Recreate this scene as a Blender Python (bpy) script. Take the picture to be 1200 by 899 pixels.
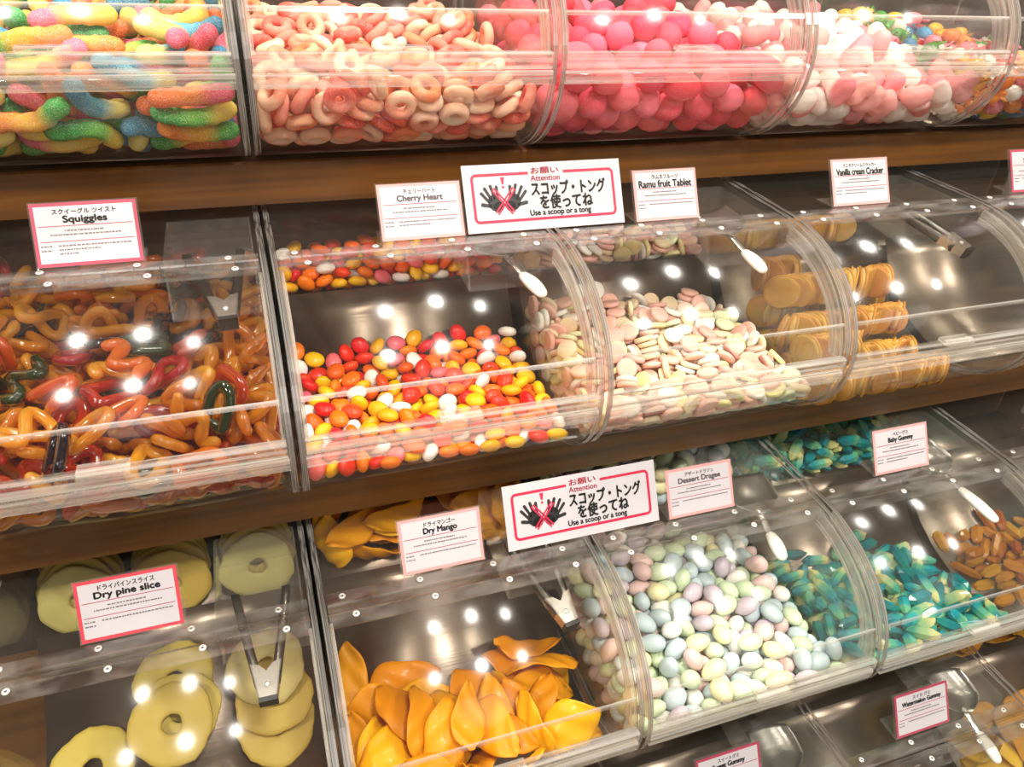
import bpy, math, random
from mathutils import Vector, Matrix, Quaternion, Euler

for o in list(bpy.data.objects):
    bpy.data.objects.remove(o)
SC = bpy.context.scene
COL = SC.collection

# ---------------------------------------------------------------- camera, world, lights, exposure
cam = bpy.data.cameras.new('camera')
cam_ob = bpy.data.objects.new('camera', cam)
COL.objects.link(cam_ob)
cam_ob.location = (0.28614, -0.8771, 0.14693)
cam_ob.rotation_euler = (Matrix.Rotation(-0.32978, 3, 'Z') @ Matrix.Rotation(-0.05445, 3, 'Y') @ Matrix.Rotation(0.99331, 3, 'X')).to_euler()
cam.sensor_width = 36.0
cam.lens = 887.4 / 1200 * 36.0
cam.clip_start = 0.02
SC.camera = cam_ob

SC.view_settings.view_transform = 'Standard'
SC.view_settings.look = 'None'
SC.view_settings.gamma = 1.0
SC.view_settings.use_curve_mapping = False
SC.view_settings.exposure = 0.16
SC.cycles.transparent_max_bounces = 48
SC.cycles.max_bounces = 14
SC.cycles.sample_clamp_indirect = 6.0

world = bpy.data.worlds.new('shop_world')
SC.world = world
world.use_nodes = True
world.node_tree.nodes['Background'].inputs[0].default_value = (1.0, 0.91, 0.80, 1)
world.node_tree.nodes['Background'].inputs[1].default_value = 0.15

def lamp(name, loc, target, power, size, color, spread=180):
    l = bpy.data.lights.new(name, 'AREA')
    l.shape = 'DISK'
    l.size = size
    l.energy = power
    l.color = color
    l.spread = math.radians(spread)
    o = bpy.data.objects.new(name, l)
    COL.objects.link(o)
    o.location = loc
    o.rotation_euler = (Vector(target) - Vector(loc)).to_track_quat('-Z', 'Y').to_euler()
    return o

WARM = (1.0, 0.945, 0.85)
for x in (-0.37, 0.68, 1.73):
    lamp('ceiling_downlight', (x, -0.04, 1.36), (x, -0.25, -0.4), 18.0, 0.24, WARM)
for x in (-0.95, 0.62, 2.2):
    lamp('aisle_downlight', (x, -1.32, 1.36), (x, -0.1, -0.4), 33.0, 0.24, WARM)
lamp('soft_front_fill', (0.7, -2.9, 1.40), (0.7, -0.1, -0.3), 36.0, 2.6, (1.0, 0.95, 0.88))  # added broad fill from the front, for soft reflections on the lids

# ---------------------------------------------------------------- helpers
def rgb(h):
    h = h.lstrip('#')
    c = [int(h[i:i + 2], 16) / 255 for i in (0, 2, 4)]
    return tuple(v / 12.92 if v <= 0.04045 else ((v + 0.055) / 1.055) ** 2.4 for v in c) + (1,)

def mesh(name, vs, fs, mat=None, smooth=False):
    m = bpy.data.meshes.new(name)
    m.from_pydata([tuple(v) for v in vs], [], fs)
    for q in (mat if isinstance(mat, (list, tuple)) else [mat] if mat else []):
        m.materials.append(q)
    if smooth:
        m.polygons.foreach_set('use_smooth', [True] * len(m.polygons))
    m.update()
    return m

def link(name, m, parent=None, **kw):
    o = bpy.data.objects.new(name, m)
    COL.objects.link(o)
    if parent:
        o.parent = parent
    for k, v in kw.items():
        o[k] = v
    return o

def thing(name, label, cat, loc=(0, 0, 0), rot=(0, 0, 0), group=None):
    o = bpy.data.objects.new(name, None)
    COL.objects.link(o)
    o.empty_display_size = 0.02
    o.location = loc
    o.rotation_euler = rot
    o['label'] = label
    o['category'] = cat
    if group:
        o['group'] = group
    return o

class MB:
    """Collects pieces of one mesh."""
    def __init__(self):
        self.vs, self.fs, self.mi = [], [], []
    def add(self, vs, fs, mi=0):
        o = len(self.vs)
        self.vs += [Vector(v) for v in vs]
        self.fs += [tuple(i + o for i in f) for f in fs]
        self.mi += ([mi] * len(fs) if isinstance(mi, int) else list(mi))
        return self
    def box(self, x0, x1, y0, y1, z0, z1, mi=0, ch=0.0):
        if ch:
            return self.prism([(y0 + ch, z0), (y1 - ch, z0), (y1, z0 + ch), (y1, z1 - ch), (y1 - ch, z1), (y0 + ch, z1), (y0, z1 - ch), (y0, z0 + ch)], x0, x1, mi)
        vs = [(x, y, z) for x in (x0, x1) for y in (y0, y1) for z in (z0, z1)]
        return self.add(vs, [(0, 1, 3, 2), (4, 6, 7, 5), (0, 4, 5, 1), (2, 3, 7, 6), (0, 2, 6, 4), (1, 5, 7, 3)], mi)
    def prism(self, prof, x0, x1, mi=0, rim=None):
        """Profile [(y, z)...] (counter-clockwise seen from +x) pushed along x; rim = material of the edge faces."""
        n = len(prof)
        vs = [(x0, y, z) for y, z in prof] + [(x1, y, z) for y, z in prof]
        fs = [tuple(range(n - 1, -1, -1)), tuple(range(n, 2 * n))]
        fs += [(i, (i + 1) % n, n + (i + 1) % n, n + i) for i in range(n)]
        return self.add(vs, fs, [mi, mi] + [mi if rim is None else rim] * n)
    def strip(self, line, th, x0, x1, mi=0, rim=None, back=None):
        """Sheet of thickness th following the (y, z) line; its thickness lies to the left of the direction of travel."""
        a = [Vector(p) for p in line]
        b = []
        for i, p in enumerate(a):
            t = (a[min(i + 1, len(a) - 1)] - a[max(i - 1, 0)]).normalized()
            b.append(p + Vector((-t.y, t.x)) * th)
        n = len(a)
        vs = [(x, q.x, q.y) for x in (x0, x1) for q in a + b]
        I = lambda s, side, i: s * 2 * n + side * n + i
        fs, mi2 = [], []
        for i in range(n - 1):
            fs += [(I(0, 0, i), I(1, 0, i), I(1, 0, i + 1), I(0, 0, i + 1)), (I(0, 1, i), I(0, 1, i + 1), I(1, 1, i + 1), I(1, 1, i))]
            mi2 += [mi, mi if back is None else back]
            fs += [(I(0, 0, i), I(0, 0, i + 1), I(0, 1, i + 1), I(0, 1, i)), (I(1, 0, i), I(1, 1, i), I(1, 1, i + 1), I(1, 0, i + 1))]
            mi2 += [mi if rim is None else rim] * 2
        fs += [(I(0, 0, 0), I(0, 1, 0), I(1, 1, 0), I(1, 0, 0)), (I(0, 0, n - 1), I(1, 0, n - 1), I(1, 1, n - 1), I(0, 1, n - 1))]
        mi2 += [mi if rim is None else rim] * 2
        return self.add(vs, fs, mi2)
    def build(self, name, mat, parent=None, smooth=False, **kw):
        m = mesh(name, self.vs, self.fs, mat, smooth)
        m.polygons.foreach_set('material_index', self.mi)
        return link(name, m, parent, **kw)

# ---------------------------------------------------------------- materials
class NT:
    def __init__(self, name):
        self.m = bpy.data.materials.new(name)
        self.m.use_nodes = True
        self.t = self.m.node_tree
        self.t.nodes.clear()
        self.out = self.t.nodes.new('ShaderNodeOutputMaterial')
    def n(self, typ, **kw):
        nd = self.t.nodes.new('ShaderNode' + typ)
        for k, v in kw.items():
            if k in nd.inputs:
                s = nd.inputs[k]
                if isinstance(v, bpy.types.NodeSocket):
                    self.t.links.new(v, s)
                else:
                    s.default_value = v
            else:
                setattr(nd, k, v)
        return nd
    def mix(self, fac, a, b):
        nd = self.t.nodes.new('ShaderNodeMixShader')
        if isinstance(fac, (int, float)):
            nd.inputs[0].default_value = fac
        else:
            self.t.links.new(fac, nd.inputs[0])
        self.t.links.new(a, nd.inputs[1])
        self.t.links.new(b, nd.inputs[2])
        return nd.outputs[0]
    def done(self, sh):
        self.t.links.new(sh, self.out.inputs['Surface'])
        return self.m

def simple(name, col, rough=0.5, metal=0.0, **kw):
    t = NT(name)
    p = t.n('BsdfPrincipled', Roughness=rough, Metallic=metal, **kw)
    p.inputs['Base Color'].default_value = rgb(col) if isinstance(col, str) else col
    return t.done(p.outputs[0])

def noise(t, scale, detail=3.0, vec=None, sx=(1, 1, 1), kind='Object'):
    tc = t.n('TexCoord')
    mp = t.n('Mapping')
    t.t.links.new(tc.outputs[kind], mp.inputs[0])
    mp.inputs['Scale'].default_value = sx
    nz = t.n('TexNoise', Scale=scale, Detail=detail)
    t.t.links.new(mp.outputs[0], nz.inputs['Vector'])
    return nz

def ramp(t, fac, stops, interp='LINEAR'):
    r = t.t.nodes.new('ShaderNodeValToRGB')
    r.color_ramp.interpolation = interp
    e = r.color_ramp.elements
    while len(e) < len(stops):
        e.new(0.5)
    for k, (pos, c) in zip(e, stops):
        k.position = pos
        k.color = rgb(c) if isinstance(c, str) else c
    t.t.links.new(fac, r.inputs[0])
    return r.outputs[0]

def acrylic(name, tint=(0.975, 0.98, 0.972, 1), rough=0.02, haze=0.0, streak=False, gloss=1.0, arc=0.0, graze=0.6):
    """Clear cast acrylic: light passes, the surface mirrors by its Fresnel term, a little of it scatters."""
    t = NT(name)
    tr = t.n('BsdfTransparent', Color=tint)
    gl = t.n('BsdfGlossy', Roughness=rough, Color=(1, 1, 1, 1))
    body = tr.outputs[0]
    if haze:
        d = t.n('BsdfDiffuse', Color=(0.92, 0.90, 0.86, 1))
        l = t.n('BsdfTranslucent', Color=(0.92, 0.90, 0.86, 1))
        sc = t.mix(0.5, d.outputs[0], l.outputs[0])
        if streak:
            nz = noise(t, 1.0, 2.0, sx=streak)
            if arc:
                # streaks that follow the bent edge: noise over the distance from the arc's centre and over x
                tc = t.n('TexCoord')
                sp = t.n('SeparateXYZ')
                t.t.links.new(tc.outputs['Object'], sp.inputs[0])
                def lin(sock, off, k):
                    nd = t.n('Math', operation='ADD')
                    t.t.links.new(sock, nd.inputs[0])
                    nd.inputs[1].default_value = off
                    m2 = t.n('Math', operation='MULTIPLY')
                    t.t.links.new(nd.outputs[0], m2.inputs[0])
                    m2.inputs[1].default_value = k
                    return m2.outputs[0]
                cy = t.n('CombineXYZ')
                t.t.links.new(lin(sp.outputs[1], -0.02, 1 / 0.151), cy.inputs[1])
                t.t.links.new(lin(sp.outputs[2], -0.104, 1 / 0.12), cy.inputs[2])
                ln = t.n('VectorMath', operation='LENGTH')
                t.t.links.new(cy.outputs[0], ln.inputs[0])
                cv = t.n('CombineXYZ')
                t.t.links.new(lin(ln.outputs['Value'], 0, arc), cv.inputs[0])
                t.t.links.new(lin(sp.outputs[0], 0, 900), cv.inputs[1])
                t.t.links.new(lin(sp.outputs[2], 0, 9), cv.inputs[2])
                t.t.links.new(cv.outputs[0], nz.inputs['Vector'])
            mr = t.n('MapRange')
            t.t.links.new(nz.outputs[0], mr.inputs[0])
            for i, v in enumerate((0.38, 0.66, haze * 0.25, min(0.95, haze * 1.9))):
                mr.inputs[i + 1].default_value = v
            body = t.mix(mr.outputs[0], body, sc)
        else:
            body = t.mix(haze, body, sc)
    lw = t.n('LayerWeight', Blend=0.5)
    pw = t.n('Math', operation='POWER')
    t.t.links.new(lw.outputs['Facing'], pw.inputs[0])
    pw.inputs[1].default_value = 5.0
    mu = t.n('Math', operation='MULTIPLY_ADD')
    t.t.links.new(pw.outputs[0], mu.inputs[0])
    mu.inputs[1].default_value = graze
    mu.inputs[2].default_value = 0.03 * gloss
    return t.done(t.mix(mu.outputs[0], body, gl.outputs[0]))

M_CLEAR = acrylic('clear_acrylic', haze=0.012, graze=0.4)
M_LID = acrylic('curved_lid_acrylic', rough=0.16, haze=0.008, gloss=1.25)
M_INNER = acrylic('lid_inner_face', tint=(0.99, 0.99, 0.985, 1), haze=0.0, gloss=0.0, graze=0.2)
M_EDGE = acrylic('acrylic_cut_edge', tint=(0.40, 0.33, 0.27, 1), rough=0.10, haze=0.20, streak=(1, 1, 1), arc=13.0, gloss=2.0)
M_RIB = acrylic('acrylic_end_rib', tint=(0.92, 0.89, 0.85, 1), rough=0.10, haze=0.34, streak=(1, 1, 1), arc=46.0, gloss=1.6)
M_BAR = acrylic('acrylic_lip_bar', tint=(0.96, 0.95, 0.92, 1), rough=0.08, haze=0.23, streak=(4, 160, 300), gloss=1.5)
M_HINGE = acrylic('acrylic_hinge', tint=(0.92, 0.91, 0.9, 1), rough=0.08, haze=0.045, streak=(25, 60, 60), gloss=2.6)
M_TRAY = acrylic('acrylic_tool_tray', rough=0.03, haze=0.05)
M_RIVET = simple('steel_rivet', '#e6e2dc', 0.3, 0.6)
M_RIVETC = simple('rivet_centre', '#6a625a', 0.4, 0.8)

def steel(name, col, rough, sx):
    t = NT(name)
    nz = noise(t, 1.0, 2.0, sx=sx)
    b = t.n('Bump', Strength=0.22, Distance=0.0006)
    t.t.links.new(nz.outputs[0], b.inputs['Height'])
    p = t.n('BsdfPrincipled', Roughness=rough, Metallic=0.85)
    p.inputs['Base Color'].default_value = rgb(col)
    t.t.links.new(b.outputs[0], p.inputs['Normal'])
    return t.done(p.outputs[0])

M_LINER = steel('brushed_steel_liner', '#83756a', 0.32, (8, 420, 420))
M_ARM = steel('dark_tool_steel', '#6b6863', 0.25, (60, 60, 60))
M_TOOL = steel('polished_tool_steel', '#c9c6c0', 0.22, (60, 60, 60))
M_SCOOP = steel('scoop_steel', '#a39e98', 0.30, (60, 300, 60))
M_GRIP = simple('white_plastic_grip', '#eceae2', 0.35)
M_BLACK = simple('black_rubber', '#1a1715', 0.5)

def wood(name, a, b, rough):
    t = NT(name)
    nz = noise(t, 1.0, 6.0, sx=(3.0, 60, 90))
    c = ramp(t, nz.outputs[0], [(0.3, a), (0.72, b)])
    p = t.n('BsdfPrincipled', Roughness=rough)
    t.t.links.new(c, p.inputs['Base Color'])
    p.inputs['Coat Weight'].default_value = 0.25
    p.inputs['Coat Roughness'].default_value = 0.2
    return t.done(p.outputs[0])

M_WOOD = wood('brown_shelf_wood', '#432606', '#6e430c', 0.42)
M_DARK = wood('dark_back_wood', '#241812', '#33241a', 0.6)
M_FLOOR = wood('shop_floor_boards', '#6a5a49', '#85745f', 0.5)
M_PLASTER = simple('painted_plaster', '#b8ab9c', 0.8)

def candy(name, col, rough=0.35, trans=0.25, clear=0.0, coat=0.0, bump=None, spk=0.0, grad=None, var=0.06, glass=0.0):
    """Sweet: coloured body with some light let through; bump = (scale, strength) of sugar grains; grad = colour stops along the sweet."""
    t = NT(name)
    if grad:
        tc = t.n('TexCoord')
        sp = t.n('SeparateXYZ')
        t.t.links.new(tc.outputs['Generated'], sp.inputs[0])
        c = ramp(t, sp.outputs[0], grad)
    else:
        oi = t.n('ObjectInfo')
        hs = t.n('HueSaturation', Color=rgb(col))
        mr = t.n('MapRange')
        t.t.links.new(oi.outputs['Random'], mr.inputs[0])
        mr.inputs[3].default_value, mr.inputs[4].default_value = 1 - var, 1 + var
        t.t.links.new(mr.outputs[0], hs.inputs['Value'])
        m2 = t.n('MapRange')
        t.t.links.new(oi.outputs['Random'], m2.inputs[0])
        m2.inputs[3].default_value, m2.inputs[4].default_value = 0.5 - var * 0.15, 0.5 + var * 0.15
        t.t.links.new(m2.outputs[0], hs.inputs['Hue'])
        c = hs.outputs[0]
    p = t.n('BsdfPrincipled', Roughness=rough)
    p.inputs['Coat Weight'].default_value = coat
    p.inputs['Coat Roughness'].default_value = 0.15
    p.inputs['Transmission Weight'].default_value = glass
    p.inputs['IOR'].default_value = 1.40
    if bump:
        nz = noise(t, bump[0], 1.5)
        if spk:
            k = ramp(t, nz.outputs[0], [(0.5, (0, 0, 0, 1)), (0.72, (spk, spk, spk, 1))])
            mx = t.n('Mix', data_type='RGBA')
            t.t.links.new(k, mx.inputs[0])
            t.t.links.new(c, mx.inputs[6])
            mx.inputs[7].default_value = (1, 0.97, 0.93, 1)
            c = mx.outputs[2]
        b = t.n('Bump', Strength=bump[1], Distance=0.001)
        t.t.links.new(nz.outputs[0], b.inputs['Height'])
        t.t.links.new(b.outputs[0], p.inputs['Normal'])
    t.t.links.new(c, p.inputs['Base Color'])
    sh = p.outputs[0]
    if trans:
        l = t.n('BsdfTranslucent')
        t.t.links.new(c, l.inputs['Color'])
        sh = t.mix(trans, sh, l.outputs[0])
    if clear:
        tr = t.n('BsdfTransparent')
        t.t.links.new(c, tr.inputs['Color'])
        lw = t.n('LayerWeight', Blend=0.35)
        mr = t.n('MapRange')
        t.t.links.new(lw.outputs['Facing'], mr.inputs[0])
        mr.inputs[3].default_value, mr.inputs[4].default_value = clear, clear * 0.1
        sh = t.mix(mr.outputs[0], sh, tr.outputs[0])
    return t.done(sh)

# ---------------------------------------------------------------- shapes
W = 0.30                      # pitch of the bins along the wall
ZC = 0.104                    # height of the widest point of a bin above its base
ROW_OFF = [(0.0, 0.0), (-0.1904, -0.2837), (-0.3716, -0.5764), (-0.5547, -0.8678)]
XI0, XI1 = 0.0075, 0.2905     # clear inside of a bin

def outer(t, d=0.0):
    """Point of the bin's side profile; t from -90 (base) over 0 (front) to 90 (hinge); d = inset."""
    a = math.radians(t)
    if t >= 0:
        return (0.02 - (0.151 - d) * math.cos(a), (0.12 - d) * math.sin(a) + ZC)
    return (-(0.131 - d) * math.cos(a), (0.104 - d) * math.sin(a) + ZC)

LINER = {'slope': [(0.222, 0.100), (0.16, 0.078), (0.09, 0.050), (0.03, 0.026), (-0.02, 0.010), (-0.05, 0.007)],
         'scoop': [(0.158, 0.118), (0.143, 0.094), (0.122, 0.066), (0.096, 0.043), (0.064, 0.025), (0.030, 0.013), (-0.005, 0.007), (-0.03, 0.007)]}
TRAY = [(0.232, 0.108), (0.161, 0.098)]

def tube(pts, rad, seg=10, closed=False, flat=1.0):
    """Rounded tube along pts (Vectors); rad a number or list; flat squeezes it along z."""
    pts = [Vector(p) for p in pts]
    n = len(pts)
    rr = rad if isinstance(rad, (list, tuple)) else [rad] * n
    vs, fs = [], []
    up = Vector((0, 0, 1))
    def frame(i):
        if closed:
            t = pts[(i + 1) % n] - pts[(i - 1) % n]
        else:
            t = pts[min(i + 1, n - 1)] - pts[max(i - 1, 0)]
        t.normalize()
        s = t.cross(up)
        if s.length < 1e-4:
            s = t.cross(Vector((0, 1, 0)))
        s.normalize()
        return t, s, s.cross(t)
    rings = []
    if not closed:
        t, s, u = frame(0)
        ext = [(pts[0] - t * rr[0] * math.sin(a), rr[0] * math.cos(a), 0) for a in (1.35, 0.9, 0.45)]
        ext += [(p, r, i) for i, (p, r) in enumerate(zip(pts, rr))]
        t, s, u = frame(n - 1)
        ext += [(pts[-1] + t * rr[-1] * math.sin(a), rr[-1] * math.cos(a), n - 1) for a in (0.45, 0.9, 1.35)]
    else:
        ext = [(p, r, i) for i, (p, r) in enumerate(zip(pts, rr))]
    for p, r, i in ext:
        t, s, u = frame(i)
        for k in range(seg):
            a = 2 * math.pi * k / seg
            q = s * math.cos(a) * r + u * math.sin(a) * r
            q.z *= flat
            vs.append(p + q)
    m = len(ext)
    for i in range(m if closed else m - 1):
        j = (i + 1) % m
        for k in range(seg):
            l = (k + 1) % seg
            fs.append((i * seg + k, i * seg + l, j * seg + l, j * seg + k))
    if not closed:
        fs.append(tuple(range(seg - 1, -1, -1)))
        fs.append(tuple((m - 1) * seg + k for k in range(seg)))
    return vs, fs

def ellipsoid(a, b, c, nu=14, nv=8, e=1.0, bump=None):
    vs, fs = [Vector((0, 0, -c))], []
    for i in range(1, nv):
        ph = -math.pi / 2 + math.pi * i / nv
        cp, sp = abs(math.cos(ph)) ** e, math.copysign(abs(math.sin(ph)) ** e, math.sin(ph))
        for k in range(nu):
            th = 2 * math.pi * k / nu
            v = Vector((a * cp * math.cos(th), b * cp * math.sin(th), c * sp))
            vs.append(bump(v) if bump else v)
    vs.append(Vector((0, 0, c)))
    for k in range(nu):
        fs.append((0, 1 + (k + 1) % nu, 1 + k))
        for i in range(nv - 2):
            p, q = 1 + i * nu, 1 + (i + 1) * nu
            fs.append((p + k, p + (k + 1) % nu, q + (k + 1) % nu, q + k))
        p = 1 + (nv - 2) * nu
        fs.append((p + k, p + (k + 1) % nu, len(vs) - 1))
    return vs, fs

def lathe(prof, seg=20, closed=False, wob=None):
    """Profile [(r, z)...] turned round z; wob(angle, r, z) -> (r, z)."""
    vs, fs = [], []
    n = len(prof)
    for k in range(seg):
        a = 2 * math.pi * k / seg
        for r, z in prof:
            if wob:
                r, z = wob(a, r, z)
            vs.append(Vector((r * math.cos(a), r * math.sin(a), z)))
    for k in range(seg):
        l = (k + 1) % seg
        for i in range(n if closed else n - 1):
            j = (i + 1) % n
            fs.append((k * n + i, l * n + i, l * n + j, k * n + j))
    if not closed:
        fs.append(tuple(k * n for k in range(seg - 1, -1, -1)))
        fs.append(tuple(k * n + n - 1 for k in range(seg)))
    return vs, fs

def sheet(nu, nv, f, th):
    """Closed curved slab: f(u, v) -> point, u and v in 0..1, thickness th along z."""
    vs, fs = [], []
    for s in (-1, 1):
        for i in range(nu + 1):
            for j in range(nv + 1):
                u, v = i / nu, j / nv
                e = max(0.18, min(1.0, 6 * min(u, 1 - u) + 0.1, 6 * min(v, 1 - v) + 0.1))
                vs.append(Vector(f(u, v)) + Vector((0, 0, s * th * 0.5 * e)))
    n = (nu + 1) * (nv + 1)
    I = lambda i, j: i * (nv + 1) + j
    for i in range(nu):
        for j in range(nv):
            fs.append((I(i, j), I(i, j + 1), I(i + 1, j + 1), I(i + 1, j)))
            fs.append((n + I(i, j), n + I(i + 1, j), n + I(i + 1, j + 1), n + I(i, j + 1)))
    rim = [I(i, 0) for i in range(nu)] + [I(nu, j) for j in range(nv)] + [I(i, nv) for i in range(nu, 0, -1)] + [I(0, j) for j in range(nv, 0, -1)]
    for a, b in zip(rim, rim[1:] + rim[:1]):
        fs.append((a, b, n + b, n + a))
    return vs, fs

def arc_pts(fn, n):
    return [Vector(fn(i / (n - 1))) for i in range(n)]

def shape(kind, var=0):
    R = random.Random(kind + str(var))
    if kind == 'sour_worm':
        bend, w2 = [(0.9, 0.0), (1.5, 0.0), (0.5, 0.9), (0.3, -1.1)][var % 4]
        pts, a, p = [], -bend / 2, Vector((0, 0, 0))
        N = 12
        for i in range(N):
            pts.append(p.copy())
            a += bend / N + w2 * math.cos(2 * math.pi * i / N) * 0.35
            p = p + Vector((math.cos(a), math.sin(a), 0)) * 0.0056
        c = sum(pts, Vector()) / N
        rr = [0.0086 * (1 + 0.07 * math.sin(i * 2.6)) for i in range(N)]
        return tube([q - c for q in pts], rr, 10)
    if kind == 'peach_ring':
        pts = arc_pts(lambda t: (0.0105 * math.cos(2 * math.pi * t * 17 / 18), 0.0105 * math.sin(2 * math.pi * t * 17 / 18), 0), 18)
        return tube(pts, 0.0058, 9, closed=True, flat=1.0)
    if kind == 'jelly_egg':
        k = [(0.0215, 0.0165, 0.0165), (0.018, 0.0165, 0.016), (0.025, 0.0165, 0.016)][var % 3]
        return ellipsoid(*k, 16, 10, bump=lambda v: Vector((v.x, v.y * (1 - 4.5 * v.x), v.z * (1 - 4.5 * v.x))))
    if kind == 'marshmallow_heart':
        def hb(v):
            # heart seen along z: cleft at +y, point at -y
            y = v.y + 0.16 * abs(v.x) - 0.004 * math.exp(-(v.x / 0.006) ** 2) * (1 if v.y > 0 else 0)
            s = 1.0 if v.y > 0 else 1 + 0.55 * v.y / 0.018
            return Vector((v.x * max(0.42, s), y, v.z))
        return ellipsoid(0.021, 0.0185, 0.0125, 20, 10, 0.85, hb)
    if kind == 'wrapped_sweet':
        vs, fs = ellipsoid(0.014, 0.011, 0.010, 12, 8, 0.8)
        for s in (-1, 1):
            f = lambda u, v: (s * (0.011 + 0.012 * u), (v - 0.5) * (0.006 + 0.016 * u), 0.0022 * math.sin(v * 14) * u)
            v2, f2 = sheet(3, 8, f, 0.0012)
            o = len(vs)
            vs += v2
            fs += [tuple(i + o for i in q) for q in f2]
        return vs, fs
    if kind == 'squiggle_gummy':
        v = var % 3
        if v == 0:
            pts = arc_pts(lambda t: ((t - 0.5) * 0.050, 0.0125 * math.sin(t * 10.6), 0.002 * math.sin(9 * t)), 24)
            return tube(pts, [0.0060 + 0.0009 * math.sin(1.3 * i) for i in range(24)], 9, flat=0.85)
        if v == 1:
            pts = arc_pts(lambda t: (0.0215 * math.sin(2 * math.pi * t * 23 / 24), 0.0135 * math.sin(4 * math.pi * t * 23 / 24), 0.0056 * math.cos(2 * math.pi * t * 23 / 24)), 24)
            return tube(pts, 0.0056, 9, closed=True, flat=0.9)
        pts = arc_pts(lambda t: (0.0190 * math.cos(2 * math.pi * t * 23 / 24) * (1 + 0.22 * math.cos(6 * math.pi * t * 23 / 24)), 0.0150 * math.sin(2 * math.pi * t * 23 / 24) * (1 + 0.28 * math.cos(4 * math.pi * t * 23 / 24)), 0), 24)
        return tube(pts, 0.0060, 9, closed=True, flat=0.85)
    if kind == 'jelly_bean':
        return ellipsoid(0.0122, 0.0098, 0.0064, 14, 8, 0.92, lambda v: Vector((v.x, v.y + 6.0 * v.x * v.x - 0.0004, v.z)))
    if kind == 'tablet_disc':
        return lathe([(0.0001, -0.0031), (0.0108, -0.0029), (0.0121, -0.0021), (0.0124, 0), (0.0121, 0.0021), (0.0108, 0.0029), (0.0001, 0.0031)], 20)
    if kind == 'sugared_almond':
        k = [(0.0162, 0.0112, 0.0096), (0.0145, 0.0114, 0.0102), (0.0155, 0.0120, 0.0094)][var % 3]
        return ellipsoid(*k, 16, 10, bump=lambda v: Vector((v.x, v.y * (1 - 9 * v.x), v.z * (1 - 7 * v.x))))
    if kind == 'bar_gummy':
        L, w, h = [(0.0185, 0.0086, 0.0068), (0.0160, 0.0092, 0.0070), (0.0210, 0.0080, 0.0066)][var % 3]
        vs, fs = [], []
        for x, k in ((-1, 0.40), (-0.62, 0.98), (0.55, 1.0), (1, 0.45)):
            for i in range(6):
                a = math.pi * i / 3 + 0.26
                vs.append(Vector((x * L + 0.002 * math.cos(a * 2 + var), w * k * math.cos(a), h * k * math.sin(a))))
        for i in range(3):
            for j in range(6):
                fs.append((i * 6 + j, i * 6 + (j + 1) % 6, (i + 1) * 6 + (j + 1) % 6, (i + 1) * 6 + j))
        fs += [tuple(range(5, -1, -1)), tuple(range(18, 24))]
        return vs, fs
    if kind == 'pineapple_ring':
        w1, w2, w3 = R.uniform(0, 6), R.uniform(0, 6), R.uniform(0, 6)
        def wob(a, r, z):
            k = 1 + 0.035 * math.sin(3 * a + w1) + 0.02 * math.sin(7 * a + w2) + 0.012 * math.sin(17 * a)
            rr = r * k
            return rr, z * (1 + 0.12 * math.sin(5 * a + w2)) + 0.0022 * math.sin(2 * a + w3) * r / 0.04
        return lathe([(0.0105, -0.0016), (0.014, -0.0030), (0.024, -0.0026), (0.036, -0.0031), (0.0408, -0.0022), (0.042, 0), (0.0408, 0.0022), (0.036, 0.0031), (0.024, 0.0025), (0.014, 0.0030), (0.0105, 0.0016), (0.0098, 0)], 36, closed=True, wob=wob)
    if kind == 'mango_slice':
        c1, c2, tw = R.uniform(3, 9), R.uniform(-7, 6), R.uniform(-0.7, 0.7)
        L, wd = R.uniform(0.038, 0.050), R.uniform(0.018, 0.026)
        p1, p2 = R.uniform(0, 6), R.uniform(0, 6)
        def f(u, v):
            x = (u - 0.5) * 2
            wv = wd * (1 - 0.75 * abs(x) ** 2.6) * (1 + 0.13 * math.sin(6 * u + p1))
            y = (v - 0.5) * 2 * wv + 0.006 * math.sin(3 * u + p2)
            X = x * L * (1 - 0.10 * (2 * v - 1) ** 2)
            return (X, y, -c1 * X * X + c2 * y * y + tw * X * y * 18 + 0.0016 * math.sin(16 * u + 9 * v + p1))
        return sheet(14, 10, f, 0.0036)
    if kind == 'cracker':
        vs, fs = [], []
        def wob(a, r, z):
            return r * (1 + (0.018 * math.cos(28 * a) if r > 0.021 else 0)), z
        for z0, z1, rr, s in ((-0.0056, -0.0016, 0.0225, 56), (0.0016, 0.0056, 0.0225, 56)):
            v2, f2 = lathe([(0.0002, z0), (0.0190, z0), (0.0214, z0 + 0.0007), (rr, (z0 + z1) / 2), (0.0214, z1 - 0.0007), (0.0190, z1), (0.0002, z1)], s, wob=wob)
            o = len(vs)
            vs += v2
            fs += [tuple(i + o for i in q) for q in f2]
        return vs, fs
    if kind == 'cracker_cream':
        return lathe([(0.0002, -0.0018), (0.0198, -0.0018), (0.0206, 0), (0.0198, 0.0018), (0.0002, 0.0018)], 28)
    raise KeyError(kind)

NVAR = {'sour_worm': 4, 'peach_ring': 1, 'jelly_egg': 3, 'marshmallow_heart': 1, 'wrapped_sweet': 1, 'squiggle_gummy': 3, 'jelly_bean': 1,
        'tablet_disc': 1, 'sugared_almond': 3, 'bar_gummy': 3, 'pineapple_ring': 4, 'mango_slice': 8}
# ---------------------------------------------------------------- room
FLOOR_Z = -1.42
MB().box(-3, 5, -4.0, 1.2, FLOOR_Z - 0.05, FLOOR_Z).build('floor', M_FLOOR, kind='structure')
MB().box(-3, 5, 0.62, 0.72, FLOOR_Z, 1.6).build('wall_back', M_PLASTER, kind='structure')
MB().box(-3, 5, -4.0, 0.72, 1.6, 1.66).build('ceiling', M_PLASTER, kind='structure')

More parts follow.
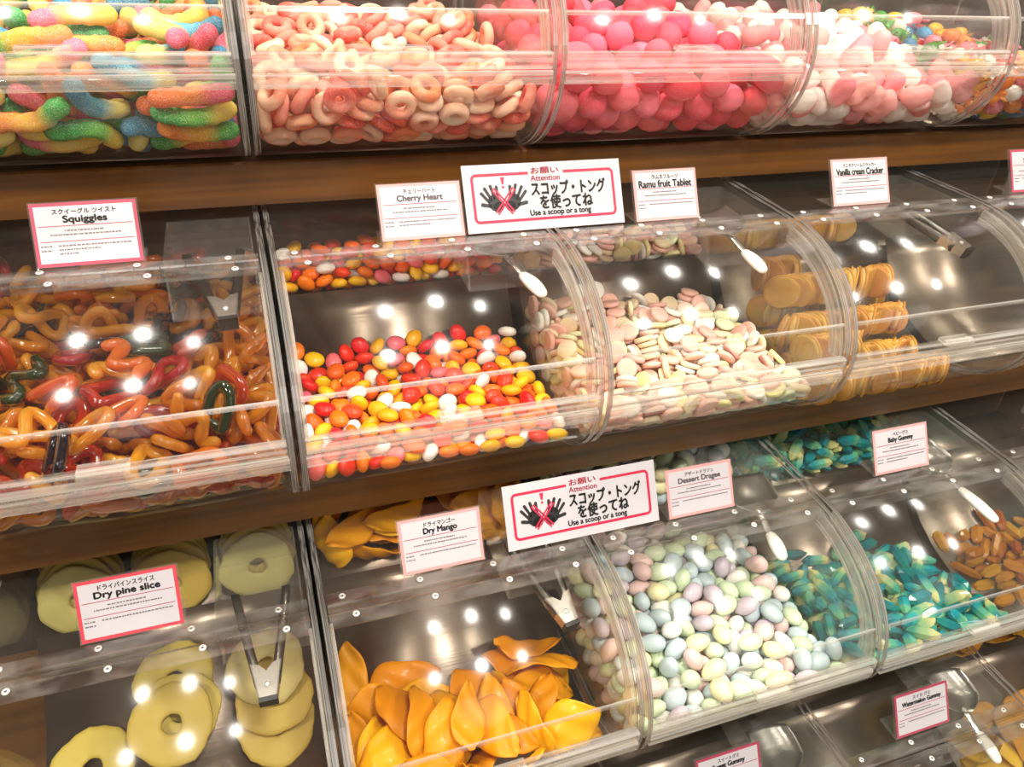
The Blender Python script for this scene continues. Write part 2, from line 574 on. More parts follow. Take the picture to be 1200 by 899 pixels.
# ---------------------------------------------------------------- stepped wooden display stand
X0, X1 = -0.32, 2.12
st = thing('display_stand', 'stepped brown wooden stand whose boards carry the rows of clear sweet bins', 'shelving', (0, 0, FLOOR_Z))
def up(z):
    return z - FLOOR_Z
for r, (dy, dz) in enumerate(ROW_OFF):
    zb = dz - ZC
    b = MB()
    b.prism([(dy - 0.052, up(zb - 0.046)), (dy - 0.030, up(zb - 0.046)), (dy - 0.030, up(zb - 0.018)), (dy + 0.262, up(zb - 0.018)), (dy + 0.262, up(zb)), (dy - 0.050, up(zb)), (dy - 0.052, up(zb - 0.002))], X0, X1)
    b.build('shelf_board', M_WOOD, st)
    z1 = up(dz + 0.26) if r == 0 else up(ROW_OFF[r - 1][1] - ZC - 0.018)
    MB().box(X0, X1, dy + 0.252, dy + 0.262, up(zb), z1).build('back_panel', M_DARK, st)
for x in (X0 - 0.02, X1):
    b = MB()
    pts = [(0.56, 0.0), (0.56, up(0.2)), (0.24, up(0.2))]
    pts += [(ROW_OFF[0][0] - 0.05, up(-ZC - 0.046))]
    for dy, dz in ROW_OFF[1:]:
        pts.append((dy - 0.05, up(dz - ZC - 0.046)))
    pts.append((ROW_OFF[3][0] - 0.05, 0.0))
    b.prism(pts[::-1], x, x + 0.02)
    b.build('side_upright', M_WOOD, st)
MB().box(X0, X1, ROW_OFF[3][0] - 0.03, ROW_OFF[3][0] - 0.01, 0.0, up(ROW_OFF[3][1] - ZC - 0.046)).build('plinth_panel', M_WOOD, st)

# ---------------------------------------------------------------- sweet bins
ARC_UP = [outer(t) for t in range(0, 91, 5)]
ARC_LO = [outer(t) for t in range(-90, 1, 6)]
def ring(t0, t1, n, d):
    return [outer(t0 + (t1 - t0) * i / n, d) for i in range(n + 1)]

def bin_meshes(liner):
    """Meshes of one bin, made once for each kind of liner."""
    P = {}
    def keep(name, mb, mats, smooth=False):
        m = mesh(name, mb.vs, mb.fs, mats, smooth)
        m.polygons.foreach_set('material_index', mb.mi)
        P[name] = m
    bx0, bx1 = 0.001, 0.297
    prof = ring(-90, 90, 36, -0.0025) + [(0.245, 0.12 + ZC + 0.0025), (0.245, 0.0)]
    prof = [(y, max(z, 0.0)) for y, z in prof]
    keep('side_panel', MB().prism(prof[::-1], 0, 0.006, 0, 1), [M_CLEAR, M_EDGE])
    keep('base_panel', MB().box(bx0 + 0.005, bx1 - 0.005, 0.0, 0.240, 0.0005, 0.0045), [M_CLEAR])
    keep('back_panel', MB().box(bx0 + 0.005, bx1 - 0.005, 0.240, 0.244, 0.0005, 0.12 + ZC), [M_CLEAR])
    keep('top_panel', MB().box(bx0 + 0.005, bx1 - 0.005, 0.021, 0.240, 0.12 + ZC - 0.004, 0.12 + ZC), [M_CLEAR])
    keep('front_panel', MB().strip(ring(-2, -90, 22, 0.0), 0.0035, bx0 + 0.005, bx1 - 0.005, 0, 1), [M_CLEAR, M_EDGE], True)
    keep('lid', MB().strip(ring(5, 87, 24, 0.0), -0.003, bx0 + 0.006, bx1 - 0.006, 0, 1, 2), [M_LID, M_EDGE, M_INNER], True)
    y0 = -0.1335
    keep('front_rail', MB().box(bx0 + 0.005, bx1 - 0.005, y0 - 0.0025, y0 + 0.008, ZC - 0.0145, ZC - 0.0012, 0, 0.0016), [M_BAR])
    keep('lip_bar', MB().box(bx0 + 0.006, bx1 - 0.006, y0 - 0.0025, y0 + 0.008, ZC + 0.0003, ZC + 0.0160, 0, 0.0016), [M_BAR])
    keep('lid_handle', MB().prism([(y0 - 0.010, ZC + 0.0165), (y0 + 0.006, ZC + 0.0165), (y0 + 0.006, ZC + 0.0215), (y0 - 0.007, ZC + 0.0215), (y0 - 0.010, ZC + 0.0195)], 0.128, 0.168), [M_BAR])
    lin = ring(23, 25.2, 2, -0.0006)
    keep('lid_bend_line', MB().strip(lin, -0.0008, bx0 + 0.007, bx1 - 0.007), [M_BAR])  # thin milky strip standing in for the white bend line across the lid
    a, b = ring(6, 84, 22, 0.0034), ring(84, 6, 22, 0.021)
    keep('end_rib', MB().prism(a + b, 0, 0.0035, 0, 1), [M_RIB, M_RIB])
    # piano hinge: two leaves and a knuckle barrel cut into short lengths
    hb = MB()
    z = 0.12 + ZC
    hb.box(bx0 + 0.007, bx1 - 0.007, 0.0215, 0.037, z + 0.0002, z + 0.0016)
    hb.strip(ring(80.2, 88.6, 4, -0.0020), -0.0014, bx0 + 0.007, bx1 - 0.007)
    n = 13
    for i in range(n):
        xa = bx0 + 0.007 + (bx1 - bx0 - 0.014) * i / n + 0.0004
        xb = bx0 + 0.007 + (bx1 - bx0 - 0.014) * (i + 1) / n - 0.0004
        k = 8
        hb.prism([(0.0198 + 0.0023 * math.cos(-2 * math.pi * j / k), z + 0.0020 + 0.0023 * math.sin(-2 * math.pi * j / k)) for j in range(k)][::-1], xa, xb)
    keep('hinge', hb, [M_HINGE])
    vs, fs = lathe([(0.0001, 0.0), (0.0034, 0.0), (0.0036, 0.0006), (0.0028, 0.0013), (0.0012, 0.0014), (0.0011, 0.0008), (0.0001, 0.0008)], 14)
    m = mesh('rivet', vs, fs, [M_RIVET, M_RIVETC], True)
    mi = [1 if max(Vector(vs[i]).xy.length for i in f) < 0.0013 else 0 for f in fs]
    m.polygons.foreach_set('material_index', mi)
    P['rivet'] = m
    # steel liner the sweets lie on, with the stock tray behind it
    line = list(LINER[liner])
    lb = MB()
    pts = line if liner == 'slope' else line
    pts = pts[::-1]
    lb.strip(pts, -0.0012, bx0 + 0.006, bx1 - 0.006)
    if liner == 'scoop':
        tr = [(0.161, 0.097), (0.232, 0.107), (0.236, 0.107)]
        lb.strip(tr, -0.0012, bx0 + 0.006, bx1 - 0.006)
    keep('liner', lb, [M_LINER], True)
    # clear tray for the tongs or the scoop under the top panel
    tb = MB()
    zf, zk, zt = ZC + 0.060, ZC + 0.074, 0.12 + ZC - 0.0045
    x0, x1, ya, yb = 0.203, 0.2868, 0.030, 0.150
    tb.prism([(ya, zf), (yb, zk), (yb, zk + 0.002), (ya, zf + 0.002)], x0, x1)
    for xx in (x0, x1 - 0.002):
        tb.prism([(ya, zf + 0.002), (yb, zk + 0.002), (yb, zt), (ya + 0.02, zt)], xx, xx + 0.002)
    tb.box(x0, x1, yb, yb + 0.002, zk, zt)
    keep('tool_tray', tb, [M_TRAY])
    return P

BM = {k: bin_meshes(k) for k in LINER}
ROWN = ['top row', 'second row', 'third row', 'bottom row']
BINS = {}
BIN_LABEL = {
    (0, 0): 'clear acrylic bin full of neon sour worms on the top shelf board',
    (0, 1): 'clear acrylic bin full of peach rings on the top shelf board',
    (0, 2): 'clear acrylic bin full of hot-pink jelly eggs on the top shelf board',
    (0, 3): 'clear acrylic bin of pink and white marshmallow hearts on the top shelf board',
    (0, 4): 'clear acrylic bin of mixed-colour sweets at the far right of the top shelf',
    (1, 0): 'clear acrylic bin full of dark amber and red squiggle gummies',
    (1, 1): 'clear acrylic bin holding orange, red and yellow jelly beans',
    (1, 2): 'clear acrylic bin holding pastel tablet discs between beans and crackers',
    (1, 3): 'clear acrylic bin holding rows of round golden crackers',
    (1, 4): 'clear acrylic bin, empty in front, right of the cracker bin',
    (2, 0): 'clear acrylic bin holding flat dried pineapple rings',
    (2, 1): 'clear acrylic bin holding dried mango slices',
    (2, 2): 'clear acrylic bin holding pastel sugared almonds',
    (2, 3): 'clear acrylic bin holding teal bar gummies',
    (2, 4): 'clear acrylic bin holding amber gummies right of the teal gummies',
    (3, 2): 'clear acrylic bin in the lowest row below the almonds',
    (3, 3): 'clear acrylic bin in the lowest row with the watermelon card',
    (3, 4): 'clear acrylic bin of yellow fruit pieces at the lower right corner',
}
SLOPE = {(0, 0), (0, 1), (0, 2), (0, 3), (0, 4), (1, 0)}
for (r, c), label in BIN_LABEL.items():
    dy, dz = ROW_OFF[r]
    P = BM['slope' if (r, c) in SLOPE else 'scoop']
    b = thing('candy_bin', label, 'bin', (c * W, dy, dz - ZC + 0.0003), group='clear sweet bins on the stand')
    BINS[(r, c)] = b
    for x in (0.001, 0.2912):
        s = link('side_panel', P['side_panel'], b)
        s.location.x = x
    for nm in ('base_panel', 'back_panel', 'top_panel', 'front_panel'):
        link(nm, P[nm], b)
    fr = link('front_rail', P['front_rail'], b)
    lid = link('lid', P['lid'], b)
    link('lip_bar', P['lip_bar'], lid)
    link('lid_bend_line', P['lid_bend_line'], lid)
    hd = link('lid_handle', P['lid_handle'], lid)
    for x in (0.0072, 0.2875):
        s = link('end_rib', P['end_rib'], lid)
        s.location.x = x
    h = link('hinge', P['hinge'], b)
    for k in range(4):
        rv = link('rivet', P['rivet'], h)
        rv.location = (0.024 + 0.0795 * k, 0.0305, 0.12 + ZC + 0.0016)
        rv = link('rivet', P['rivet'], h)
        y, z = outer(84.4, -0.0020)
        rv.location = (0.034 + 0.0795 * k if k < 3 else 0.268, y, z)
        rv.rotation_euler.x = math.radians(6)
    link('liner', P['liner'], b, label='brushed steel liner')
    link('tool_tray', P['tool_tray'], b)

# ---------------------------------------------------------------- settled places of the loose sweets in each bin
# seven numbers a sweet: shape, place (fifths of a millimetre), turn (fortieths of a radian round x, y, z)
KIND_OF = {(0, 0): 'sour_worm', (0, 1): 'peach_ring', (0, 2): 'jelly_egg', (0, 3): 'marshmallow_heart', (0, 4): 'wrapped_sweet', (1, 0): 'squiggle_gummy', (1, 1): 'jelly_bean', (1, 2): 'tablet_disc', (2, 1): 'mango_slice', (2, 2): 'sugared_almond', (2, 3): 'bar_gummy', (2, 4): 'bar_gummy', (3, 2): 'bar_gummy', (3, 3): 'bar_gummy', (3, 4): 'mango_slice'}
PLACES = {
    (0, 0): (
        2,1264,-543,398,-10,-4,-9, 1,847,-471,359,70,49,0, 3,1193,-319,623,99,-67,-10, 2,592,-509,308,-40,-10,-18, 0,1262,-487,299,42,4,6, 2,807,-235,678,-37,119,13, 2,1040,-446,468,-88,-22,22, 1,1262,-409,204,102,5,-3,
        2,692,-427,524,-22,-15,-8, 3,790,-423,220,-28,9,28, 2,1334,-318,467,-26,3,40, 0,522,106,610,71,78,14, 2,632,-407,604,19,-35,-118, 0,1169,-306,534,64,-99,-6, 3,1368,-452,436,-11,42,86, 2,937,-392,426,97,52,-23,
        3,1330,-232,114,104,-46,9, 2,739,393,681,-66,-54,25, 1,1261,-171,622,-6,-98,-74, 3,614,-362,354,52,-85,-15, 2,821,-264,569,3,-116,26, 3,1067,-348,245,40,3,48, 2,732,-441,382,-40,14,44, 3,1023,212,670,-11,1,63,
        3,902,635,667,-108,-23,-8, 3,1405,-60,481,45,-50,-45, 1,1189,-21,633,28,102,48, 0,985,84,577,62,-55,-12, 2,1319,-263,545,97,-54,36, 0,333,85,631,27,99,30, 2,598,325,636,19,34,52, 2,1235,292,642,96,77,16,
        3,1206,785,641,15,-45,-84, 0,377,-340,407,-108,46,0, 3,622,-171,102,123,-15,0, 0,1110,-272,446,-8,-26,-108, 3,331,-404,200,100,-9,3, 0,401,-483,457,31,-26,-3, 0,1011,-227,259,-62,60,56, 3,1370,428,579,-6,44,77,
        1,786,258,579,-26,-28,-90, 1,654,-296,153,1,121,33, 2,1189,-381,297,-24,2,3, 1,1210,537,575,11,-52,-58, 1,1328,67,634,-49,65,-17, 3,1405,195,502,28,58,28, 0,1211,-296,175,-10,98,51, 2,485,-272,364,-48,-88,7,
        0,417,386,642,60,-17,19, 1,886,-3,586,57,94,23, 3,881,-188,184,-40,-67,-48, 2,816,-319,405,79,32,-4, 0,410,188,518,-27,-50,20, 2,231,-268,123,-13,-2,-10, 2,483,674,743,-105,-51,-10, 1,1339,779,606,13,-48,-61,
        2,1397,-32,160,-45,39,-63, 3,772,-117,604,-57,-108,-15, 3,460,515,666,9,-11,24, 3,1073,-177,509,-24,111,-38, 2,415,-262,638,-8,-112,3, 3,1405,675,574,-50,47,-50, 3,888,347,602,10,28,79, 2,1259,-291,345,17,-115,34,
        2,819,-269,274,15,95,68, 3,1329,136,372,-28,107,-38, 1,549,-230,509,37,-73,-90, 3,587,-344,233,-23,-118,-24, 3,795,-139,502,-121,-6,-6, 0,1012,234,482,7,-3,-53, 3,1230,909,687,-43,6,55, 1,692,699,705,-13,-22,43,
        2,583,-336,481,-26,104,-57, 1,1168,1026,644,80,31,20, 3,358,-146,100,-14,-124,-5, 0,1310,295,394,39,-56,-31, 1,1264,-167,357,34,6,2, 3,1068,528,563,24,-44,-78, 0,818,-86,227,1,-61,-99, 0,813,-209,399,22,-81,-78,
        1,488,-104,337,-43,2,-15, 0,1128,-27,299,-114,-25,5, 0,670,-66,498,-44,103,17, 0,441,-20,533,29,-6,-54, 0,473,486,561,100,-65,3, 0,249,-564,490,121,0,-1, 2,230,-551,380,-43,-4,-6, 3,123,-482,517,-34,-50,-45,
        0,379,-345,564,86,-68,-10, 3,102,-384,342,-55,-54,56, 1,276,-1,689,45,34,65, 0,88,-160,590,-69,45,-60, 3,346,-371,313,-104,-68,2, 3,842,983,715,93,68,20, 2,173,135,693,-51,38,-62, 2,143,-23,628,2,-21,-53,
        1,254,-382,479,84,-48,13, 1,217,-82,565,92,-67,16, 1,87,235,654,50,46,49, 0,242,-285,221,1,1,-122, 3,155,-301,535,96,25,-10, 0,192,-321,324,-63,-78,34, 0,213,702,614,-18,99,29, 1,1378,502,390,56,27,79,
        0,982,710,601,16,22,-85, 1,114,897,560,28,-28,59, 3,273,971,625,67,-94,40, 3,159,97,309,5,-74,-51, 1,1325,1052,537,-103,42,6, 0,201,799,578,37,12,-20, 0,206,-68,259,-6,23,93, 2,1271,698,431,-53,4,-16,
        3,223,-129,386,-6,-20,-102, 3,244,264,549,-79,-60,-65, 1,208,1098,626,-23,-16,-4, 0,1278,-87,277,-26,117,-26, 3,575,1104,646,41,-12,12, 1,526,975,651,101,12,-7, 2,961,915,649,3,9,40, 2,1279,259,294,-117,-30,18,
        2,1259,320,536,44,-1,1, 1,596,777,666,64,-87,-47, 1,1295,93,228,50,-24,9, 1,227,727,437,-2,50,113, 0,1260,411,486,-15,-114,4, 0,183,355,468,11,9,-97, 1,1091,-12,526,-33,117,12, 3,379,-89,584,-31,-44,84,
        2,810,806,633,16,7,-53, 3,228,161,192,15,-1,8, 3,219,485,420,16,-4,20, 0,232,-181,196,3,96,79, 2,217,470,588,-16,-21,-113, 1,1182,-202,216,-42,-15,-9, 0,222,233,383,-59,-7,-11, 1,1182,183,483,0,97,12,
        1,212,584,528,31,-101,-47, 0,1262,-46,372,7,4,7, 1,565,34,516,-14,99,29, 0,108,274,541,9,-9,-52, 0,695,-61,135,-39,8,-8, 3,215,524,337,-109,10,2, 1,225,345,366,-7,-50,104, 3,238,5,353,69,8,3,
        0,1073,258,572,84,78,14, 3,1059,-65,117,2,19,-117, 1,222,289,257,-5,2,-4, 3,1154,-2,186,100,-37,-15, 2,218,89,459,-7,-20,99, 3,1214,43,458,-6,-18,9, 0,698,761,600,-102,54,-26, 2,405,686,650,-87,-56,-7,
        0,705,403,574,70,-73,-44, 2,254,639,401,90,9,-4, 3,937,83,314,19,-17,-64, 3,254,931,498,7,2,0, 2,782,-100,414,-39,114,6, 3,1053,856,562,6,16,-94, 1,319,25,171,-4,82,83, 2,420,-88,202,-4,51,102,
        2,530,-186,261,87,13,-23, 0,1249,781,524,56,-102,10, 1,751,947,573,24,-2,-67, 1,244,-88,467,-5,-20,-103,
    ),
    (0, 1): (
        0,111,-516,390,-9,93,21, 0,848,-528,412,17,-34,107, 0,1004,-496,272,-30,-21,-53, 0,716,-545,336,72,-47,28, 0,420,-562,377,-35,37,58, 0,222,380,551,13,13,-48, 0,601,-537,439,-52,20,-63, 0,1022,-506,367,-21,-22,-82,
        0,1229,374,589,75,92,28, 0,407,411,548,42,12,-7, 0,508,-321,477,26,-2,19, 0,251,-511,366,-45,84,-38, 0,137,-363,156,-13,-22,-79, 0,848,-469,237,82,-51,22, 0,1065,-145,484,-22,-25,97, 0,310,-352,149,94,-47,13,
        0,364,-492,317,-7,80,-81, 0,868,-187,492,-120,10,-15, 0,237,-447,243,46,-111,26, 0,123,445,523,-25,118,32, 0,475,-357,152,66,88,-25, 0,324,602,596,-110,13,8, 0,109,738,575,53,1,-57, 0,594,286,529,0,-7,32,
        0,194,-157,478,4,31,-39, 0,1401,-495,344,53,-34,-82, 0,1288,-475,297,-55,94,-24, 0,710,-194,489,5,-3,-52, 0,998,550,576,-104,67,13, 0,331,-204,462,78,-70,-2, 0,455,-132,484,-20,-25,81, 0,1180,-536,395,-21,22,103,
        0,122,-377,436,27,-55,78, 0,1174,-453,448,109,0,42, 0,1420,314,516,-60,40,-60, 0,1371,15,467,-76,-79,-2, 0,776,121,492,-112,-16,-6, 0,783,541,582,-101,40,-26, 0,1151,-457,309,-113,37,-5, 0,1129,788,586,3,11,-57,
        0,777,-349,147,-18,15,53, 0,318,-55,491,12,-10,-49, 0,563,-495,346,9,10,22, 0,502,-536,447,-41,0,-109, 0,1254,-311,460,-13,-14,42, 0,1021,441,531,7,105,-32, 0,1100,416,504,95,-46,39, 0,890,-419,443,-36,-28,-55,
        0,70,-431,273,-50,47,-50, 0,592,-300,149,4,37,71, 0,335,162,499,11,-2,25, 0,761,299,534,11,-28,-49, 0,987,327,485,6,23,43, 0,1099,-358,448,58,83,10, 0,1113,238,454,43,-69,-2, 0,641,615,541,-28,97,-18,
        0,1070,-263,108,7,-123,21, 0,1299,-432,368,-51,100,-27, 0,596,663,575,-58,86,-27, 0,619,81,470,4,-3,34, 0,1229,92,499,90,-65,-7, 0,616,1092,559,72,-86,20, 0,159,116,487,65,91,8, 0,257,-415,400,30,87,-31,
        0,1221,-373,204,-17,118,12, 0,122,347,464,89,42,-15, 0,1368,-414,243,-115,-37,-13, 0,1361,-238,98,-11,8,53, 0,146,-472,315,-79,33,-57, 0,480,-421,240,7,4,103, 0,865,418,536,-72,97,2, 0,1265,-407,414,-2,-22,-40,
        0,432,838,588,89,73,6, 0,282,-274,411,-36,-108,-4, 0,1236,813,546,8,-36,-22, 0,717,451,527,19,31,83, 0,641,-395,222,21,14,72, 0,522,-468,298,7,11,9, 0,1368,-282,426,-11,7,101, 0,708,-478,386,66,15,-23,
        0,416,24,497,90,40,-53, 0,810,-290,437,-4,14,39, 0,632,238,461,1,-12,85, 0,513,576,476,-85,-1,-39, 0,1218,530,542,-39,-93,-24, 0,1348,608,565,-1,101,18, 0,702,-419,256,13,19,44, 0,1250,1101,561,16,41,-100,
        0,1221,-297,145,6,123,-1, 0,1141,-423,250,-8,-9,121, 0,1308,410,495,23,7,-92, 0,424,536,552,89,25,9, 0,324,-394,274,-13,40,45, 0,445,-226,145,-57,-83,-49, 0,1368,-354,177,3,-6,-79, 0,873,-227,96,89,75,-11,
        0,867,-492,347,3,24,-94, 0,121,591,532,11,-10,20, 0,1199,300,487,4,99,-47, 0,258,287,493,6,-35,-83, 0,846,580,555,-26,-17,99, 0,1037,-423,381,-12,-36,-117, 0,488,-298,420,26,2,7, 0,1259,976,556,-25,-26,111,
        0,396,-369,354,-46,15,-112, 0,1063,-333,191,-85,-77,-37, 0,726,960,557,-10,12,-71, 0,949,-368,205,19,-12,-47, 0,1369,-142,439,-10,20,49, 0,857,267,459,20,96,-2, 0,1276,407,550,-18,107,14, 0,122,37,427,-6,14,65,
        0,982,770,547,7,-21,99, 0,787,708,554,-7,-56,112, 0,418,-192,387,41,107,6, 0,1081,-198,408,-8,-15,2, 0,117,-214,112,72,94,-38, 0,961,-301,437,71,-91,-23, 0,173,1090,534,14,-5,26, 0,249,718,557,-6,-6,6,
        0,525,-53,455,-103,54,-34, 0,828,827,570,-112,0,0, 0,119,812,538,43,28,-66, 0,1368,-286,364,-2,-10,-52, 0,1306,806,534,43,-23,-90, 0,282,874,553,10,16,114, 0,511,163,449,90,12,60, 0,642,-75,436,-113,-42,-24,
        0,555,808,525,23,16,81, 0,1063,191,374,-96,21,77, 0,708,-210,96,-10,3,-9, 0,999,-134,120,10,32,-44, 0,122,397,325,76,38,-32, 0,1107,-57,464,38,10,-102, 0,112,264,384,13,24,18, 0,122,131,230,-48,-109,-20,
        0,120,944,547,96,64,6, 0,110,-3,167,63,71,10, 0,469,302,457,-40,101,38, 0,1162,86,457,-18,-3,-87, 0,1218,-174,124,18,-35,97, 0,312,-134,89,-119,-11,1, 0,117,701,426,-87,1,-20, 0,117,637,448,19,101,55,
        0,788,291,478,-3,-28,-12, 0,1239,-205,404,18,-29,112, 0,268,512,513,-34,-19,-31, 0,619,988,518,-37,-116,4, 0,1075,679,521,-26,39,113, 0,1144,-295,312,-70,82,-32, 0,734,-416,368,46,61,-60, 0,1372,449,463,22,5,-81,
        0,396,20,410,26,-89,19, 0,860,1083,531,-75,-88,-15, 0,123,-269,414,-37,-115,1, 0,117,-193,352,-71,90,43, 0,123,286,291,6,20,-102, 0,121,-41,380,-51,-112,14, 0,1390,659,491,46,-29,-96, 0,951,248,408,-102,45,8,
        0,668,-231,416,-12,15,1, 0,575,-398,395,64,-66,39, 0,249,-234,146,6,-98,-43, 0,1368,-319,307,109,41,5, 0,121,504,455,-3,-3,49, 0,1264,-7,409,-19,-18,-91, 0,480,-135,88,-21,122,9, 0,1125,393,452,-12,-30,-38,
        0,652,-334,406,47,94,-56, 0,122,314,237,-110,-11,-2, 0,123,527,322,3,22,-112, 0,1004,-377,290,125,-6,-1, 0,398,513,469,-26,-22,-16, 0,1094,584,501,91,-78,26, 0,863,432,475,-6,122,5, 0,1371,93,426,15,7,22,
        0,879,594,506,24,102,15, 0,839,-15,434,65,-62,-21, 0,643,393,446,-26,4,9, 0,379,-303,301,3,33,-14, 0,806,-307,378,2,16,73, 0,309,-247,209,-41,19,-103, 0,106,-20,269,37,-33,-92, 0,1368,1002,522,6,-2,-102,
        0,446,697,551,-6,11,-2, 0,394,1086,551,-7,-6,-89, 0,1420,17,182,-77,20,-77, 0,123,105,351,5,-18,98, 0,127,-143,201,24,-9,-5, 0,168,243,414,88,-66,-36, 0,1254,200,454,-94,22,-6, 0,112,-284,221,37,8,112,
        0,1379,288,420,1,-96,18, 0,966,-23,411,-57,37,-6, 0,937,-143,419,0,16,56, 0,634,-116,139,-48,35,49, 0,1369,-240,194,51,80,-34, 0,902,118,414,-104,30,-19, 0,193,-89,434,28,-99,-32, 0,1372,213,226,-92,15,26,
        0,1375,467,350,56,-31,0, 0,1367,868,455,-110,-23,-4, 0,140,496,375,12,-12,62, 0,1372,-140,352,88,58,-38, 0,1373,-6,351,-28,28,116, 0,1367,714,397,-105,36,7, 0,525,-276,276,5,-115,-40, 0,1225,-291,293,-23,-17,45,
        0,134,134,297,4,-19,104, 0,117,-154,300,31,-4,51, 0,189,-321,320,-48,-91,17, 0,626,465,474,-26,2,-7, 0,679,821,538,7,20,97, 0,1367,-103,117,-8,-7,-38, 0,1396,555,385,69,-1,-66, 0,1358,-126,190,-9,14,91,
        0,685,-229,187,-14,106,13, 0,150,908,496,14,-11,-123, 0,363,393,426,104,20,-57, 0,852,-412,266,71,69,-29, 0,1362,744,518,11,85,-10, 0,540,-319,319,-94,36,18, 0,560,-192,370,91,36,-59, 0,681,-270,312,23,0,-75,
        0,755,135,431,9,14,-94, 0,407,164,418,108,-13,40, 0,1154,-87,98,9,-4,38, 0,157,163,178,-38,-114,-21, 0,174,-41,155,-23,-22,26, 0,210,-110,132,35,-26,-103, 0,1375,398,322,53,65,-79, 0,966,415,385,13,40,87,
        0,1364,-156,266,72,-93,17, 0,178,-302,251,-9,24,-24, 0,357,-256,247,-9,-93,-7, 0,1113,1003,503,12,-9,50, 0,507,-29,360,-15,-17,16, 0,727,580,478,-62,101,32, 0,320,637,516,-2,-8,-38, 0,247,445,459,93,-46,45,
        0,1104,-282,357,15,-26,-68, 0,261,108,434,-8,3,-97, 0,178,800,431,-63,99,17, 0,810,-103,131,-68,57,35, 0,819,-212,159,-8,4,81, 0,1223,-202,215,6,-7,-12, 0,229,630,410,20,-31,-61, 0,263,775,487,-3,123,21,
        0,253,346,374,-24,104,61, 0,919,26,216,8,14,35, 0,836,530,390,4,-29,91, 0,423,813,500,-12,-122,-21, 0,1252,385,378,-30,-9,50, 0,1369,147,303,1,8,-49, 0,668,-238,246,20,108,20, 0,1361,291,341,-21,-94,31,
        0,1179,146,309,-9,10,-27, 0,314,256,430,75,-85,14, 0,850,-338,309,97,62,-13, 0,1224,680,496,106,-39,2, 0,598,91,409,11,124,7, 0,1187,131,373,-18,-7,-119, 0,1120,-42,399,-11,-30,63, 0,299,989,498,12,-8,47,
    ),
    (0, 2): (
        1,1013,-524,414,-88,-17,43, 2,124,-450,289,-20,-19,-58, 1,158,-538,465,55,-47,49, 1,592,-531,451,48,-13,-44, 2,1348,-536,447,46,27,-20, 0,176,419,645,-83,16,29, 1,1047,-257,612,52,12,14, 2,794,-523,403,-60,8,6,
        1,330,-534,440,-23,16,-14, 1,467,-492,343,-48,12,-17, 2,1343,-450,290,39,-103,20, 0,269,43,567,105,21,-53, 0,816,29,627,78,35,38, 2,461,582,677,-8,-116,47, 1,1152,-474,315,-22,4,-10, 0,1024,-384,503,28,105,9,
        1,131,78,483,115,4,-15, 1,298,-449,302,92,42,61, 1,773,-255,507,-78,31,47, 1,120,-135,400,-54,46,-66, 1,787,-426,264,-20,47,97, 2,985,-429,270,33,28,1, 1,124,319,527,100,-44,55, 0,565,256,569,17,-43,99,
        2,1212,309,584,82,-94,-15, 1,628,-455,302,38,42,-44, 2,1343,847,641,-10,3,95, 2,974,29,568,-4,-3,56, 2,175,-190,136,9,-48,-108, 1,1178,-344,204,-55,-85,63, 0,1027,-262,160,20,43,40, 2,153,566,551,-83,3,-30,
        1,243,-332,195,2,80,-85, 1,580,-332,197,25,59,-88, 1,420,-371,224,-19,72,31, 1,1366,-293,172,-37,1,36, 2,254,-230,494,13,108,-63, 0,123,739,464,69,61,59, 2,122,72,304,-36,7,69, 1,129,-250,282,-70,-23,11,
        2,996,-199,465,-39,82,-31, 0,619,-41,553,-52,20,69, 0,1202,-395,452,-43,-88,45, 1,122,913,535,62,-84,44, 1,456,-42,505,55,88,-37, 2,1233,-240,537,36,35,12, 0,145,-28,169,19,7,-8, 1,124,221,391,-34,-35,36,
        0,618,-194,450,65,-35,-93, 1,130,524,381,61,-14,20, 0,885,791,574,21,-39,-9, 0,766,-284,170,16,24,7, 1,1144,804,613,112,-4,-10, 2,1368,-350,457,-5,42,-47, 1,1038,626,572,-6,3,-17, 2,836,978,550,-81,67,30,
        1,122,366,311,-57,99,30, 0,200,-353,399,0,40,24, 2,630,657,585,9,12,56, 2,795,563,561,-82,-53,48, 2,1194,-186,141,10,11,107, 1,862,-370,411,-13,56,-30, 0,374,-363,430,-23,15,91, 2,737,150,552,22,16,-74,
        2,395,320,535,-50,-87,-15, 1,896,-162,141,5,-59,-41, 1,524,-334,362,43,-13,-72, 0,419,127,505,-66,-33,94, 1,418,-219,152,-4,-37,60, 1,223,716,591,88,-46,-49, 1,998,1043,572,79,37,1, 2,1218,612,545,14,74,-47,
        2,248,426,470,42,-27,-109, 2,589,-167,133,29,100,43, 0,438,722,594,-35,92,-9, 2,1288,-282,331,51,10,0, 0,1128,23,473,-32,-111,-24, 2,925,318,587,-85,-22,23, 0,439,-191,433,17,74,43, 1,426,495,537,47,67,-55,
        0,781,-37,463,-41,-7,17, 2,883,168,476,-56,46,-59, 0,1021,865,509,-26,53,-33, 2,274,214,452,-47,21,-78, 2,1178,947,539,-10,-68,76, 2,704,877,560,53,63,-30, 2,936,484,514,39,52,-78, 0,697,-310,349,-24,40,95,
        1,1366,-104,145,-114,-35,-27, 0,1079,-303,350,40,-57,36, 0,792,388,486,-94,-8,-65, 2,1359,297,484,44,-81,18, 1,307,-75,449,-7,29,11, 1,288,936,536,-56,-84,-17, 2,639,444,532,-15,-14,-78, 1,1136,-112,575,-42,26,31,
        2,624,1023,564,-15,71,-54, 1,1122,466,510,-35,-14,70, 1,337,-67,160,-116,26,-38, 2,236,245,264,9,82,-88, 2,1337,779,489,19,-76,-69, 2,323,81,360,101,8,-4, 0,1313,463,513,93,-16,1, 2,1026,-39,164,90,-5,-18,
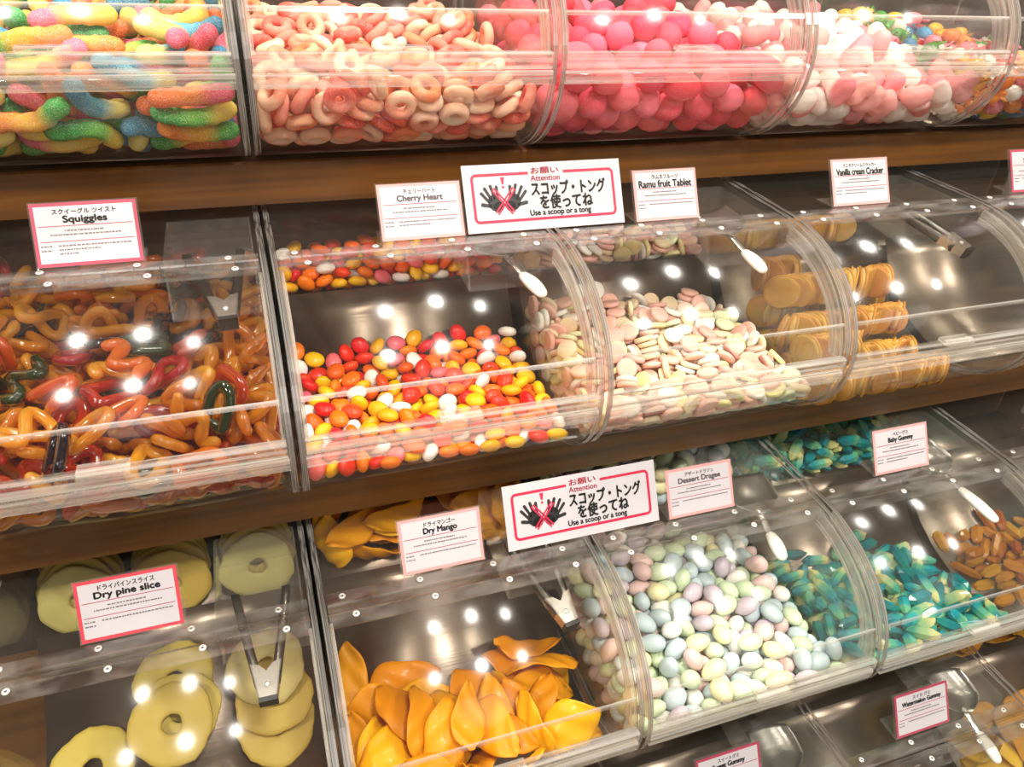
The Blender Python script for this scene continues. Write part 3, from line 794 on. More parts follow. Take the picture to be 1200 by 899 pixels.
        0,245,-88,293,62,-41,-51, 1,333,774,475,99,-5,-39, 1,1370,-92,444,46,28,49, 0,266,620,427,89,-20,-76, 0,1232,166,453,-80,-37,-29, 0,1059,229,503,-14,-40,-116, 1,754,-81,150,15,-7,49, 1,896,-290,273,42,-43,-79,
        1,962,-33,407,83,20,-18, 1,457,917,535,88,-59,59, 1,265,93,204,7,6,0, 1,416,-50,312,24,3,26, 0,550,791,483,25,0,-103, 1,507,398,432,-25,103,-6, 0,1012,-151,285,-33,17,1, 1,845,-173,382,-111,42,-34,
        1,342,-240,300,3,-90,-77, 0,1348,1008,561,27,45,97, 2,1347,613,440,88,-32,23, 0,1156,-149,403,18,39,-92, 1,583,113,470,60,-86,47,
    ),
    (0, 3): (
        0,104,-349,195,2,62,11, 0,161,-351,354,0,11,50, 0,405,-501,344,52,64,29, 0,1034,-475,292,92,-15,2, 0,284,290,530,116,-3,13, 0,145,-184,404,32,11,39, 0,104,142,232,-47,59,-33, 0,104,-113,261,73,9,77,
        0,201,-455,272,43,-95,54, 0,1212,-471,344,8,34,-46, 0,124,494,453,-17,-21,58, 0,104,229,365,26,-62,-17, 0,1071,-296,390,4,9,-58, 0,1373,-486,359,76,33,-72, 0,107,864,496,75,-19,-87, 0,826,-123,507,35,39,-55,
        0,713,-210,433,-21,-92,-28, 0,115,1007,545,28,12,-34, 0,850,-436,252,-22,27,59, 0,1062,-315,166,-9,-22,-98, 0,1027,-39,524,22,57,43, 0,225,-12,443,37,-44,-53, 0,497,-388,210,-10,-26,-102, 0,556,-486,354,-49,-17,107,
        0,296,-293,365,34,5,-18, 0,1154,-412,239,-17,-85,-17, 0,1334,-418,243,-31,-89,-32, 0,773,253,485,74,1,24, 0,275,674,573,67,-24,-23, 0,360,-297,157,-20,9,53, 0,819,509,588,69,-66,-26, 0,1279,-309,162,-27,0,-2,
        0,179,366,473,55,-28,58, 0,111,664,423,58,28,-22, 0,687,-462,278,84,-39,19, 0,155,-199,122,-17,-1,6, 0,707,76,439,55,-98,-8, 0,337,-396,277,-3,36,-69, 0,944,-350,322,73,35,-36, 0,117,15,307,-17,-61,-83,
        0,725,474,506,79,-40,-42, 0,598,-128,387,-6,34,1, 0,899,-314,166,-19,-19,-61, 0,458,413,528,79,77,54, 0,184,117,390,44,10,27, 0,1146,-142,426,17,53,97, 0,146,406,311,1,37,-115, 0,952,-201,391,99,-67,21,
        0,306,1028,555,86,-2,59, 0,539,704,560,79,9,-22, 0,1362,-296,386,55,29,106, 0,1239,569,503,-22,78,56, 0,1237,-4,453,47,91,44, 0,374,-126,386,28,15,85, 0,707,-337,204,-65,-4,15, 0,326,854,565,87,52,49,
        0,514,-263,149,-57,-82,-72, 0,142,-32,150,-117,-6,-10, 0,846,101,457,33,-45,-16, 0,660,345,439,60,-89,14, 0,244,554,495,28,-69,14, 0,480,-327,332,21,-70,3, 0,240,784,470,63,-86,-17, 0,638,1006,539,16,-6,35,
        0,1294,1059,569,67,57,12, 0,729,869,593,43,3,114, 0,964,166,489,12,67,62, 0,1003,454,535,62,-7,91, 0,800,-306,329,-6,82,71, 0,497,572,530,-24,-34,-39, 0,1386,589,491,62,47,55, 0,624,-344,338,53,-29,-33,
        0,897,777,543,-36,-106,-58, 0,850,416,463,91,34,43, 0,739,-64,408,39,26,-5, 0,1210,164,537,-14,-92,-39, 0,426,15,418,84,73,-37, 0,1232,-294,325,-27,60,17, 0,574,478,477,-20,100,-33, 0,1256,892,507,30,-53,-41,
        0,259,274,389,48,93,-7, 0,1386,941,524,32,-52,-39, 0,419,201,407,77,5,-43, 0,324,-125,120,-37,-116,-6, 0,1107,-185,141,-87,7,-7, 0,567,114,375,23,57,9, 0,719,624,497,-51,76,46, 0,243,-126,307,32,60,66,
        0,218,-259,243,-32,21,-77, 0,615,868,516,-6,92,-75, 0,1258,-142,343,25,-16,-46, 0,826,-183,120,-8,1,72, 0,910,-24,431,72,-8,-55, 0,381,364,421,75,-42,-9, 0,1151,300,495,50,10,104, 0,1001,305,434,15,55,89,
        0,641,-194,121,84,87,-10, 0,1129,466,455,-75,74,2, 0,375,643,484,-33,9,79, 0,220,233,250,13,40,60, 0,1004,-82,156,-52,-32,20, 0,380,23,166,-76,-86,-20, 0,334,-15,294,-25,-80,-76, 0,1122,913,507,16,-6,22,
        0,451,966,530,-120,12,-15, 0,251,490,354,-35,-39,-91, 0,1056,-36,379,4,29,-92, 0,493,-151,312,-46,-94,18, 0,816,955,528,-84,49,-3, 0,446,796,466,2,-21,69, 0,240,95,197,101,53,-2, 0,1343,33,319,78,28,-28,
        0,1376,308,421,19,65,51, 0,1290,-163,153,-36,45,58, 0,893,577,488,35,-8,-13, 0,1363,782,493,82,78,-29, 0,521,-116,167,-46,38,23, 0,748,757,450,18,2,6, 0,1086,102,438,-59,-97,-11, 0,641,505,349,-41,109,17,
        0,1276,685,431,-87,-11,1, 0,1217,-16,153,-111,-9,2, 0,1056,-220,272,-41,-117,-15, 0,383,-181,241,63,-76,-21, 0,350,117,330,-20,40,39, 0,507,298,346,73,34,-89, 0,950,912,531,-34,-46,40,
    ),
    (0, 4): (
        0,91,-265,349,-74,23,-81, 0,116,861,544,-77,20,-42, 0,151,117,461,-3,-22,7, 0,96,725,430,30,-19,61, 0,91,341,381,-29,-56,25, 0,100,260,463,-34,-42,21, 0,98,-150,217,4,-35,54, 0,160,-483,291,47,-8,-4,
        0,158,-542,389,110,-3,12, 0,96,108,303,82,83,-2, 0,153,-15,145,4,-109,-23, 0,155,1072,555,-107,8,-18, 0,175,673,492,17,12,8, 0,139,-369,321,89,53,-26, 0,188,-276,427,22,10,-40, 0,655,861,567,-6,4,-17,
        0,652,435,512,2,-2,-23, 0,155,-401,211,-24,-32,109, 0,166,-156,404,58,-6,15, 0,124,176,204,15,-15,66, 0,269,817,553,26,-9,-40, 0,470,-82,411,21,29,18, 0,157,408,304,-71,2,-2, 0,489,112,473,13,-10,-32,
        0,166,502,451,13,-112,-8, 0,753,98,404,-50,-23,-98, 0,274,-13,452,14,-34,-115, 0,198,623,389,-8,63,-105, 0,155,514,345,-104,-7,17, 0,451,-281,136,104,1,2, 0,155,-54,362,-4,112,-29, 0,212,69,369,9,-120,0,
        0,357,-378,195,11,-103,-49, 0,428,-495,390,84,-79,7, 0,352,-470,300,-24,4,-35, 0,276,590,489,-13,5,17, 0,1393,322,350,18,-70,-36, 0,285,207,452,-8,-7,-33, 0,422,371,478,-9,5,-73, 0,515,-386,201,-25,18,-112,
        0,271,-415,407,-23,114,31, 0,175,44,236,-7,-23,-95, 0,169,-199,111,-24,-123,-8, 0,518,567,499,-59,-73,23, 0,615,-294,433,61,-106,-10, 0,191,182,371,121,9,-1, 0,654,295,477,105,53,-17, 0,701,-49,377,-6,20,53,
        0,564,-504,308,74,-15,1, 0,187,-311,154,1,-54,113, 0,324,1106,567,-1,111,9, 0,413,749,531,19,5,73, 0,916,211,429,58,-107,17, 0,253,419,471,59,-94,-47, 0,1312,483,415,-123,-9,-9, 0,1262,296,381,-66,105,-2,
        0,708,-286,136,-7,18,115, 0,200,309,345,-7,38,-78, 0,600,8,405,36,17,55, 0,950,895,487,-4,25,-121, 0,910,446,422,-24,-6,116, 0,735,217,436,28,-1,21, 0,168,962,516,-19,-39,113, 0,201,-203,297,2,-6,87,
        0,254,-44,246,31,-110,-18, 0,385,132,386,-16,-10,-110, 0,651,-394,221,0,-16,-71, 0,1006,693,486,-5,-15,-117, 0,248,255,236,6,-20,78, 0,1269,645,398,34,-12,-83, 0,633,1038,544,-105,55,-12, 0,501,1037,544,38,20,78,
        0,207,792,450,-76,-80,-14, 0,335,382,402,63,-100,-29, 0,1061,472,417,11,108,34, 0,544,-174,363,-8,-8,-3, 0,747,872,479,-97,50,10, 0,522,384,407,87,-5,21, 0,928,-326,165,-13,-12,13, 0,1114,252,369,71,-101,13,
        0,880,38,382,-33,100,-50, 0,1016,-216,120,-93,-8,8, 0,1113,668,407,15,109,24, 0,510,-287,365,-5,-118,-14, 0,603,837,467,-91,65,18, 0,284,131,279,-105,25,-10, 0,321,-339,331,-10,-1,4, 0,346,-270,242,9,122,-20,
        0,540,-472,414,77,-76,2, 0,665,575,465,119,31,18, 0,507,-137,106,2,12,-109, 0,939,784,454,-2,-101,-65, 0,1394,633,393,-32,-65,44, 0,259,-114,127,12,-49,97, 0,735,-176,107,-100,26,-13, 0,921,-134,113,-82,-6,1,
        0,342,-222,340,5,-111,-3, 0,326,785,454,41,-20,-75, 0,420,270,393,36,10,-8, 0,405,-53,134,-37,0,-4, 0,354,219,308,2,-17,106, 0,819,-410,216,17,113,13, 0,1036,360,404,-36,2,3, 0,758,-271,385,69,103,5,
        0,347,-121,246,47,-112,30, 0,424,25,401,5,-20,-108, 0,429,532,422,-5,5,-15, 0,418,709,419,15,-1,52, 0,318,-107,347,-9,21,115, 0,323,536,353,-101,-41,12, 0,361,-191,161,-22,120,26, 0,827,-53,306,-50,19,-96,
        0,532,17,155,-7,0,-32, 0,584,-281,266,-121,-8,-1, 0,774,662,429,4,-18,-35, 0,463,888,490,68,98,9, 0,492,162,204,-116,35,-9, 0,812,-466,394,2,-22,83, 0,1101,-392,203,71,-51,14, 0,1331,-479,278,3,-51,-110,
        0,1351,-341,325,14,21,33, 0,749,-495,302,-26,-59,-106, 0,1299,-398,201,-7,118,-38, 0,995,-429,262,7,-20,-78, 0,1192,-342,255,8,-20,-34, 0,888,-431,325,30,-13,-40, 0,1356,148,310,-14,-18,79, 0,1332,-296,147,55,12,6,
        0,1152,-272,136,55,3,2, 0,1276,-207,304,34,9,68, 0,981,-35,351,1,1,18, 0,955,-246,295,59,59,-63, 0,312,53,166,-9,12,-94, 0,544,684,414,-43,-80,27, 0,349,980,523,92,36,30, 0,661,705,471,39,9,33,
        0,1178,162,321,-11,-4,25, 0,1024,-160,313,-51,-106,38, 0,1330,-190,111,-110,-6,4, 0,1212,35,291,11,-23,-80, 0,706,-385,334,6,-102,24, 0,1108,-108,266,-96,2,-37, 0,904,680,411,70,-13,-22, 0,1151,-108,118,-63,6,-3,
        0,367,-8,310,-16,-117,20, 0,980,72,292,-27,-35,10, 0,610,-20,240,96,-68,-11, 0,541,-391,305,121,1,-7, 0,733,444,429,115,-36,10, 0,1056,-240,238,-23,-13,-54, 0,570,-208,175,-13,-15,-113, 0,1229,-190,202,6,17,111,
        0,1393,30,231,11,-3,-64, 0,1392,-206,232,-87,-76,22, 0,1271,-74,239,43,99,15, 0,1367,258,243,98,-52,-40, 0,681,76,169,-108,21,-1, 0,944,-19,145,-16,-104,-20, 0,386,444,315,22,-3,-95, 0,744,312,264,19,24,-49,
        0,1333,-78,125,-50,4,-3, 0,904,545,357,34,11,-35, 0,426,67,230,-6,-17,85, 0,500,-127,266,9,11,-81, 0,565,218,408,0,0,29, 0,830,-195,309,117,39,3, 0,586,304,331,-2,119,40, 0,1085,38,272,-62,101,-33,
        0,1234,449,322,-97,-77,6,
    ),
    (1, 0): (
        0,1077,-387,586,1,-72,50, 2,866,-478,457,-9,17,-74, 0,1239,-511,292,8,114,-48, 0,940,-383,594,-42,9,-37, 2,1061,-531,441,-109,0,-17, 0,803,-23,739,-2,15,-32, 1,647,-496,469,20,17,-37, 0,1313,763,700,-37,105,26,
        1,369,534,712,5,-98,-7, 1,1374,-481,459,-22,25,-66, 2,877,515,690,18,-8,61, 2,1180,-346,608,-87,-34,-51, 2,874,164,709,10,-117,-7, 0,528,915,735,97,-67,5, 2,537,-484,591,-12,-38,42, 1,949,-79,667,103,38,24,
        1,410,-342,637,7,12,34, 0,775,621,787,1,2,-91, 2,713,-119,631,6,13,25, 1,699,367,721,-26,-55,-89, 2,527,216,656,87,-74,12, 1,1074,946,783,-3,-23,57, 1,1359,-246,561,-83,76,-23, 0,651,634,687,-36,4,3,
        0,1111,863,696,22,-4,-75, 0,354,20,673,114,49,23, 1,93,1070,707,-7,73,4, 1,357,336,679,-30,0,-74, 2,650,-396,623,-118,-17,-32, 0,1371,-22,632,58,-24,66, 0,952,369,721,116,22,28, 2,1042,440,698,85,84,23,
        0,1030,-262,585,32,-43,53, 2,995,943,681,-20,36,-72, 1,320,762,753,9,-6,11, 2,967,-390,485,54,-76,10, 1,1317,954,726,15,-7,-10, 0,1342,437,712,87,56,12, 0,1062,181,677,78,68,13, 0,566,703,724,-16,-29,-91,
        1,622,1067,727,104,-22,4, 0,750,-298,453,-16,-41,-110, 2,1332,583,708,-30,107,-33, 1,779,846,758,-14,9,38, 0,1136,-177,615,72,62,64, 1,770,-270,606,31,104,-11, 2,1230,-167,618,-76,45,-19, 1,1332,326,646,54,101,12,
        0,841,1023,774,74,-88,17, 0,131,684,714,-12,9,-42, 0,768,12,674,-3,10,26, 1,1254,152,650,28,-13,24, 0,363,-438,446,10,4,26, 0,1097,510,661,6,-3,-29, 1,508,-137,688,-20,-7,86, 0,1236,-346,512,24,-36,-17,
        0,1096,-503,395,33,107,31, 2,1260,-364,396,-5,5,86, 0,1068,416,593,51,107,-19, 0,538,-468,430,-18,55,-97, 0,1358,-459,350,-10,12,59, 1,311,-427,260,-123,-18,3, 0,1193,12,622,24,-3,-33, 0,448,-404,309,-3,13,-24,
        2,675,-451,274,24,-106,1, 0,565,499,661,-32,-11,-54, 1,203,1049,683,-89,63,-60, 0,671,536,685,63,-72,19, 2,543,-245,566,16,-15,44, 1,840,723,689,-33,-113,11, 1,197,252,709,-29,-62,84, 2,440,-356,517,100,27,-27,
        2,1377,-231,434,-13,-36,38, 0,775,-358,408,-14,-30,-108, 1,659,106,595,85,-83,3, 0,181,-325,475,17,-22,5, 0,961,-441,293,-14,-38,112, 0,1286,271,535,-112,19,-2, 1,470,50,602,-6,10,-71, 2,751,-132,450,81,95,-11,
        2,935,-234,497,-13,-99,-63, 1,947,1033,654,-69,-55,35, 2,266,601,645,-1,0,19, 2,208,-550,472,41,-12,-2, 0,299,-238,615,16,13,-1, 2,134,440,699,-5,-29,-1, 1,711,245,672,-9,3,-18, 0,176,412,655,35,-4,-98,
        0,1106,-317,436,-71,54,-19, 1,357,869,695,-80,57,-1, 1,1134,891,609,14,-19,-38, 0,182,917,628,78,83,-29, 1,1030,63,582,12,9,23, 2,439,667,581,24,-57,34, 2,1148,646,592,68,100,30, 1,205,300,569,-9,-10,-26,
        1,163,27,701,-110,3,-28, 2,206,-508,342,10,115,-22, 0,520,-370,221,-34,-115,-33, 1,813,-467,372,1,12,101, 2,590,485,586,63,-82,24, 2,732,-379,299,11,16,68, 0,1224,186,562,-5,-31,110, 1,953,-122,530,-38,63,91,
        0,157,-187,608,-41,101,62, 1,1356,573,580,53,-87,-24, 2,1351,-361,256,27,-6,49, 1,1397,93,451,34,41,37, 0,1296,-292,142,10,13,122, 2,833,-331,193,14,18,76, 2,788,998,662,-80,-91,-6, 1,368,156,585,78,-53,-49,
        1,253,-216,398,1,3,-3, 1,808,564,606,112,29,11, 0,679,405,545,6,42,110, 2,892,210,625,90,79,3, 1,657,-150,384,110,-3,-31, 2,1423,779,500,70,-30,-70, 0,1416,443,456,-64,-41,64, 1,1381,-7,224,16,36,41,
        0,177,-128,102,-12,122,0, 1,229,-364,357,-17,-8,-59, 1,1333,1032,558,6,6,44, 0,1179,-340,324,84,87,0, 0,541,-361,378,27,-115,-16, 1,1314,-137,348,5,26,-119, 2,582,-263,110,-12,-13,-66, 2,256,-25,552,-99,69,-20,
        0,754,-295,137,94,63,-17, 0,815,-43,519,-22,26,-108, 2,160,-140,320,117,-17,-8, 1,162,169,468,-26,-22,-78, 2,482,278,552,-88,68,-8, 0,237,759,536,5,-13,62, 1,412,434,493,1,-3,-19, 1,950,121,424,6,24,-118,
        2,476,823,589,-91,79,36, 2,152,177,616,8,65,66, 0,1333,1013,648,11,8,-78, 1,1251,469,493,55,-100,51, 2,1309,797,621,-120,9,-16, 2,597,889,682,119,24,8, 1,1118,1085,662,99,-1,-23, 2,1054,-312,166,3,117,2,
        1,944,-332,228,-33,-115,11, 2,1095,-361,261,-48,-97,8, 2,598,-85,519,5,1,-28, 2,152,13,456,124,3,16, 0,866,130,540,17,10,106, 2,816,485,557,-15,-15,-43, 2,282,1076,622,19,97,-13, 0,925,880,575,-11,13,78,
        1,1270,624,487,103,41,-10, 1,584,723,585,9,14,-39, 2,1226,-13,517,-5,1,-71, 0,483,-179,514,55,101,46, 2,1027,198,533,-23,3,-123, 1,458,-149,374,-89,73,-1, 1,632,266,515,-106,13,-5, 1,997,-113,213,74,83,-16,
        0,990,363,548,0,17,120, 2,425,1025,610,76,80,-47, 1,381,566,549,-48,-106,39, 1,350,-185,245,-123,0,-13, 0,596,927,544,78,93,16, 1,296,981,519,-57,110,5, 0,803,692,536,2,-6,-13, 0,699,561,470,0,-120,-13,
        0,552,663,412,24,5,-92, 0,620,45,372,106,-37,8, 0,314,2,228,-10,9,3, 0,583,104,467,-2,-109,11, 0,440,-54,459,2,124,12, 2,289,-2,374,-58,104,-2, 1,272,294,455,17,4,117, 2,67,-500,510,-21,60,-21,
        1,125,-369,632,-11,-44,-52, 0,141,-425,469,-12,92,30, 2,134,-320,192,-66,94,-21, 1,118,-21,571,31,-12,-71, 1,101,881,520,81,-47,-47, 2,1376,344,397,-16,-83,30, 0,159,520,433,-22,110,-4, 0,131,-183,247,5,-7,-42,
        1,286,-186,504,34,110,7, 2,1103,-240,96,-2,17,116, 0,236,-297,163,115,-23,21, 1,93,653,486,-74,33,-89, 0,1323,-280,240,-106,-17,11, 0,119,220,260,-44,79,-7, 1,1250,-134,442,-14,-15,47, 1,167,417,344,14,-45,-100,
        0,1340,-144,178,52,-12,113, 2,1097,598,617,-104,25,-11, 2,354,-231,95,113,7,1, 1,436,119,414,-15,2,-5, 2,1313,60,307,-32,111,-29, 1,1091,-58,453,-81,80,3, 1,1312,442,312,32,-120,-16, 1,127,87,320,28,-1,-69,
        1,174,729,614,-114,31,14, 1,1247,124,188,-124,-14,11, 2,1303,235,307,-9,-1,1, 1,405,884,555,-59,-87,5, 2,172,-17,405,-3,-10,21, 2,1273,748,407,15,-6,30, 1,918,-111,115,89,82,8, 1,620,255,322,-26,2,-3,
        1,164,-63,181,-106,-65,-3, 1,1034,692,493,18,-119,22, 0,1251,789,538,-20,-20,115, 1,610,-246,257,-17,14,-4, 0,1266,240,428,-56,-95,-33, 2,796,1035,612,4,-6,87, 2,349,208,494,-109,-34,21, 2,1108,1073,542,5,1,-120,
        0,705,-103,133,35,112,5, 2,1283,-60,104,-54,109,15, 2,205,95,151,8,14,-83, 0,1262,922,492,-2,0,-9, 1,1146,553,366,-31,113,13, 2,793,-82,201,93,76,-4, 0,578,877,462,10,-2,-2, 0,833,-54,261,-8,-5,-40,
        1,1069,189,371,-11,-12,98, 1,1217,350,388,2,8,-37, 2,801,406,456,11,-29,-55, 2,1024,487,491,-2,-119,-29, 1,900,-224,360,-87,-15,-2, 1,1236,83,432,12,-18,76, 0,205,494,581,-16,-5,101,
    ),
    (1, 1): (
        0,313,-378,198,68,34,59, 10,399,870,600,-11,20,89, 10,329,864,709,-24,-1,9, 10,313,864,629,117,-21,33, 10,599,870,724,-17,20,-29, 0,1379,-390,176,104,-17,0, 0,533,223,264,-29,37,-51, 0,245,-60,256,-70,-100,-12,
        0,560,-200,220,10,25,65, 10,1414,871,697,-17,47,-34, 0,1262,-406,195,-13,-113,9, 0,684,317,282,85,-68,26, 0,230,-405,204,28,-87,-37, 0,185,511,296,-21,-114,-36, 10,85,868,695,-64,12,-47, 0,665,53,266,-9,35,-97,
        0,647,394,295,-55,99,-41, 0,83,-387,203,-31,77,9, 10,99,862,608,108,11,-15, 10,496,889,713,79,-80,26, 10,966,851,738,-33,-79,-67, 0,847,488,311,-12,-30,-28, 0,842,-267,236,14,115,3, 10,1306,868,724,16,-5,-23,
        10,1230,933,772,-111,49,6, 0,974,-196,247,84,79,10, 0,822,109,252,20,5,75, 0,89,556,336,-59,81,27, 10,565,870,661,52,-91,8, 10,787,871,602,103,-35,1, 0,1306,384,285,-54,-103,14, 0,981,-430,202,23,-107,45,
        10,699,864,707,-25,24,50, 0,92,-224,233,-42,99,-2, 0,593,-337,213,-116,33,6, 0,868,-419,193,-23,9,20, 10,669,861,623,-32,40,-112, 10,870,860,712,28,-28,115, 10,91,1000,762,97,64,10, 0,502,-90,253,117,-28,-4,
        0,1240,-306,229,2,-3,39, 10,206,852,628,74,31,-36, 0,769,-380,170,100,15,-8, 0,182,40,262,-31,-119,-2, 10,514,864,605,9,-114,31, 10,1073,866,691,1,89,-14, 0,1387,307,265,68,-50,10, 10,192,935,729,2,7,50,
        0,679,542,324,-7,-114,-39, 0,669,-359,169,-60,85,-36, 0,704,245,248,105,-29,-3, 0,790,302,267,-72,-58,-23, 0,1414,-311,206,-46,27,-62, 0,1162,485,289,-13,21,-17, 10,405,924,730,4,22,49, 0,447,-424,197,42,-101,36,
        0,957,-296,235,-10,35,102, 0,559,523,330,27,-25,-83, 0,1240,-4,241,28,119,-24, 0,1230,542,324,-2,47,-112, 10,429,878,667,-19,-1,-56, 0,601,-117,235,-49,49,-17, 10,295,940,737,1,-16,-48, 0,1054,481,290,-22,-106,59,
        10,1239,1096,772,-59,91,-8, 0,661,-245,212,-33,-98,43, 0,134,305,251,99,3,-37, 0,222,-157,221,71,-71,-15, 0,553,401,286,-78,-79,18, 0,951,181,267,9,-44,95, 0,997,-90,268,-5,-8,97, 0,1405,-200,236,96,-39,-43,
        0,1230,-156,213,96,-60,9, 0,793,554,334,-83,-44,-16, 0,1071,550,337,41,20,-40, 10,678,918,752,-31,111,-35, 0,951,528,311,-57,-84,-36, 0,1015,366,272,-14,-98,4, 10,1401,871,599,87,64,-13, 0,931,91,236,120,12,-3,
        0,91,241,223,82,82,-12, 0,215,224,246,83,-52,-14, 0,474,-149,205,3,13,58, 0,90,468,270,32,-43,62, 10,408,1110,755,48,-107,-4, 0,290,378,282,11,-2,31, 0,1389,522,323,-7,-113,35, 0,1125,-411,188,-18,5,9,
        10,485,919,774,9,-117,35, 10,1169,876,723,-15,-11,72, 0,375,511,312,14,38,-21, 0,360,-273,226,-26,-4,100, 0,1030,-360,222,-21,3,14, 10,1201,869,601,107,-10,5, 0,1140,-312,204,52,-110,-31, 0,472,474,284,-40,-5,-12,
        0,179,-264,201,10,-12,40, 10,164,1087,759,0,-19,25, 10,827,1053,751,-2,76,63, 10,913,1019,754,-50,-18,61, 10,1221,877,672,-80,91,-2, 10,1328,865,657,-5,117,14, 0,880,256,258,110,15,-3, 0,1073,-165,225,-110,-12,9,
        0,1086,290,224,-3,-37,109, 0,1189,335,264,-52,-9,0, 0,1303,-111,231,55,60,62, 0,262,-293,218,-51,-73,15, 0,376,160,258,4,-2,13, 10,779,916,734,6,-8,-59, 0,368,329,242,14,-13,17, 0,1238,107,241,2,-25,35,
        0,587,311,252,92,-43,10, 10,1039,876,596,47,107,-27, 10,621,993,752,15,10,4, 0,1335,-291,188,-30,-10,-60, 0,840,-113,229,-54,14,92, 0,163,-372,177,61,56,8, 0,466,197,219,52,65,-4, 0,323,1,247,5,3,104,
        0,692,-181,234,-67,4,-38, 0,1274,480,291,19,-63,-103, 0,297,-187,230,-40,-67,22, 0,385,-168,234,-1,-10,-38, 10,324,1030,756,-16,11,-3, 10,880,871,630,-2,37,-46, 0,1390,153,214,-107,23,4, 10,614,1090,773,-1,11,-2,
        0,377,435,261,-25,32,89, 0,1146,-212,222,72,-61,82, 0,751,-302,189,-63,38,43, 10,791,877,671,-7,-2,62, 0,465,9,231,42,105,36, 0,73,-116,223,75,-15,-82, 10,741,1036,754,-36,-38,55, 0,864,359,262,-57,-97,-35,
        0,851,-24,229,-84,-16,-28, 0,95,392,238,37,86,-63, 0,461,546,331,20,-49,81, 0,1326,-214,213,-4,41,72, 0,1102,426,252,81,3,6, 0,391,-355,158,-2,-30,-78, 10,998,1027,753,-17,-15,73, 10,517,1018,773,101,66,-13,
        0,1416,-4,215,-35,47,-45, 10,145,918,660,17,-32,-57, 0,505,-209,158,69,69,-24, 0,423,-271,183,-21,9,107, 10,1029,896,753,66,63,-85, 0,1322,63,235,-29,-21,4, 0,745,-38,225,-32,38,82, 10,1126,881,644,-21,-17,75,
        0,315,232,225,-43,3,45, 10,94,962,697,-22,-19,-24, 0,1073,-261,194,-73,-18,66, 0,1105,126,239,-52,-19,22, 10,971,870,653,-102,43,-4, 0,291,487,275,-68,81,34, 0,1142,-91,220,46,18,-18, 0,748,-125,220,111,-34,36,
        10,243,919,664,20,-10,-18, 0,1295,305,232,22,-5,89, 0,1195,189,227,-14,-88,-3, 0,490,-336,163,11,92,20, 0,194,432,235,-4,119,38, 0,121,-12,218,-29,-94,-10, 0,583,-324,136,-23,11,29, 0,91,73,216,6,30,-73,
        0,1375,466,259,-84,-10,0, 10,1119,1062,743,103,17,20, 10,1353,1051,689,-73,55,-30, 0,516,83,222,-114,-39,-31, 0,903,449,268,42,-38,-44, 0,594,230,205,24,9,-91, 0,587,-13,238,6,41,112, 0,758,386,277,-46,-90,-27,
        0,739,477,294,-38,9,25, 0,929,-95,215,-1,20,68, 0,488,308,238,47,11,-61, 0,373,72,243,-26,48,39, 0,1390,249,223,18,-113,40, 0,782,207,217,-91,57,-52, 0,1392,-115,206,-99,-37,-11, 0,1286,206,235,-21,38,71,
        0,1133,-19,217,26,-51,106, 10,1081,954,739,-17,-27,102, 10,1406,1110,686,-26,-45,71, 0,616,480,269,11,-43,94, 0,161,-88,203,-74,-17,13, 0,498,407,235,5,14,79, 0,784,46,204,113,-13,-37, 0,160,153,238,10,116,-46,
        10,256,928,564,-13,-30,-87, 0,962,-348,167,-25,40,-84, 0,1203,269,218,-74,22,20, 0,214,352,217,-40,-55,-61, 10,945,935,726,21,-95,-22, 10,437,1020,732,-23,-22,-85, 0,1243,-53,182,-2,14,-9, 0,715,128,231,122,-18,9,
        0,1048,46,225,-48,-80,52, 10,1293,1088,725,-80,71,-32, 10,1267,945,556,-6,-13,-100, 0,1205,-333,152,-32,-15,34, 0,280,93,216,-94,-44,-1, 10,1111,935,560,36,108,-26, 0,274,300,213,21,57,-6, 10,619,913,591,69,-103,-16,
        10,256,1036,711,105,-24,-53, 0,1203,414,240,-50,-24,10, 0,873,-183,212,-42,4,8, 0,419,253,232,43,84,-32, 0,987,439,239,14,-26,85, 0,867,-253,173,-19,7,118, 0,872,195,214,-3,33,63, 0,415,-77,198,57,11,14,
        0,984,-18,229,19,-39,96, 0,1145,56,206,51,-6,-7, 0,673,16,184,-37,-22,13, 0,306,-90,199,10,6,-81, 0,152,-175,183,-18,-103,-30, 0,388,0,169,-26,52,-12, 0,967,299,239,-70,-32,-59, 0,1332,-22,200,104,-62,2,
        0,1402,388,241,77,42,-46, 0,764,-228,180,-79,-37,-12, 0,676,332,196,-32,1,15, 10,510,946,621,-10,-23,-109, 0,1009,-220,177,29,26,49, 10,100,950,555,1,11,101, 0,869,-327,141,-21,20,32, 0,1025,149,209,-43,-25,10,
        0,1122,204,203,29,30,-36, 10,468,944,558,-9,-10,-75, 10,850,942,558,93,-68,11, 10,301,1121,723,-65,17,-28, 10,689,1128,725,27,68,-101, 0,1068,-342,146,-17,6,22, 10,1186,1033,708,-34,42,76, 10,1388,961,554,-3,-19,121,
        0,94,-250,143,15,72,-63, 10,717,942,558,61,-99,13, 10,365,959,555,-111,-48,8, 0,692,206,181,-45,-105,-9, 10,864,1116,736,-98,26,-7, 10,1325,933,610,-5,28,-72, 10,538,1120,734,-8,13,8, 0,616,72,211,29,-6,29,
        0,1114,353,195,23,-27,50, 10,898,970,681,8,15,-12, 0,440,118,174,11,30,51, 0,1300,-322,134,-15,18,53, 10,93,1051,683,-69,9,-29, 0,420,375,203,-57,-101,-28, 0,102,332,179,1,-118,-31, 0,649,-86,193,-71,54,-17,
        10,722,945,630,9,-110,28, 10,1212,968,694,6,102,-49, 10,1319,950,692,-27,2,112, 0,1356,67,168,-113,15,-22, 0,607,394,214,-100,-8,-4, 10,889,1045,660,-32,-85,-54, 10,460,997,665,73,89,-18, 0,1397,-299,123,93,-57,4,
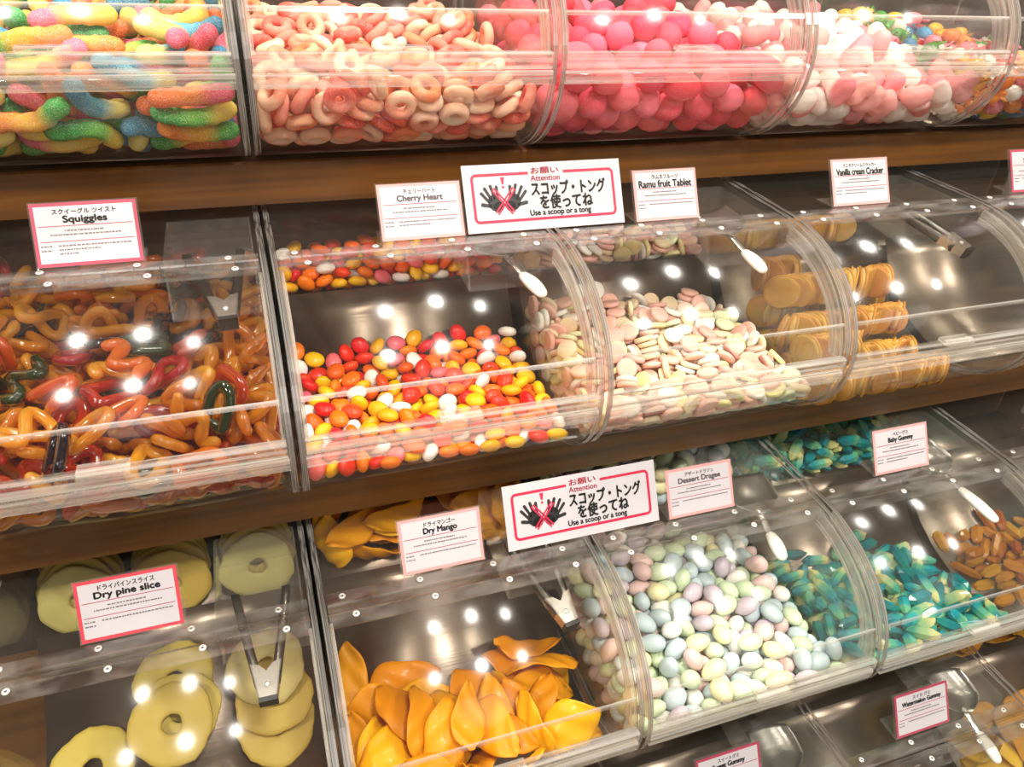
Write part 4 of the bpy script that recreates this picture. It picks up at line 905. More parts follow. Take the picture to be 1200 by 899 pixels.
        10,945,925,601,26,10,-67, 0,956,-266,129,17,-81,-33, 0,1251,-230,171,-11,-2,-68, 10,197,1110,697,11,-23,-78, 10,983,965,554,-2,-12,100, 10,94,996,616,102,42,11, 0,525,151,178,92,65,53, 10,565,977,555,8,-5,86,
        0,270,156,177,-52,-98,-20, 0,978,46,178,85,-89,-8, 0,726,101,163,-122,23,11, 10,1037,939,641,72,36,-34, 0,786,-165,152,-2,-46,93, 0,1257,53,163,30,31,39, 0,598,-257,163,93,8,-13, 10,533,994,706,79,-74,-7,
        0,93,151,177,5,5,-48, 0,535,-56,188,93,-78,5, 10,335,953,675,-99,37,-10, 0,415,-166,146,25,-23,-48, 0,817,434,237,-102,43,11, 0,713,420,228,17,-22,81, 0,682,-182,146,7,-10,-59, 0,915,372,202,-6,116,32,
        0,618,131,172,-93,-48,-24, 0,799,-258,108,-8,6,62, 10,1031,1114,719,32,27,89, 10,1403,950,653,-80,-81,-7, 0,691,-274,113,114,4,5, 0,586,-152,145,-93,65,-26, 0,1402,-206,156,0,-3,-64, 0,97,236,143,-13,31,-107,
        0,406,-259,108,-7,10,103, 10,629,945,681,8,-7,-15, 0,1181,122,170,106,-17,-18, 0,305,392,213,24,7,-25, 20,1033,-103,197,30,-1,49, 20,226,-5,200,-110,49,0, 20,346,-196,155,-59,62,-27, 20,823,143,169,11,-2,-48,
        20,186,104,187,-32,-11,-66, 20,1199,-131,145,-82,-92,13, 30,278,990,621,15,4,56, 20,1303,391,212,-20,-113,-34, 30,1224,962,619,-5,-3,-41, 30,194,1024,663,83,-61,4, 20,98,-319,145,-57,-3,17, 20,96,-60,77,113,44,-3,
        20,89,-172,80,94,-69,6, 20,319,-282,135,62,70,-77, 20,882,51,186,-7,30,33, 20,973,217,208,-86,21,12, 30,182,969,602,-10,-14,62, 20,1019,337,182,-73,-82,-28, 20,197,275,157,10,-27,63, 20,172,-241,110,-84,61,-38,
        20,796,348,197,0,-123,17, 20,1310,-150,77,1,0,-77, 20,1057,227,151,-36,45,-37, 20,895,-211,107,-39,-103,-15, 20,1142,-196,100,14,-23,-18, 20,485,-106,136,37,113,8, 20,1096,-163,153,-39,105,1, 30,1346,1058,571,-28,-107,-9,
        20,538,216,132,13,13,-52, 30,485,1114,682,3,35,32, 20,1340,76,95,-102,-63,0, 30,1121,994,618,1,-9,66, 20,247,-323,135,51,102,-35, 20,101,44,89,5,-5,110, 20,84,-31,152,-39,22,-82, 30,98,1131,696,-48,-17,-5,
        20,1417,122,127,27,-56,-24, 20,1389,328,177,23,-5,7, 20,101,145,109,-24,118,3, 20,1283,151,188,-11,-17,-38, 30,784,991,682,-8,29,-89, 30,402,965,615,119,32,-12, 20,1402,224,152,68,-75,-8, 20,520,-259,108,-2,-19,-95,
        20,1074,9,142,29,4,12, 20,370,183,190,-2,-8,-82, 20,965,-163,146,11,29,-32, 20,1306,262,154,-115,16,23, 20,534,329,177,-33,-115,-33, 20,1403,-187,85,-11,-5,-63, 20,1221,337,182,-34,-113,-35, 30,1283,1026,646,-107,30,55,
        20,757,-6,139,-47,-99,-29, 20,252,-196,88,38,112,-13, 30,763,1120,679,20,98,-8, 30,1202,1121,704,-86,-28,7, 20,632,268,151,12,3,2, 20,794,-81,149,-85,49,43, 30,534,1044,624,65,-61,-16, 30,399,1113,681,-35,12,-99,
        20,358,88,152,-113,-8,15, 20,924,148,163,100,-64,23, 20,462,6,147,74,73,54, 30,136,1115,627,43,-115,20, 30,576,1108,653,-83,-67,34, 20,442,84,96,-98,-72,-11, 20,938,75,107,-32,96,43, 20,1241,116,102,-24,119,15,
        20,1221,206,136,24,-33,113, 20,714,-180,85,-120,27,-14, 20,447,271,152,6,-11,54, 30,470,1122,596,-17,-38,-86, 20,110,-129,136,114,28,-6, 20,1414,17,108,-67,25,-59, 20,1240,-239,104,42,-118,6, 20,1148,-270,139,-74,-45,-27,
        20,746,273,153,-67,-91,-17, 20,1052,-247,105,64,-103,11, 20,254,-207,159,-5,7,33, 30,1395,1123,590,-65,24,-11, 30,1000,1025,683,-8,-2,18, 30,1396,1032,619,42,-110,-21, 20,174,204,175,-52,-90,-43, 20,882,293,174,-32,-4,-14,
        20,1401,-97,139,9,20,-68, 30,836,961,622,-50,111,-12, 30,701,1025,683,-27,21,-79, 30,355,1033,671,14,91,63, 30,135,1066,568,-1,-3,105, 30,245,1113,643,39,102,-1, 30,1103,988,683,62,100,21, 20,147,54,148,81,-74,-2,
        20,1182,-9,139,3,2,-66, 20,890,-34,151,2,112,41, 20,589,-42,129,-22,117,-4, 20,695,-71,144,30,-10,-42, 20,1306,-143,144,-3,-7,100, 20,607,-195,87,-9,9,93, 20,309,-9,155,67,2,57, 20,452,-171,80,-7,-7,-39,
        20,355,298,162,-79,-86,-23, 20,881,-118,145,-11,83,-80, 30,1178,1008,560,8,-3,77, 30,897,1031,569,-20,-2,6, 30,651,1028,565,-9,-11,98, 30,247,1024,562,0,-2,124, 30,775,1019,572,-11,-34,-120, 30,1293,1126,636,-35,21,2,
        30,616,1060,701,22,17,48, 30,955,1111,686,60,-89,18, 20,851,126,103,-119,-29,-6, 20,1143,260,150,0,31,-85, 20,1380,-63,77,4,-2,-26, 20,1071,104,158,7,0,-102, 20,548,48,148,10,8,-8, 20,1139,-44,77,3,-2,-18,
        20,251,49,144,1,5,-80, 20,1203,-143,77,-112,52,-6, 20,234,-121,139,-12,43,-96, 20,344,-162,78,-5,5,86, 20,186,-45,137,15,4,1, 30,473,1046,571,32,-112,7, 30,1073,1031,563,-114,-49,-7, 30,858,1122,655,40,99,64,
        30,995,1020,616,3,1,124, 30,357,1116,628,-29,0,-104,
    ),
    (1, 2): (
        0,57,-523,365,-33,57,-32, 10,145,844,649,52,8,-4, 10,814,853,628,44,-69,37, 10,330,874,692,-44,-104,-24, 0,1128,-348,382,9,-1,46, 10,89,1114,702,31,-51,11, 0,102,-146,403,114,-46,15, 0,1021,-524,365,-66,104,14,
        0,1397,-217,350,-4,29,-17, 10,445,858,642,-82,19,12, 10,1128,877,676,5,3,31, 0,873,-541,375,-37,-93,39, 0,865,-46,421,-91,68,22, 0,1205,342,387,77,91,-10, 0,843,-304,376,-4,-13,-56, 0,489,-474,380,22,3,-14,
        0,592,516,443,112,15,3, 10,614,878,675,115,-35,-37, 0,692,-566,348,-26,-45,-72, 10,1294,884,626,60,7,74, 10,1194,1031,702,5,-1,5, 10,727,952,699,4,8,68, 0,375,443,477,-23,17,82, 0,487,-544,311,50,79,-44,
        0,57,535,486,78,-18,-80, 0,57,421,429,79,-17,-81, 0,1356,-512,320,-10,10,24, 10,872,1105,704,-86,76,-30, 0,1306,233,351,-58,-105,-3, 0,57,-296,318,17,-61,-18, 0,341,-279,350,-19,29,45, 0,57,350,224,62,-37,-64,
        0,796,239,484,-12,-113,-18, 0,137,-558,333,-26,46,74, 0,606,-541,356,64,-42,59, 0,1073,-25,404,-2,19,90, 10,883,856,676,58,-43,9, 0,394,-513,323,89,-7,6, 0,57,233,396,-34,-55,34, 10,537,878,682,-4,23,-39,
        0,843,-159,402,-30,-22,-55, 0,1084,100,394,92,-75,-20, 10,748,1106,701,-14,0,6, 0,697,433,427,75,-11,88, 0,1325,-87,346,-15,-18,-52, 0,1238,595,418,-1,10,39, 0,815,62,428,7,-5,34, 0,395,275,447,-101,-7,45,
        0,1241,-537,301,77,-45,25, 0,237,88,412,-100,-56,28, 0,585,415,430,84,-91,11, 0,258,-524,283,84,-32,15, 0,752,187,437,-13,-33,-109, 10,1388,1104,680,28,0,40, 0,561,-151,372,-30,4,1, 0,1065,-152,355,-15,-88,35,
        0,57,-192,117,71,-29,-70, 0,626,51,398,-2,-32,-97, 0,994,391,402,18,10,106, 0,96,54,431,-95,35,-27, 0,214,-146,385,25,119,9, 0,555,682,464,-45,-88,-45, 0,802,-185,360,108,40,-28, 10,263,878,645,4,18,54,
        0,1030,-489,239,30,-104,43, 0,469,-95,406,92,-60,-8, 0,138,-500,395,-77,-69,-20, 0,57,232,170,-45,-51,44, 0,1113,423,381,3,38,-116, 0,1082,-378,342,-36,-105,27, 0,1160,-475,371,2,-22,-24, 10,1213,871,586,-26,5,19,
        0,380,-173,396,30,-12,17, 0,438,122,439,-100,53,-13, 0,248,-12,402,66,94,-38, 0,611,70,425,49,93,-25, 0,375,-9,403,45,21,-84, 0,753,53,378,37,-6,80, 0,57,-70,320,-23,60,-22, 0,695,-115,374,69,-93,7,
        0,985,-57,383,-6,5,-12, 0,374,-372,371,-37,-3,37, 10,102,996,651,47,108,-32, 0,1391,316,362,-12,-78,71, 0,59,458,290,-78,13,-82, 0,764,-194,340,0,22,55, 10,1388,878,608,62,103,7, 0,281,559,467,-20,114,-10,
        0,337,133,428,-111,-15,43, 0,233,-507,373,-105,-50,-37, 10,471,1078,708,83,84,19, 0,1101,-149,396,-109,-18,54, 0,428,679,460,-38,-94,-47, 0,536,148,437,16,-2,-59, 0,339,-470,368,92,34,-45, 10,363,1017,706,24,-6,106,
        0,736,-500,250,-32,8,17, 0,208,317,431,-23,-88,-85, 0,1379,-390,314,-31,98,-6, 0,239,230,421,-25,-118,34, 0,588,-63,385,40,102,-27, 0,524,-344,371,68,-100,28, 0,951,522,390,106,5,-5, 0,274,404,440,64,97,-13,
        10,250,952,671,23,23,118, 0,636,30,371,51,-103,33, 10,754,1103,665,111,3,-1, 0,380,-504,255,92,-4,2, 0,612,-229,386,-53,-58,14, 10,700,885,602,8,8,73, 10,1355,985,669,-12,-4,80, 0,102,-15,367,-48,-26,-57,
        0,1379,26,344,75,40,32, 0,1303,-244,339,-24,41,-47, 0,704,167,405,-18,19,70, 0,917,134,418,-11,6,97, 0,132,469,470,-61,-72,63, 0,877,210,425,7,-41,-117, 10,1093,1106,706,-6,-123,22, 0,440,-263,350,-66,65,-28,
        0,1075,309,353,72,-83,-29, 0,246,-196,316,0,-19,-76, 0,862,-432,362,-61,77,16, 0,478,293,423,94,45,45, 10,515,896,565,95,-43,14, 10,805,926,677,-70,-21,79, 0,329,254,411,6,41,68, 0,101,-145,324,78,2,18,
        0,1327,110,355,-28,-20,44, 0,489,589,426,23,-5,-8, 0,247,-294,329,70,76,-24, 0,1174,-77,374,-50,88,6, 10,102,889,622,-5,46,-106, 10,971,1035,704,-25,105,4, 0,1132,212,380,-18,-12,111, 10,1254,982,647,66,70,26,
        0,1344,-307,307,89,-32,41, 10,301,1105,678,-64,-86,4, 0,1065,553,362,21,-29,62, 0,191,62,359,15,16,68, 10,966,878,630,37,-60,-33, 0,145,-216,359,-15,28,72, 0,974,-319,362,-43,3,-74, 0,102,-482,258,68,51,-40,
        0,224,505,421,104,-19,19, 0,1326,-125,327,-5,-28,-90, 10,723,935,666,8,8,93, 0,807,-527,315,67,-70,18, 0,349,-247,366,92,28,-27, 0,92,421,446,59,-41,-58, 0,843,586,414,-48,-11,-92, 0,783,-504,350,-8,35,75,
        0,147,497,494,65,-47,-18, 0,919,-183,368,48,-88,37, 10,1107,1001,674,-80,-67,15, 10,221,916,557,-14,13,53, 10,1124,879,642,-102,-63,1, 0,93,39,179,84,51,26, 0,165,207,411,-9,-105,37, 0,951,42,400,110,31,-11,
        0,950,610,372,35,-4,5, 0,1221,136,343,52,-102,11, 0,475,475,429,-9,3,-29, 0,1433,12,313,51,-47,-50, 10,999,878,649,63,-44,-55, 0,668,-451,360,23,-84,37, 0,744,300,444,18,-8,85, 0,1200,576,393,0,10,39,
        10,1388,949,643,11,116,-2, 0,1170,-517,343,23,-16,-91, 10,269,880,604,-24,-8,-118, 10,575,878,622,-1,5,-85, 0,136,303,412,24,62,79, 0,347,-105,346,7,106,-36, 0,328,138,390,-25,-93,9, 0,548,-471,343,-19,-21,80,
        0,1122,-287,360,6,-12,121, 0,422,214,376,42,-110,40, 0,279,-47,372,-26,-16,-79, 0,770,-65,339,91,15,-82, 10,162,1040,657,-3,30,99, 0,940,315,394,-19,0,-99, 0,330,570,442,111,-55,19, 10,645,1135,640,47,42,-26,
        0,1199,-204,343,46,-22,-2, 0,1433,-447,262,-19,-60,21, 0,1321,317,349,-23,-80,76, 10,997,953,682,53,-58,38, 0,1237,421,362,-84,21,13, 0,1252,486,382,24,-45,98, 0,422,405,417,-58,38,-24, 10,102,984,566,-64,-79,-23,
        0,92,-313,355,-21,62,-22, 0,330,335,426,-19,12,33, 0,93,306,377,-6,-80,48, 0,96,121,202,110,-24,40, 10,588,964,664,39,-53,47, 0,82,-439,345,-24,53,7, 0,765,562,388,99,41,23, 0,103,-393,203,-7,-19,106,
        0,1036,133,377,-7,22,-50, 0,599,-226,327,-57,-55,19, 0,102,154,251,-13,-8,34, 0,500,-266,310,-21,-62,97, 0,924,-217,353,-22,29,61, 10,719,932,631,-60,-102,10, 10,1109,942,557,112,-31,19, 0,732,-399,340,42,5,-50,
        0,661,-276,340,109,-34,51, 0,103,-184,224,-36,-31,-55, 0,700,289,414,-113,3,14, 10,150,1151,686,24,-76,75, 0,1266,0,350,-38,-84,-18, 0,982,-508,336,-83,-83,-5, 10,103,951,584,-18,-106,-39, 10,216,1129,633,-30,-40,-49,
        0,407,15,399,-66,57,-1, 10,842,979,661,-5,-48,34, 0,103,108,121,-111,-35,-2, 0,103,-401,275,-97,58,-1, 0,1421,135,342,-2,69,12, 0,593,-346,347,33,-7,-102, 0,645,628,393,-40,92,47, 0,101,-104,242,117,34,29,
        10,104,920,603,11,-46,114, 0,153,-291,319,0,-59,-42, 10,302,984,676,-25,10,-28, 0,913,-395,351,1,-27,95, 0,444,-438,361,23,-2,4, 0,974,-128,337,68,-39,11, 0,102,151,289,39,106,-4, 0,390,387,404,-77,-3,-60,
        0,103,-17,96,-117,-14,1, 10,103,1113,583,-77,72,30, 10,470,954,661,49,-14,4, 0,262,507,374,35,-15,-101, 0,308,179,362,49,-87,-19, 0,1167,-379,318,27,-26,-65, 0,77,269,277,-11,-76,-5, 10,935,919,603,-38,48,-44,
        10,340,902,614,-39,-65,47, 0,103,170,348,44,-101,40, 0,1237,-308,344,-96,-57,41, 0,103,-349,132,-9,26,93, 0,1354,-489,276,-13,-11,-93, 0,909,-471,262,-6,2,25, 0,100,-254,138,-65,52,63, 0,84,-122,106,76,17,-71,
        0,589,224,403,-93,27,-7, 0,103,621,383,22,37,-76, 10,183,928,641,17,45,18, 0,1317,545,355,-90,-57,-21, 0,522,25,352,-37,-71,27, 0,102,85,333,46,111,5, 0,211,397,400,23,23,58, 0,1340,95,323,-31,-17,54,
        0,344,-331,298,1,-2,-47, 0,519,-204,316,-84,-77,-42, 0,1379,564,322,13,-36,92, 0,1379,-192,283,11,-74,-28, 0,135,198,386,66,96,-45, 0,1107,-483,298,36,30,52, 10,862,933,554,-8,13,78, 0,121,-202,306,28,-108,36,
        0,800,276,458,-87,82,25, 10,617,1041,667,1,13,-24, 0,562,50,340,95,-16,-66, 0,882,-54,359,29,-117,10, 10,454,902,650,-8,106,61, 10,901,939,672,97,2,69, 0,103,48,73,-91,78,8, 0,786,425,390,9,10,-121,
        10,1189,954,621,70,39,73, 0,632,-439,212,-6,-21,-71, 0,102,-83,179,111,-26,9, 0,1025,-167,301,51,-67,31, 0,225,-127,354,9,3,-77, 0,1412,467,305,59,38,33, 0,107,360,337,49,18,-53, 10,1018,946,561,-10,-17,0,
        10,748,986,554,7,-16,78, 10,102,1049,575,19,24,-52, 0,101,26,279,-12,-15,56, 0,1238,24,338,-93,-17,21, 0,647,522,409,-45,103,-15, 10,1264,977,580,54,110,2, 0,369,554,418,106,-64,17, 0,667,-121,310,-30,29,47,
        0,1126,-262,329,16,-122,-10, 0,870,36,374,2,17,114, 0,1268,-410,171,-21,14,44, 0,578,298,396,21,-7,-26, 0,1249,-442,309,-23,-69,-72, 0,100,-269,216,10,31,-40, 0,591,-477,260,7,-20,-102, 0,222,108,379,22,12,93,
        0,102,576,428,20,2,-69, 10,1110,920,613,-117,37,7, 0,750,-373,324,-71,-78,-53, 0,148,-407,348,-14,-31,42, 20,103,-388,242,1,117,17, 20,685,-476,311,-36,-52,-105, 30,1387,949,582,13,28,-110, 30,1205,1081,674,5,-2,22,
        20,456,-101,351,-1,-95,25, 20,534,163,403,-7,-17,94, 20,857,-276,334,-13,8,80, 20,400,-133,325,-6,-33,-103, 20,1380,386,319,40,-37,-9, 20,1417,234,281,-84,17,-61, 30,317,996,542,4,5,-61, 20,1415,-221,249,17,-73,-31,
        20,891,-397,161,-22,3,8, 20,860,543,362,98,-35,-14, 30,616,970,549,88,-82,-8, 20,102,512,377,87,76,13, 20,733,-319,318,-55,71,17, 20,1198,303,360,80,88,-8, 30,373,922,601,58,-45,-36, 20,599,-73,318,75,34,-26,
        20,1433,-321,273,44,50,46, 20,278,-481,282,-22,-38,-79, 30,1387,983,561,20,13,-61, 20,677,-144,280,62,-68,30, 30,404,955,582,-61,18,-64, 20,697,314,385,-6,19,-102, 20,146,-68,335,-50,22,85, 20,180,401,381,-7,27,-23,
        20,739,31,277,-91,6,86, 20,698,148,376,85,-67,23, 20,1326,-450,229,-9,12,51, 30,1280,1105,640,23,-15,-106, 20,915,-473,297,28,-121,8, 20,218,-328,308,-25,14,51, 20,825,158,377,-101,-69,3, 20,104,64,395,10,98,20,
        30,647,924,578,72,-94,-8, 30,372,1065,675,0,19,-37, 20,265,-409,223,38,16,-70, 20,1209,-480,269,-29,65,82, 20,1095,-68,342,-25,29,-49, 20,1191,552,362,4,11,69, 20,904,-432,220,-7,-3,-43, 30,1261,978,545,-119,-41,-4,
        30,740,1059,645,-12,10,54, 20,1388,-379,188,3,-7,19, 20,194,-467,282,70,-30,97, 20,1155,-413,224,-110,40,32, 20,496,-406,220,38,25,-38, 20,1008,-40,343,-6,4,-34, 20,1047,328,331,12,25,9, 20,538,583,389,15,-13,21,
        20,728,-73,281,-78,-42,-88, 20,833,-337,290,76,49,3, 20,714,212,324,-55,78,46, 20,135,304,190,113,5,1, 20,1017,-393,158,-21,5,19, 20,1144,-385,153,68,-86,25, 20,1042,-260,314,-102,-43,52, 20,491,-454,267,28,36,-8,
        20,201,594,404,-83,-39,-19, 20,1024,-410,308,-124,-6,-3, 20,640,-343,163,12,-2,-83, 20,380,316,365,-32,-97,43, 20,129,-17,130,-96,-71,-4, 20,240,-406,328,63,-43,22, 20,1261,-406,305,-22,-71,-72, 20,1231,249,286,-69,81,-40,
        20,816,40,312,72,63,-4, 20,1192,281,329,-6,-7,-67, 20,432,96,389,52,97,9, 20,182,-408,223,-76,-7,72, 30,251,1111,603,76,-38,33, 20,570,-467,316,23,-12,-65, 20,854,-66,327,116,32,-6, 20,250,-365,195,-31,84,24,
        20,1251,-205,285,-36,68,-5, 20,429,-61,280,-80,52,30, 20,659,62,295,-5,-48,-103, 20,490,474,392,80,-85,3, 20,312,399,365,-3,34,-47, 20,656,523,375,-18,-7,72, 30,945,1138,608,42,69,-50, 20,211,89,294,112,-21,-1,
        20,624,-26,293,-25,-51,-84, 20,636,148,315,-49,-69,34, 20,422,25,258,47,-96,34, 20,370,36,301,-18,-15,-59, 20,423,152,345,-14,109,-6, 20,765,-408,169,-22,-12,-41, 20,277,-464,318,-30,-27,-59, 20,314,66,335,105,43,-2,
        20,615,387,381,-97,-62,1, 20,136,-324,156,-20,-11,-43, 20,138,239,176,-6,17,105, 20,389,-424,237,-8,-61,101, 30,490,1112,643,55,71,-9, 20,1122,41,292,-9,101,-5, 20,138,-198,119,-59,30,25, 20,1433,-97,248,-72,26,-74,
        20,1019,-236,278,108,11,-49, 30,1387,1151,617,-7,-85,-86, 30,956,1047,648,-117,-18,5, 30,1067,1030,663,-78,-68,16, 20,371,-393,212,-80,11,-4, 20,135,-276,236,37,-18,89, 20,348,-147,238,33,-72,-64, 20,385,-432,294,26,51,-95,
        20,1399,-59,273,24,-60,-26, 20,854,49,278,-29,33,106, 20,1108,189,331,33,109,12, 20,232,291,355,109,-61,12, 20,1067,577,337,30,-9,17, 20,246,-219,248,-12,116,-20, 20,487,-22,323,100,43,-49, 20,1343,220,311,-81,-89,-1,
        20,140,272,284,-2,72,-27, 20,1138,392,271,87,-35,48, 20,131,505,351,-5,-13,27, 30,1168,1113,623,-14,45,-91, 30,856,936,590,58,104,-17, 30,465,986,640,-58,-64,-57, 20,908,-237,294,2,118,-18, 20,606,287,248,-31,-35,74,
        20,723,107,322,103,2,8, 20,493,173,339,34,-2,-113, 20,710,130,347,51,-104,34, 20,782,-400,206,28,113,-33, 20,468,-344,315,-2,-32,-107, 20,333,290,306,59,19,98, 20,1159,493,304,-58,-90,-31, 20,375,290,299,-49,-72,40,
        20,972,60,324,-38,8,44, 20,476,351,373,33,-22,-68, 20,1254,432,279,59,-94,-43, 30,493,948,571,29,-113,35, 20,304,-56,239,-2,-78,69, 20,354,503,318,3,-11,-71, 20,1264,524,286,-53,-91,-35, 20,473,84,248,-37,-1,-9,
        20,832,170,306,-119,6,4, 20,699,300,343,7,13,-45, 20,317,528,342,1,-11,-66, 20,274,627,391,26,-32,65, 30,880,1068,552,-115,33,3, 20,307,-345,130,-20,-9,-36, 20,1387,-341,128,44,-106,28, 20,994,300,320,-55,-84,10,
        20,1269,-300,109,-17,1,8, 20,1096,58,338,-9,-12,-11, 20,386,-219,291,-74,84,21, 20,876,-286,103,77,-84,16, 20,1036,-466,265,-2,-46,-116, 20,861,-127,298,122,-5,-2, 20,819,314,407,-101,44,-13, 30,1388,1071,609,71,86,-4,
        20,750,-298,108,-16,8,46, 30,855,1105,654,-25,-6,70, 20,519,-297,109,108,-23,9, 20,144,165,99,7,-12,81, 20,421,-341,179,41,-24,25, 20,979,469,336,-89,-63,-1, 20,1207,127,311,56,109,-20, 30,1003,1012,577,27,105,-28,
        20,204,-281,146,69,16,-78, 20,1320,-11,275,-7,-11,-70, 20,267,-20,317,82,-59,5, 20,439,62,340,-6,-31,-75, 20,983,429,358,-101,59,20, 20,643,-291,132,110,53,16, 20,1318,-74,258,-14,-10,-42, 20,1206,-49,306,-35,-2,-43,
        20,655,4,304,-9,58,91, 20,908,409,337,88,-25,-38, 20,133,379,314,-59,-75,-63, 20,825,524,345,-25,-21,-109, 20,874,269,363,-117,8,0, 20,1108,433,345,19,22,-66, 30,483,1064,628,-35,-16,20, 30,747,998,596,-1,-23,120,
        20,516,-376,201,-72,44,29, 20,397,-263,92,99,-57,8, 20,998,-296,153,-45,-89,-40, 20,763,-320,184,-39,-1,23, 20,162,-52,233,11,-14,-55, 20,610,-285,259,26,102,-8, 20,268,-117,241,-31,-85,80, 20,956,-344,297,-8,41,-31,
        20,139,17,258,2,-17,-11, 20,371,517,389,-88,88,-16, 30,199,1026,578,8,27,12, 20,995,-248,88,107,-40,6, 20,225,-316,256,-23,19,67, 20,823,-238,212,10,-47,-50, 20,875,-326,161,-14,17,70, 20,1033,-274,223,-32,-102,35,
        20,1311,-154,257,-7,23,109, 20,774,-420,258,-21,-11,-37, 20,221,-187,269,-17,-1,49, 20,549,-102,272,30,103,-49, 20,1355,-365,256,121,31,12, 20,798,-178,281,9,23,87, 20,1051,-61,277,29,115,-12, 20,412,-188,268,14,-19,76,
        20,291,-89,241,-31,-84,82, 20,139,219,146,8,122,-18, 20,588,-370,298,107,43,32, 20,443,-153,246,-97,43,13, 20,1433,399,252,-85,-7,85, 20,417,600,361,-31,101,45, 20,505,138,298,113,-11,41, 20,138,368,233,-58,-103,-13,
        20,247,169,335,-96,-51,2, 20,423,393,308,24,-23,59, 20,595,414,355,-75,98,19, 20,716,453,350,-22,120,7, 20,1003,150,359,-108,-24,28, 20,1318,439,286,33,4,51, 30,1080,1151,609,7,86,-86, 30,630,1035,626,-2,14,-38,
        30,266,1009,614,4,-4,80, 30,1175,1042,598,26,28,-22, 20,1116,-275,112,-17,-25,-78, 20,281,-268,140,-54,-29,-41, 20,1379,-251,136,-65,54,37, 20,875,-197,119,-9,99,73, 20,1009,-371,186,33,-113,31, 20,349,-345,220,21,-48,65,
        20,776,-284,254,-46,-18,48, 20,1269,29,206,-28,-3,7, 20,720,-232,279,22,-116,11, 20,1388,59,217,-54,-80,-55, 20,869,-353,276,-9,-36,-54, 20,915,-95,245,99,43,1, 20,545,47,234,-36,-14,-33, 20,666,78,224,7,-6,-111,
        20,1400,191,199,23,53,74, 20,1161,-162,289,48,42,-79, 20,1053,-376,277,3,-2,3, 20,543,-7,227,66,-74,19, 20,931,-24,280,47,-111,-1, 20,322,93,244,18,49,-6, 20,932,480,292,-86,53,13, 20,570,443,330,-33,-112,-12,
        20,1149,269,296,-8,-3,-28, 20,805,149,268,7,2,-9, 20,979,173,290,-17,25,-62, 20,863,146,336,-113,45,7, 20,945,136,351,-8,24,-53, 20,1221,338,276,-41,-93,-63, 30,1117,1067,552,-104,-61,-3, 30,295,1009,579,5,1,13,
        30,644,1051,586,79,-92,-16, 30,1072,1070,618,89,-61,-35,
    ),
    (2, 1): (
        4,688,-180,349,-77,-74,10, 14,422,1062,955,25,2,-1, 12,541,845,952,62,1,13, 16,1110,1105,897,42,10,0, 7,123,345,172,-87,-70,-27, 12,295,869,906,51,-2,26, 0,1236,-377,254,18,43,-107, 6,1048,-293,281,-25,-43,64,
        10,1272,915,874,6,49,-38, 7,1212,274,192,115,-4,-13, 15,1087,895,853,39,17,4, 5,807,-247,302,-24,-12,82, 16,1242,906,650,-104,10,-4, 1,1229,84,309,-5,-46,-115, 10,109,925,733,23,-59,29, 1,440,240,187,31,-5,7,
        2,448,-115,351,25,7,60, 1,549,-265,319,15,24,-65, 6,862,-470,237,90,-28,22, 15,1384,1002,841,18,48,28, 7,684,-379,206,80,48,-26, 0,201,-236,264,3,-11,45, 0,352,-398,291,13,123,-3, 3,351,-6,296,11,7,81,
        11,436,885,598,92,3,-5, 13,950,931,729,11,-9,15, 6,1119,-155,221,27,-9,-84, 2,1219,-14,191,12,-3,119, 10,815,926,770,117,-23,-16, 3,877,-136,240,31,1,-59, 1,793,-11,198,16,9,-44, 17,155,1054,757,68,-47,54,
        0,1124,211,183,1,9,-17, 4,207,-124,197,26,12,43, 7,153,-64,94,-76,74,-9, 5,298,124,151,3,-49,113, 10,968,1039,861,-6,10,-18, 12,453,937,757,-5,13,-1, 15,470,971,854,12,1,-1, 2,861,-286,256,-15,1,106,
        14,568,1003,796,13,7,-39, 4,999,-138,188,-70,67,-3, 1,598,-137,264,7,6,-55, 2,578,91,215,13,7,-6, 11,1063,941,642,16,9,18, 1,69,-357,313,-57,-53,64, 15,956,1026,611,26,3,26, 7,1250,-252,175,-7,-13,102,
        2,970,-46,169,37,-13,-48, 6,440,-456,215,93,-25,13, 6,1259,39,117,1,34,-98, 13,695,1069,744,13,3,-3, 13,490,1040,590,108,-27,7, 16,1291,988,690,58,17,-24, 3,663,-141,76,-105,-56,15, 2,874,121,137,26,-1,7,
        7,1214,-115,115,0,-13,113, 0,366,-136,218,3,-3,53, 11,355,1044,644,119,0,0, 12,847,1101,617,32,1,4, 6,334,-10,105,29,-2,9,
    ),
    (2, 2): (
        1,403,478,570,-33,8,86, 0,98,-60,424,-56,53,81, 2,1312,251,474,-35,-65,84, 11,656,1021,938,111,15,10, 1,107,554,582,-105,52,-11, 10,644,890,898,-44,-78,55, 1,545,-533,508,-91,70,-7, 2,92,211,491,-76,42,-54,
        11,193,908,834,71,-32,-75, 0,1397,-444,438,-97,29,62, 11,1297,872,893,76,-3,-60, 12,530,947,845,-22,-102,49, 2,1394,-527,350,-51,-8,-62, 1,1052,272,502,3,61,-39, 1,517,163,553,-116,37,-17, 2,197,-2,507,-94,51,-19,
        2,188,274,565,-2,9,-108, 0,194,-381,473,5,8,116, 2,213,699,569,-16,5,-4, 12,1008,872,864,-70,49,90, 0,294,554,550,101,-65,-9, 0,341,-117,476,27,113,3, 12,403,1104,855,-41,95,33, 10,101,1056,890,-12,-41,5,
        2,269,-564,429,-32,66,95, 0,112,-278,466,-48,-8,-32, 11,172,872,629,84,1,21, 1,900,663,512,29,-23,-100, 1,775,-189,483,-21,2,-72, 12,108,875,773,-5,27,-9, 11,282,871,788,82,-44,63, 12,1217,892,826,15,21,52,
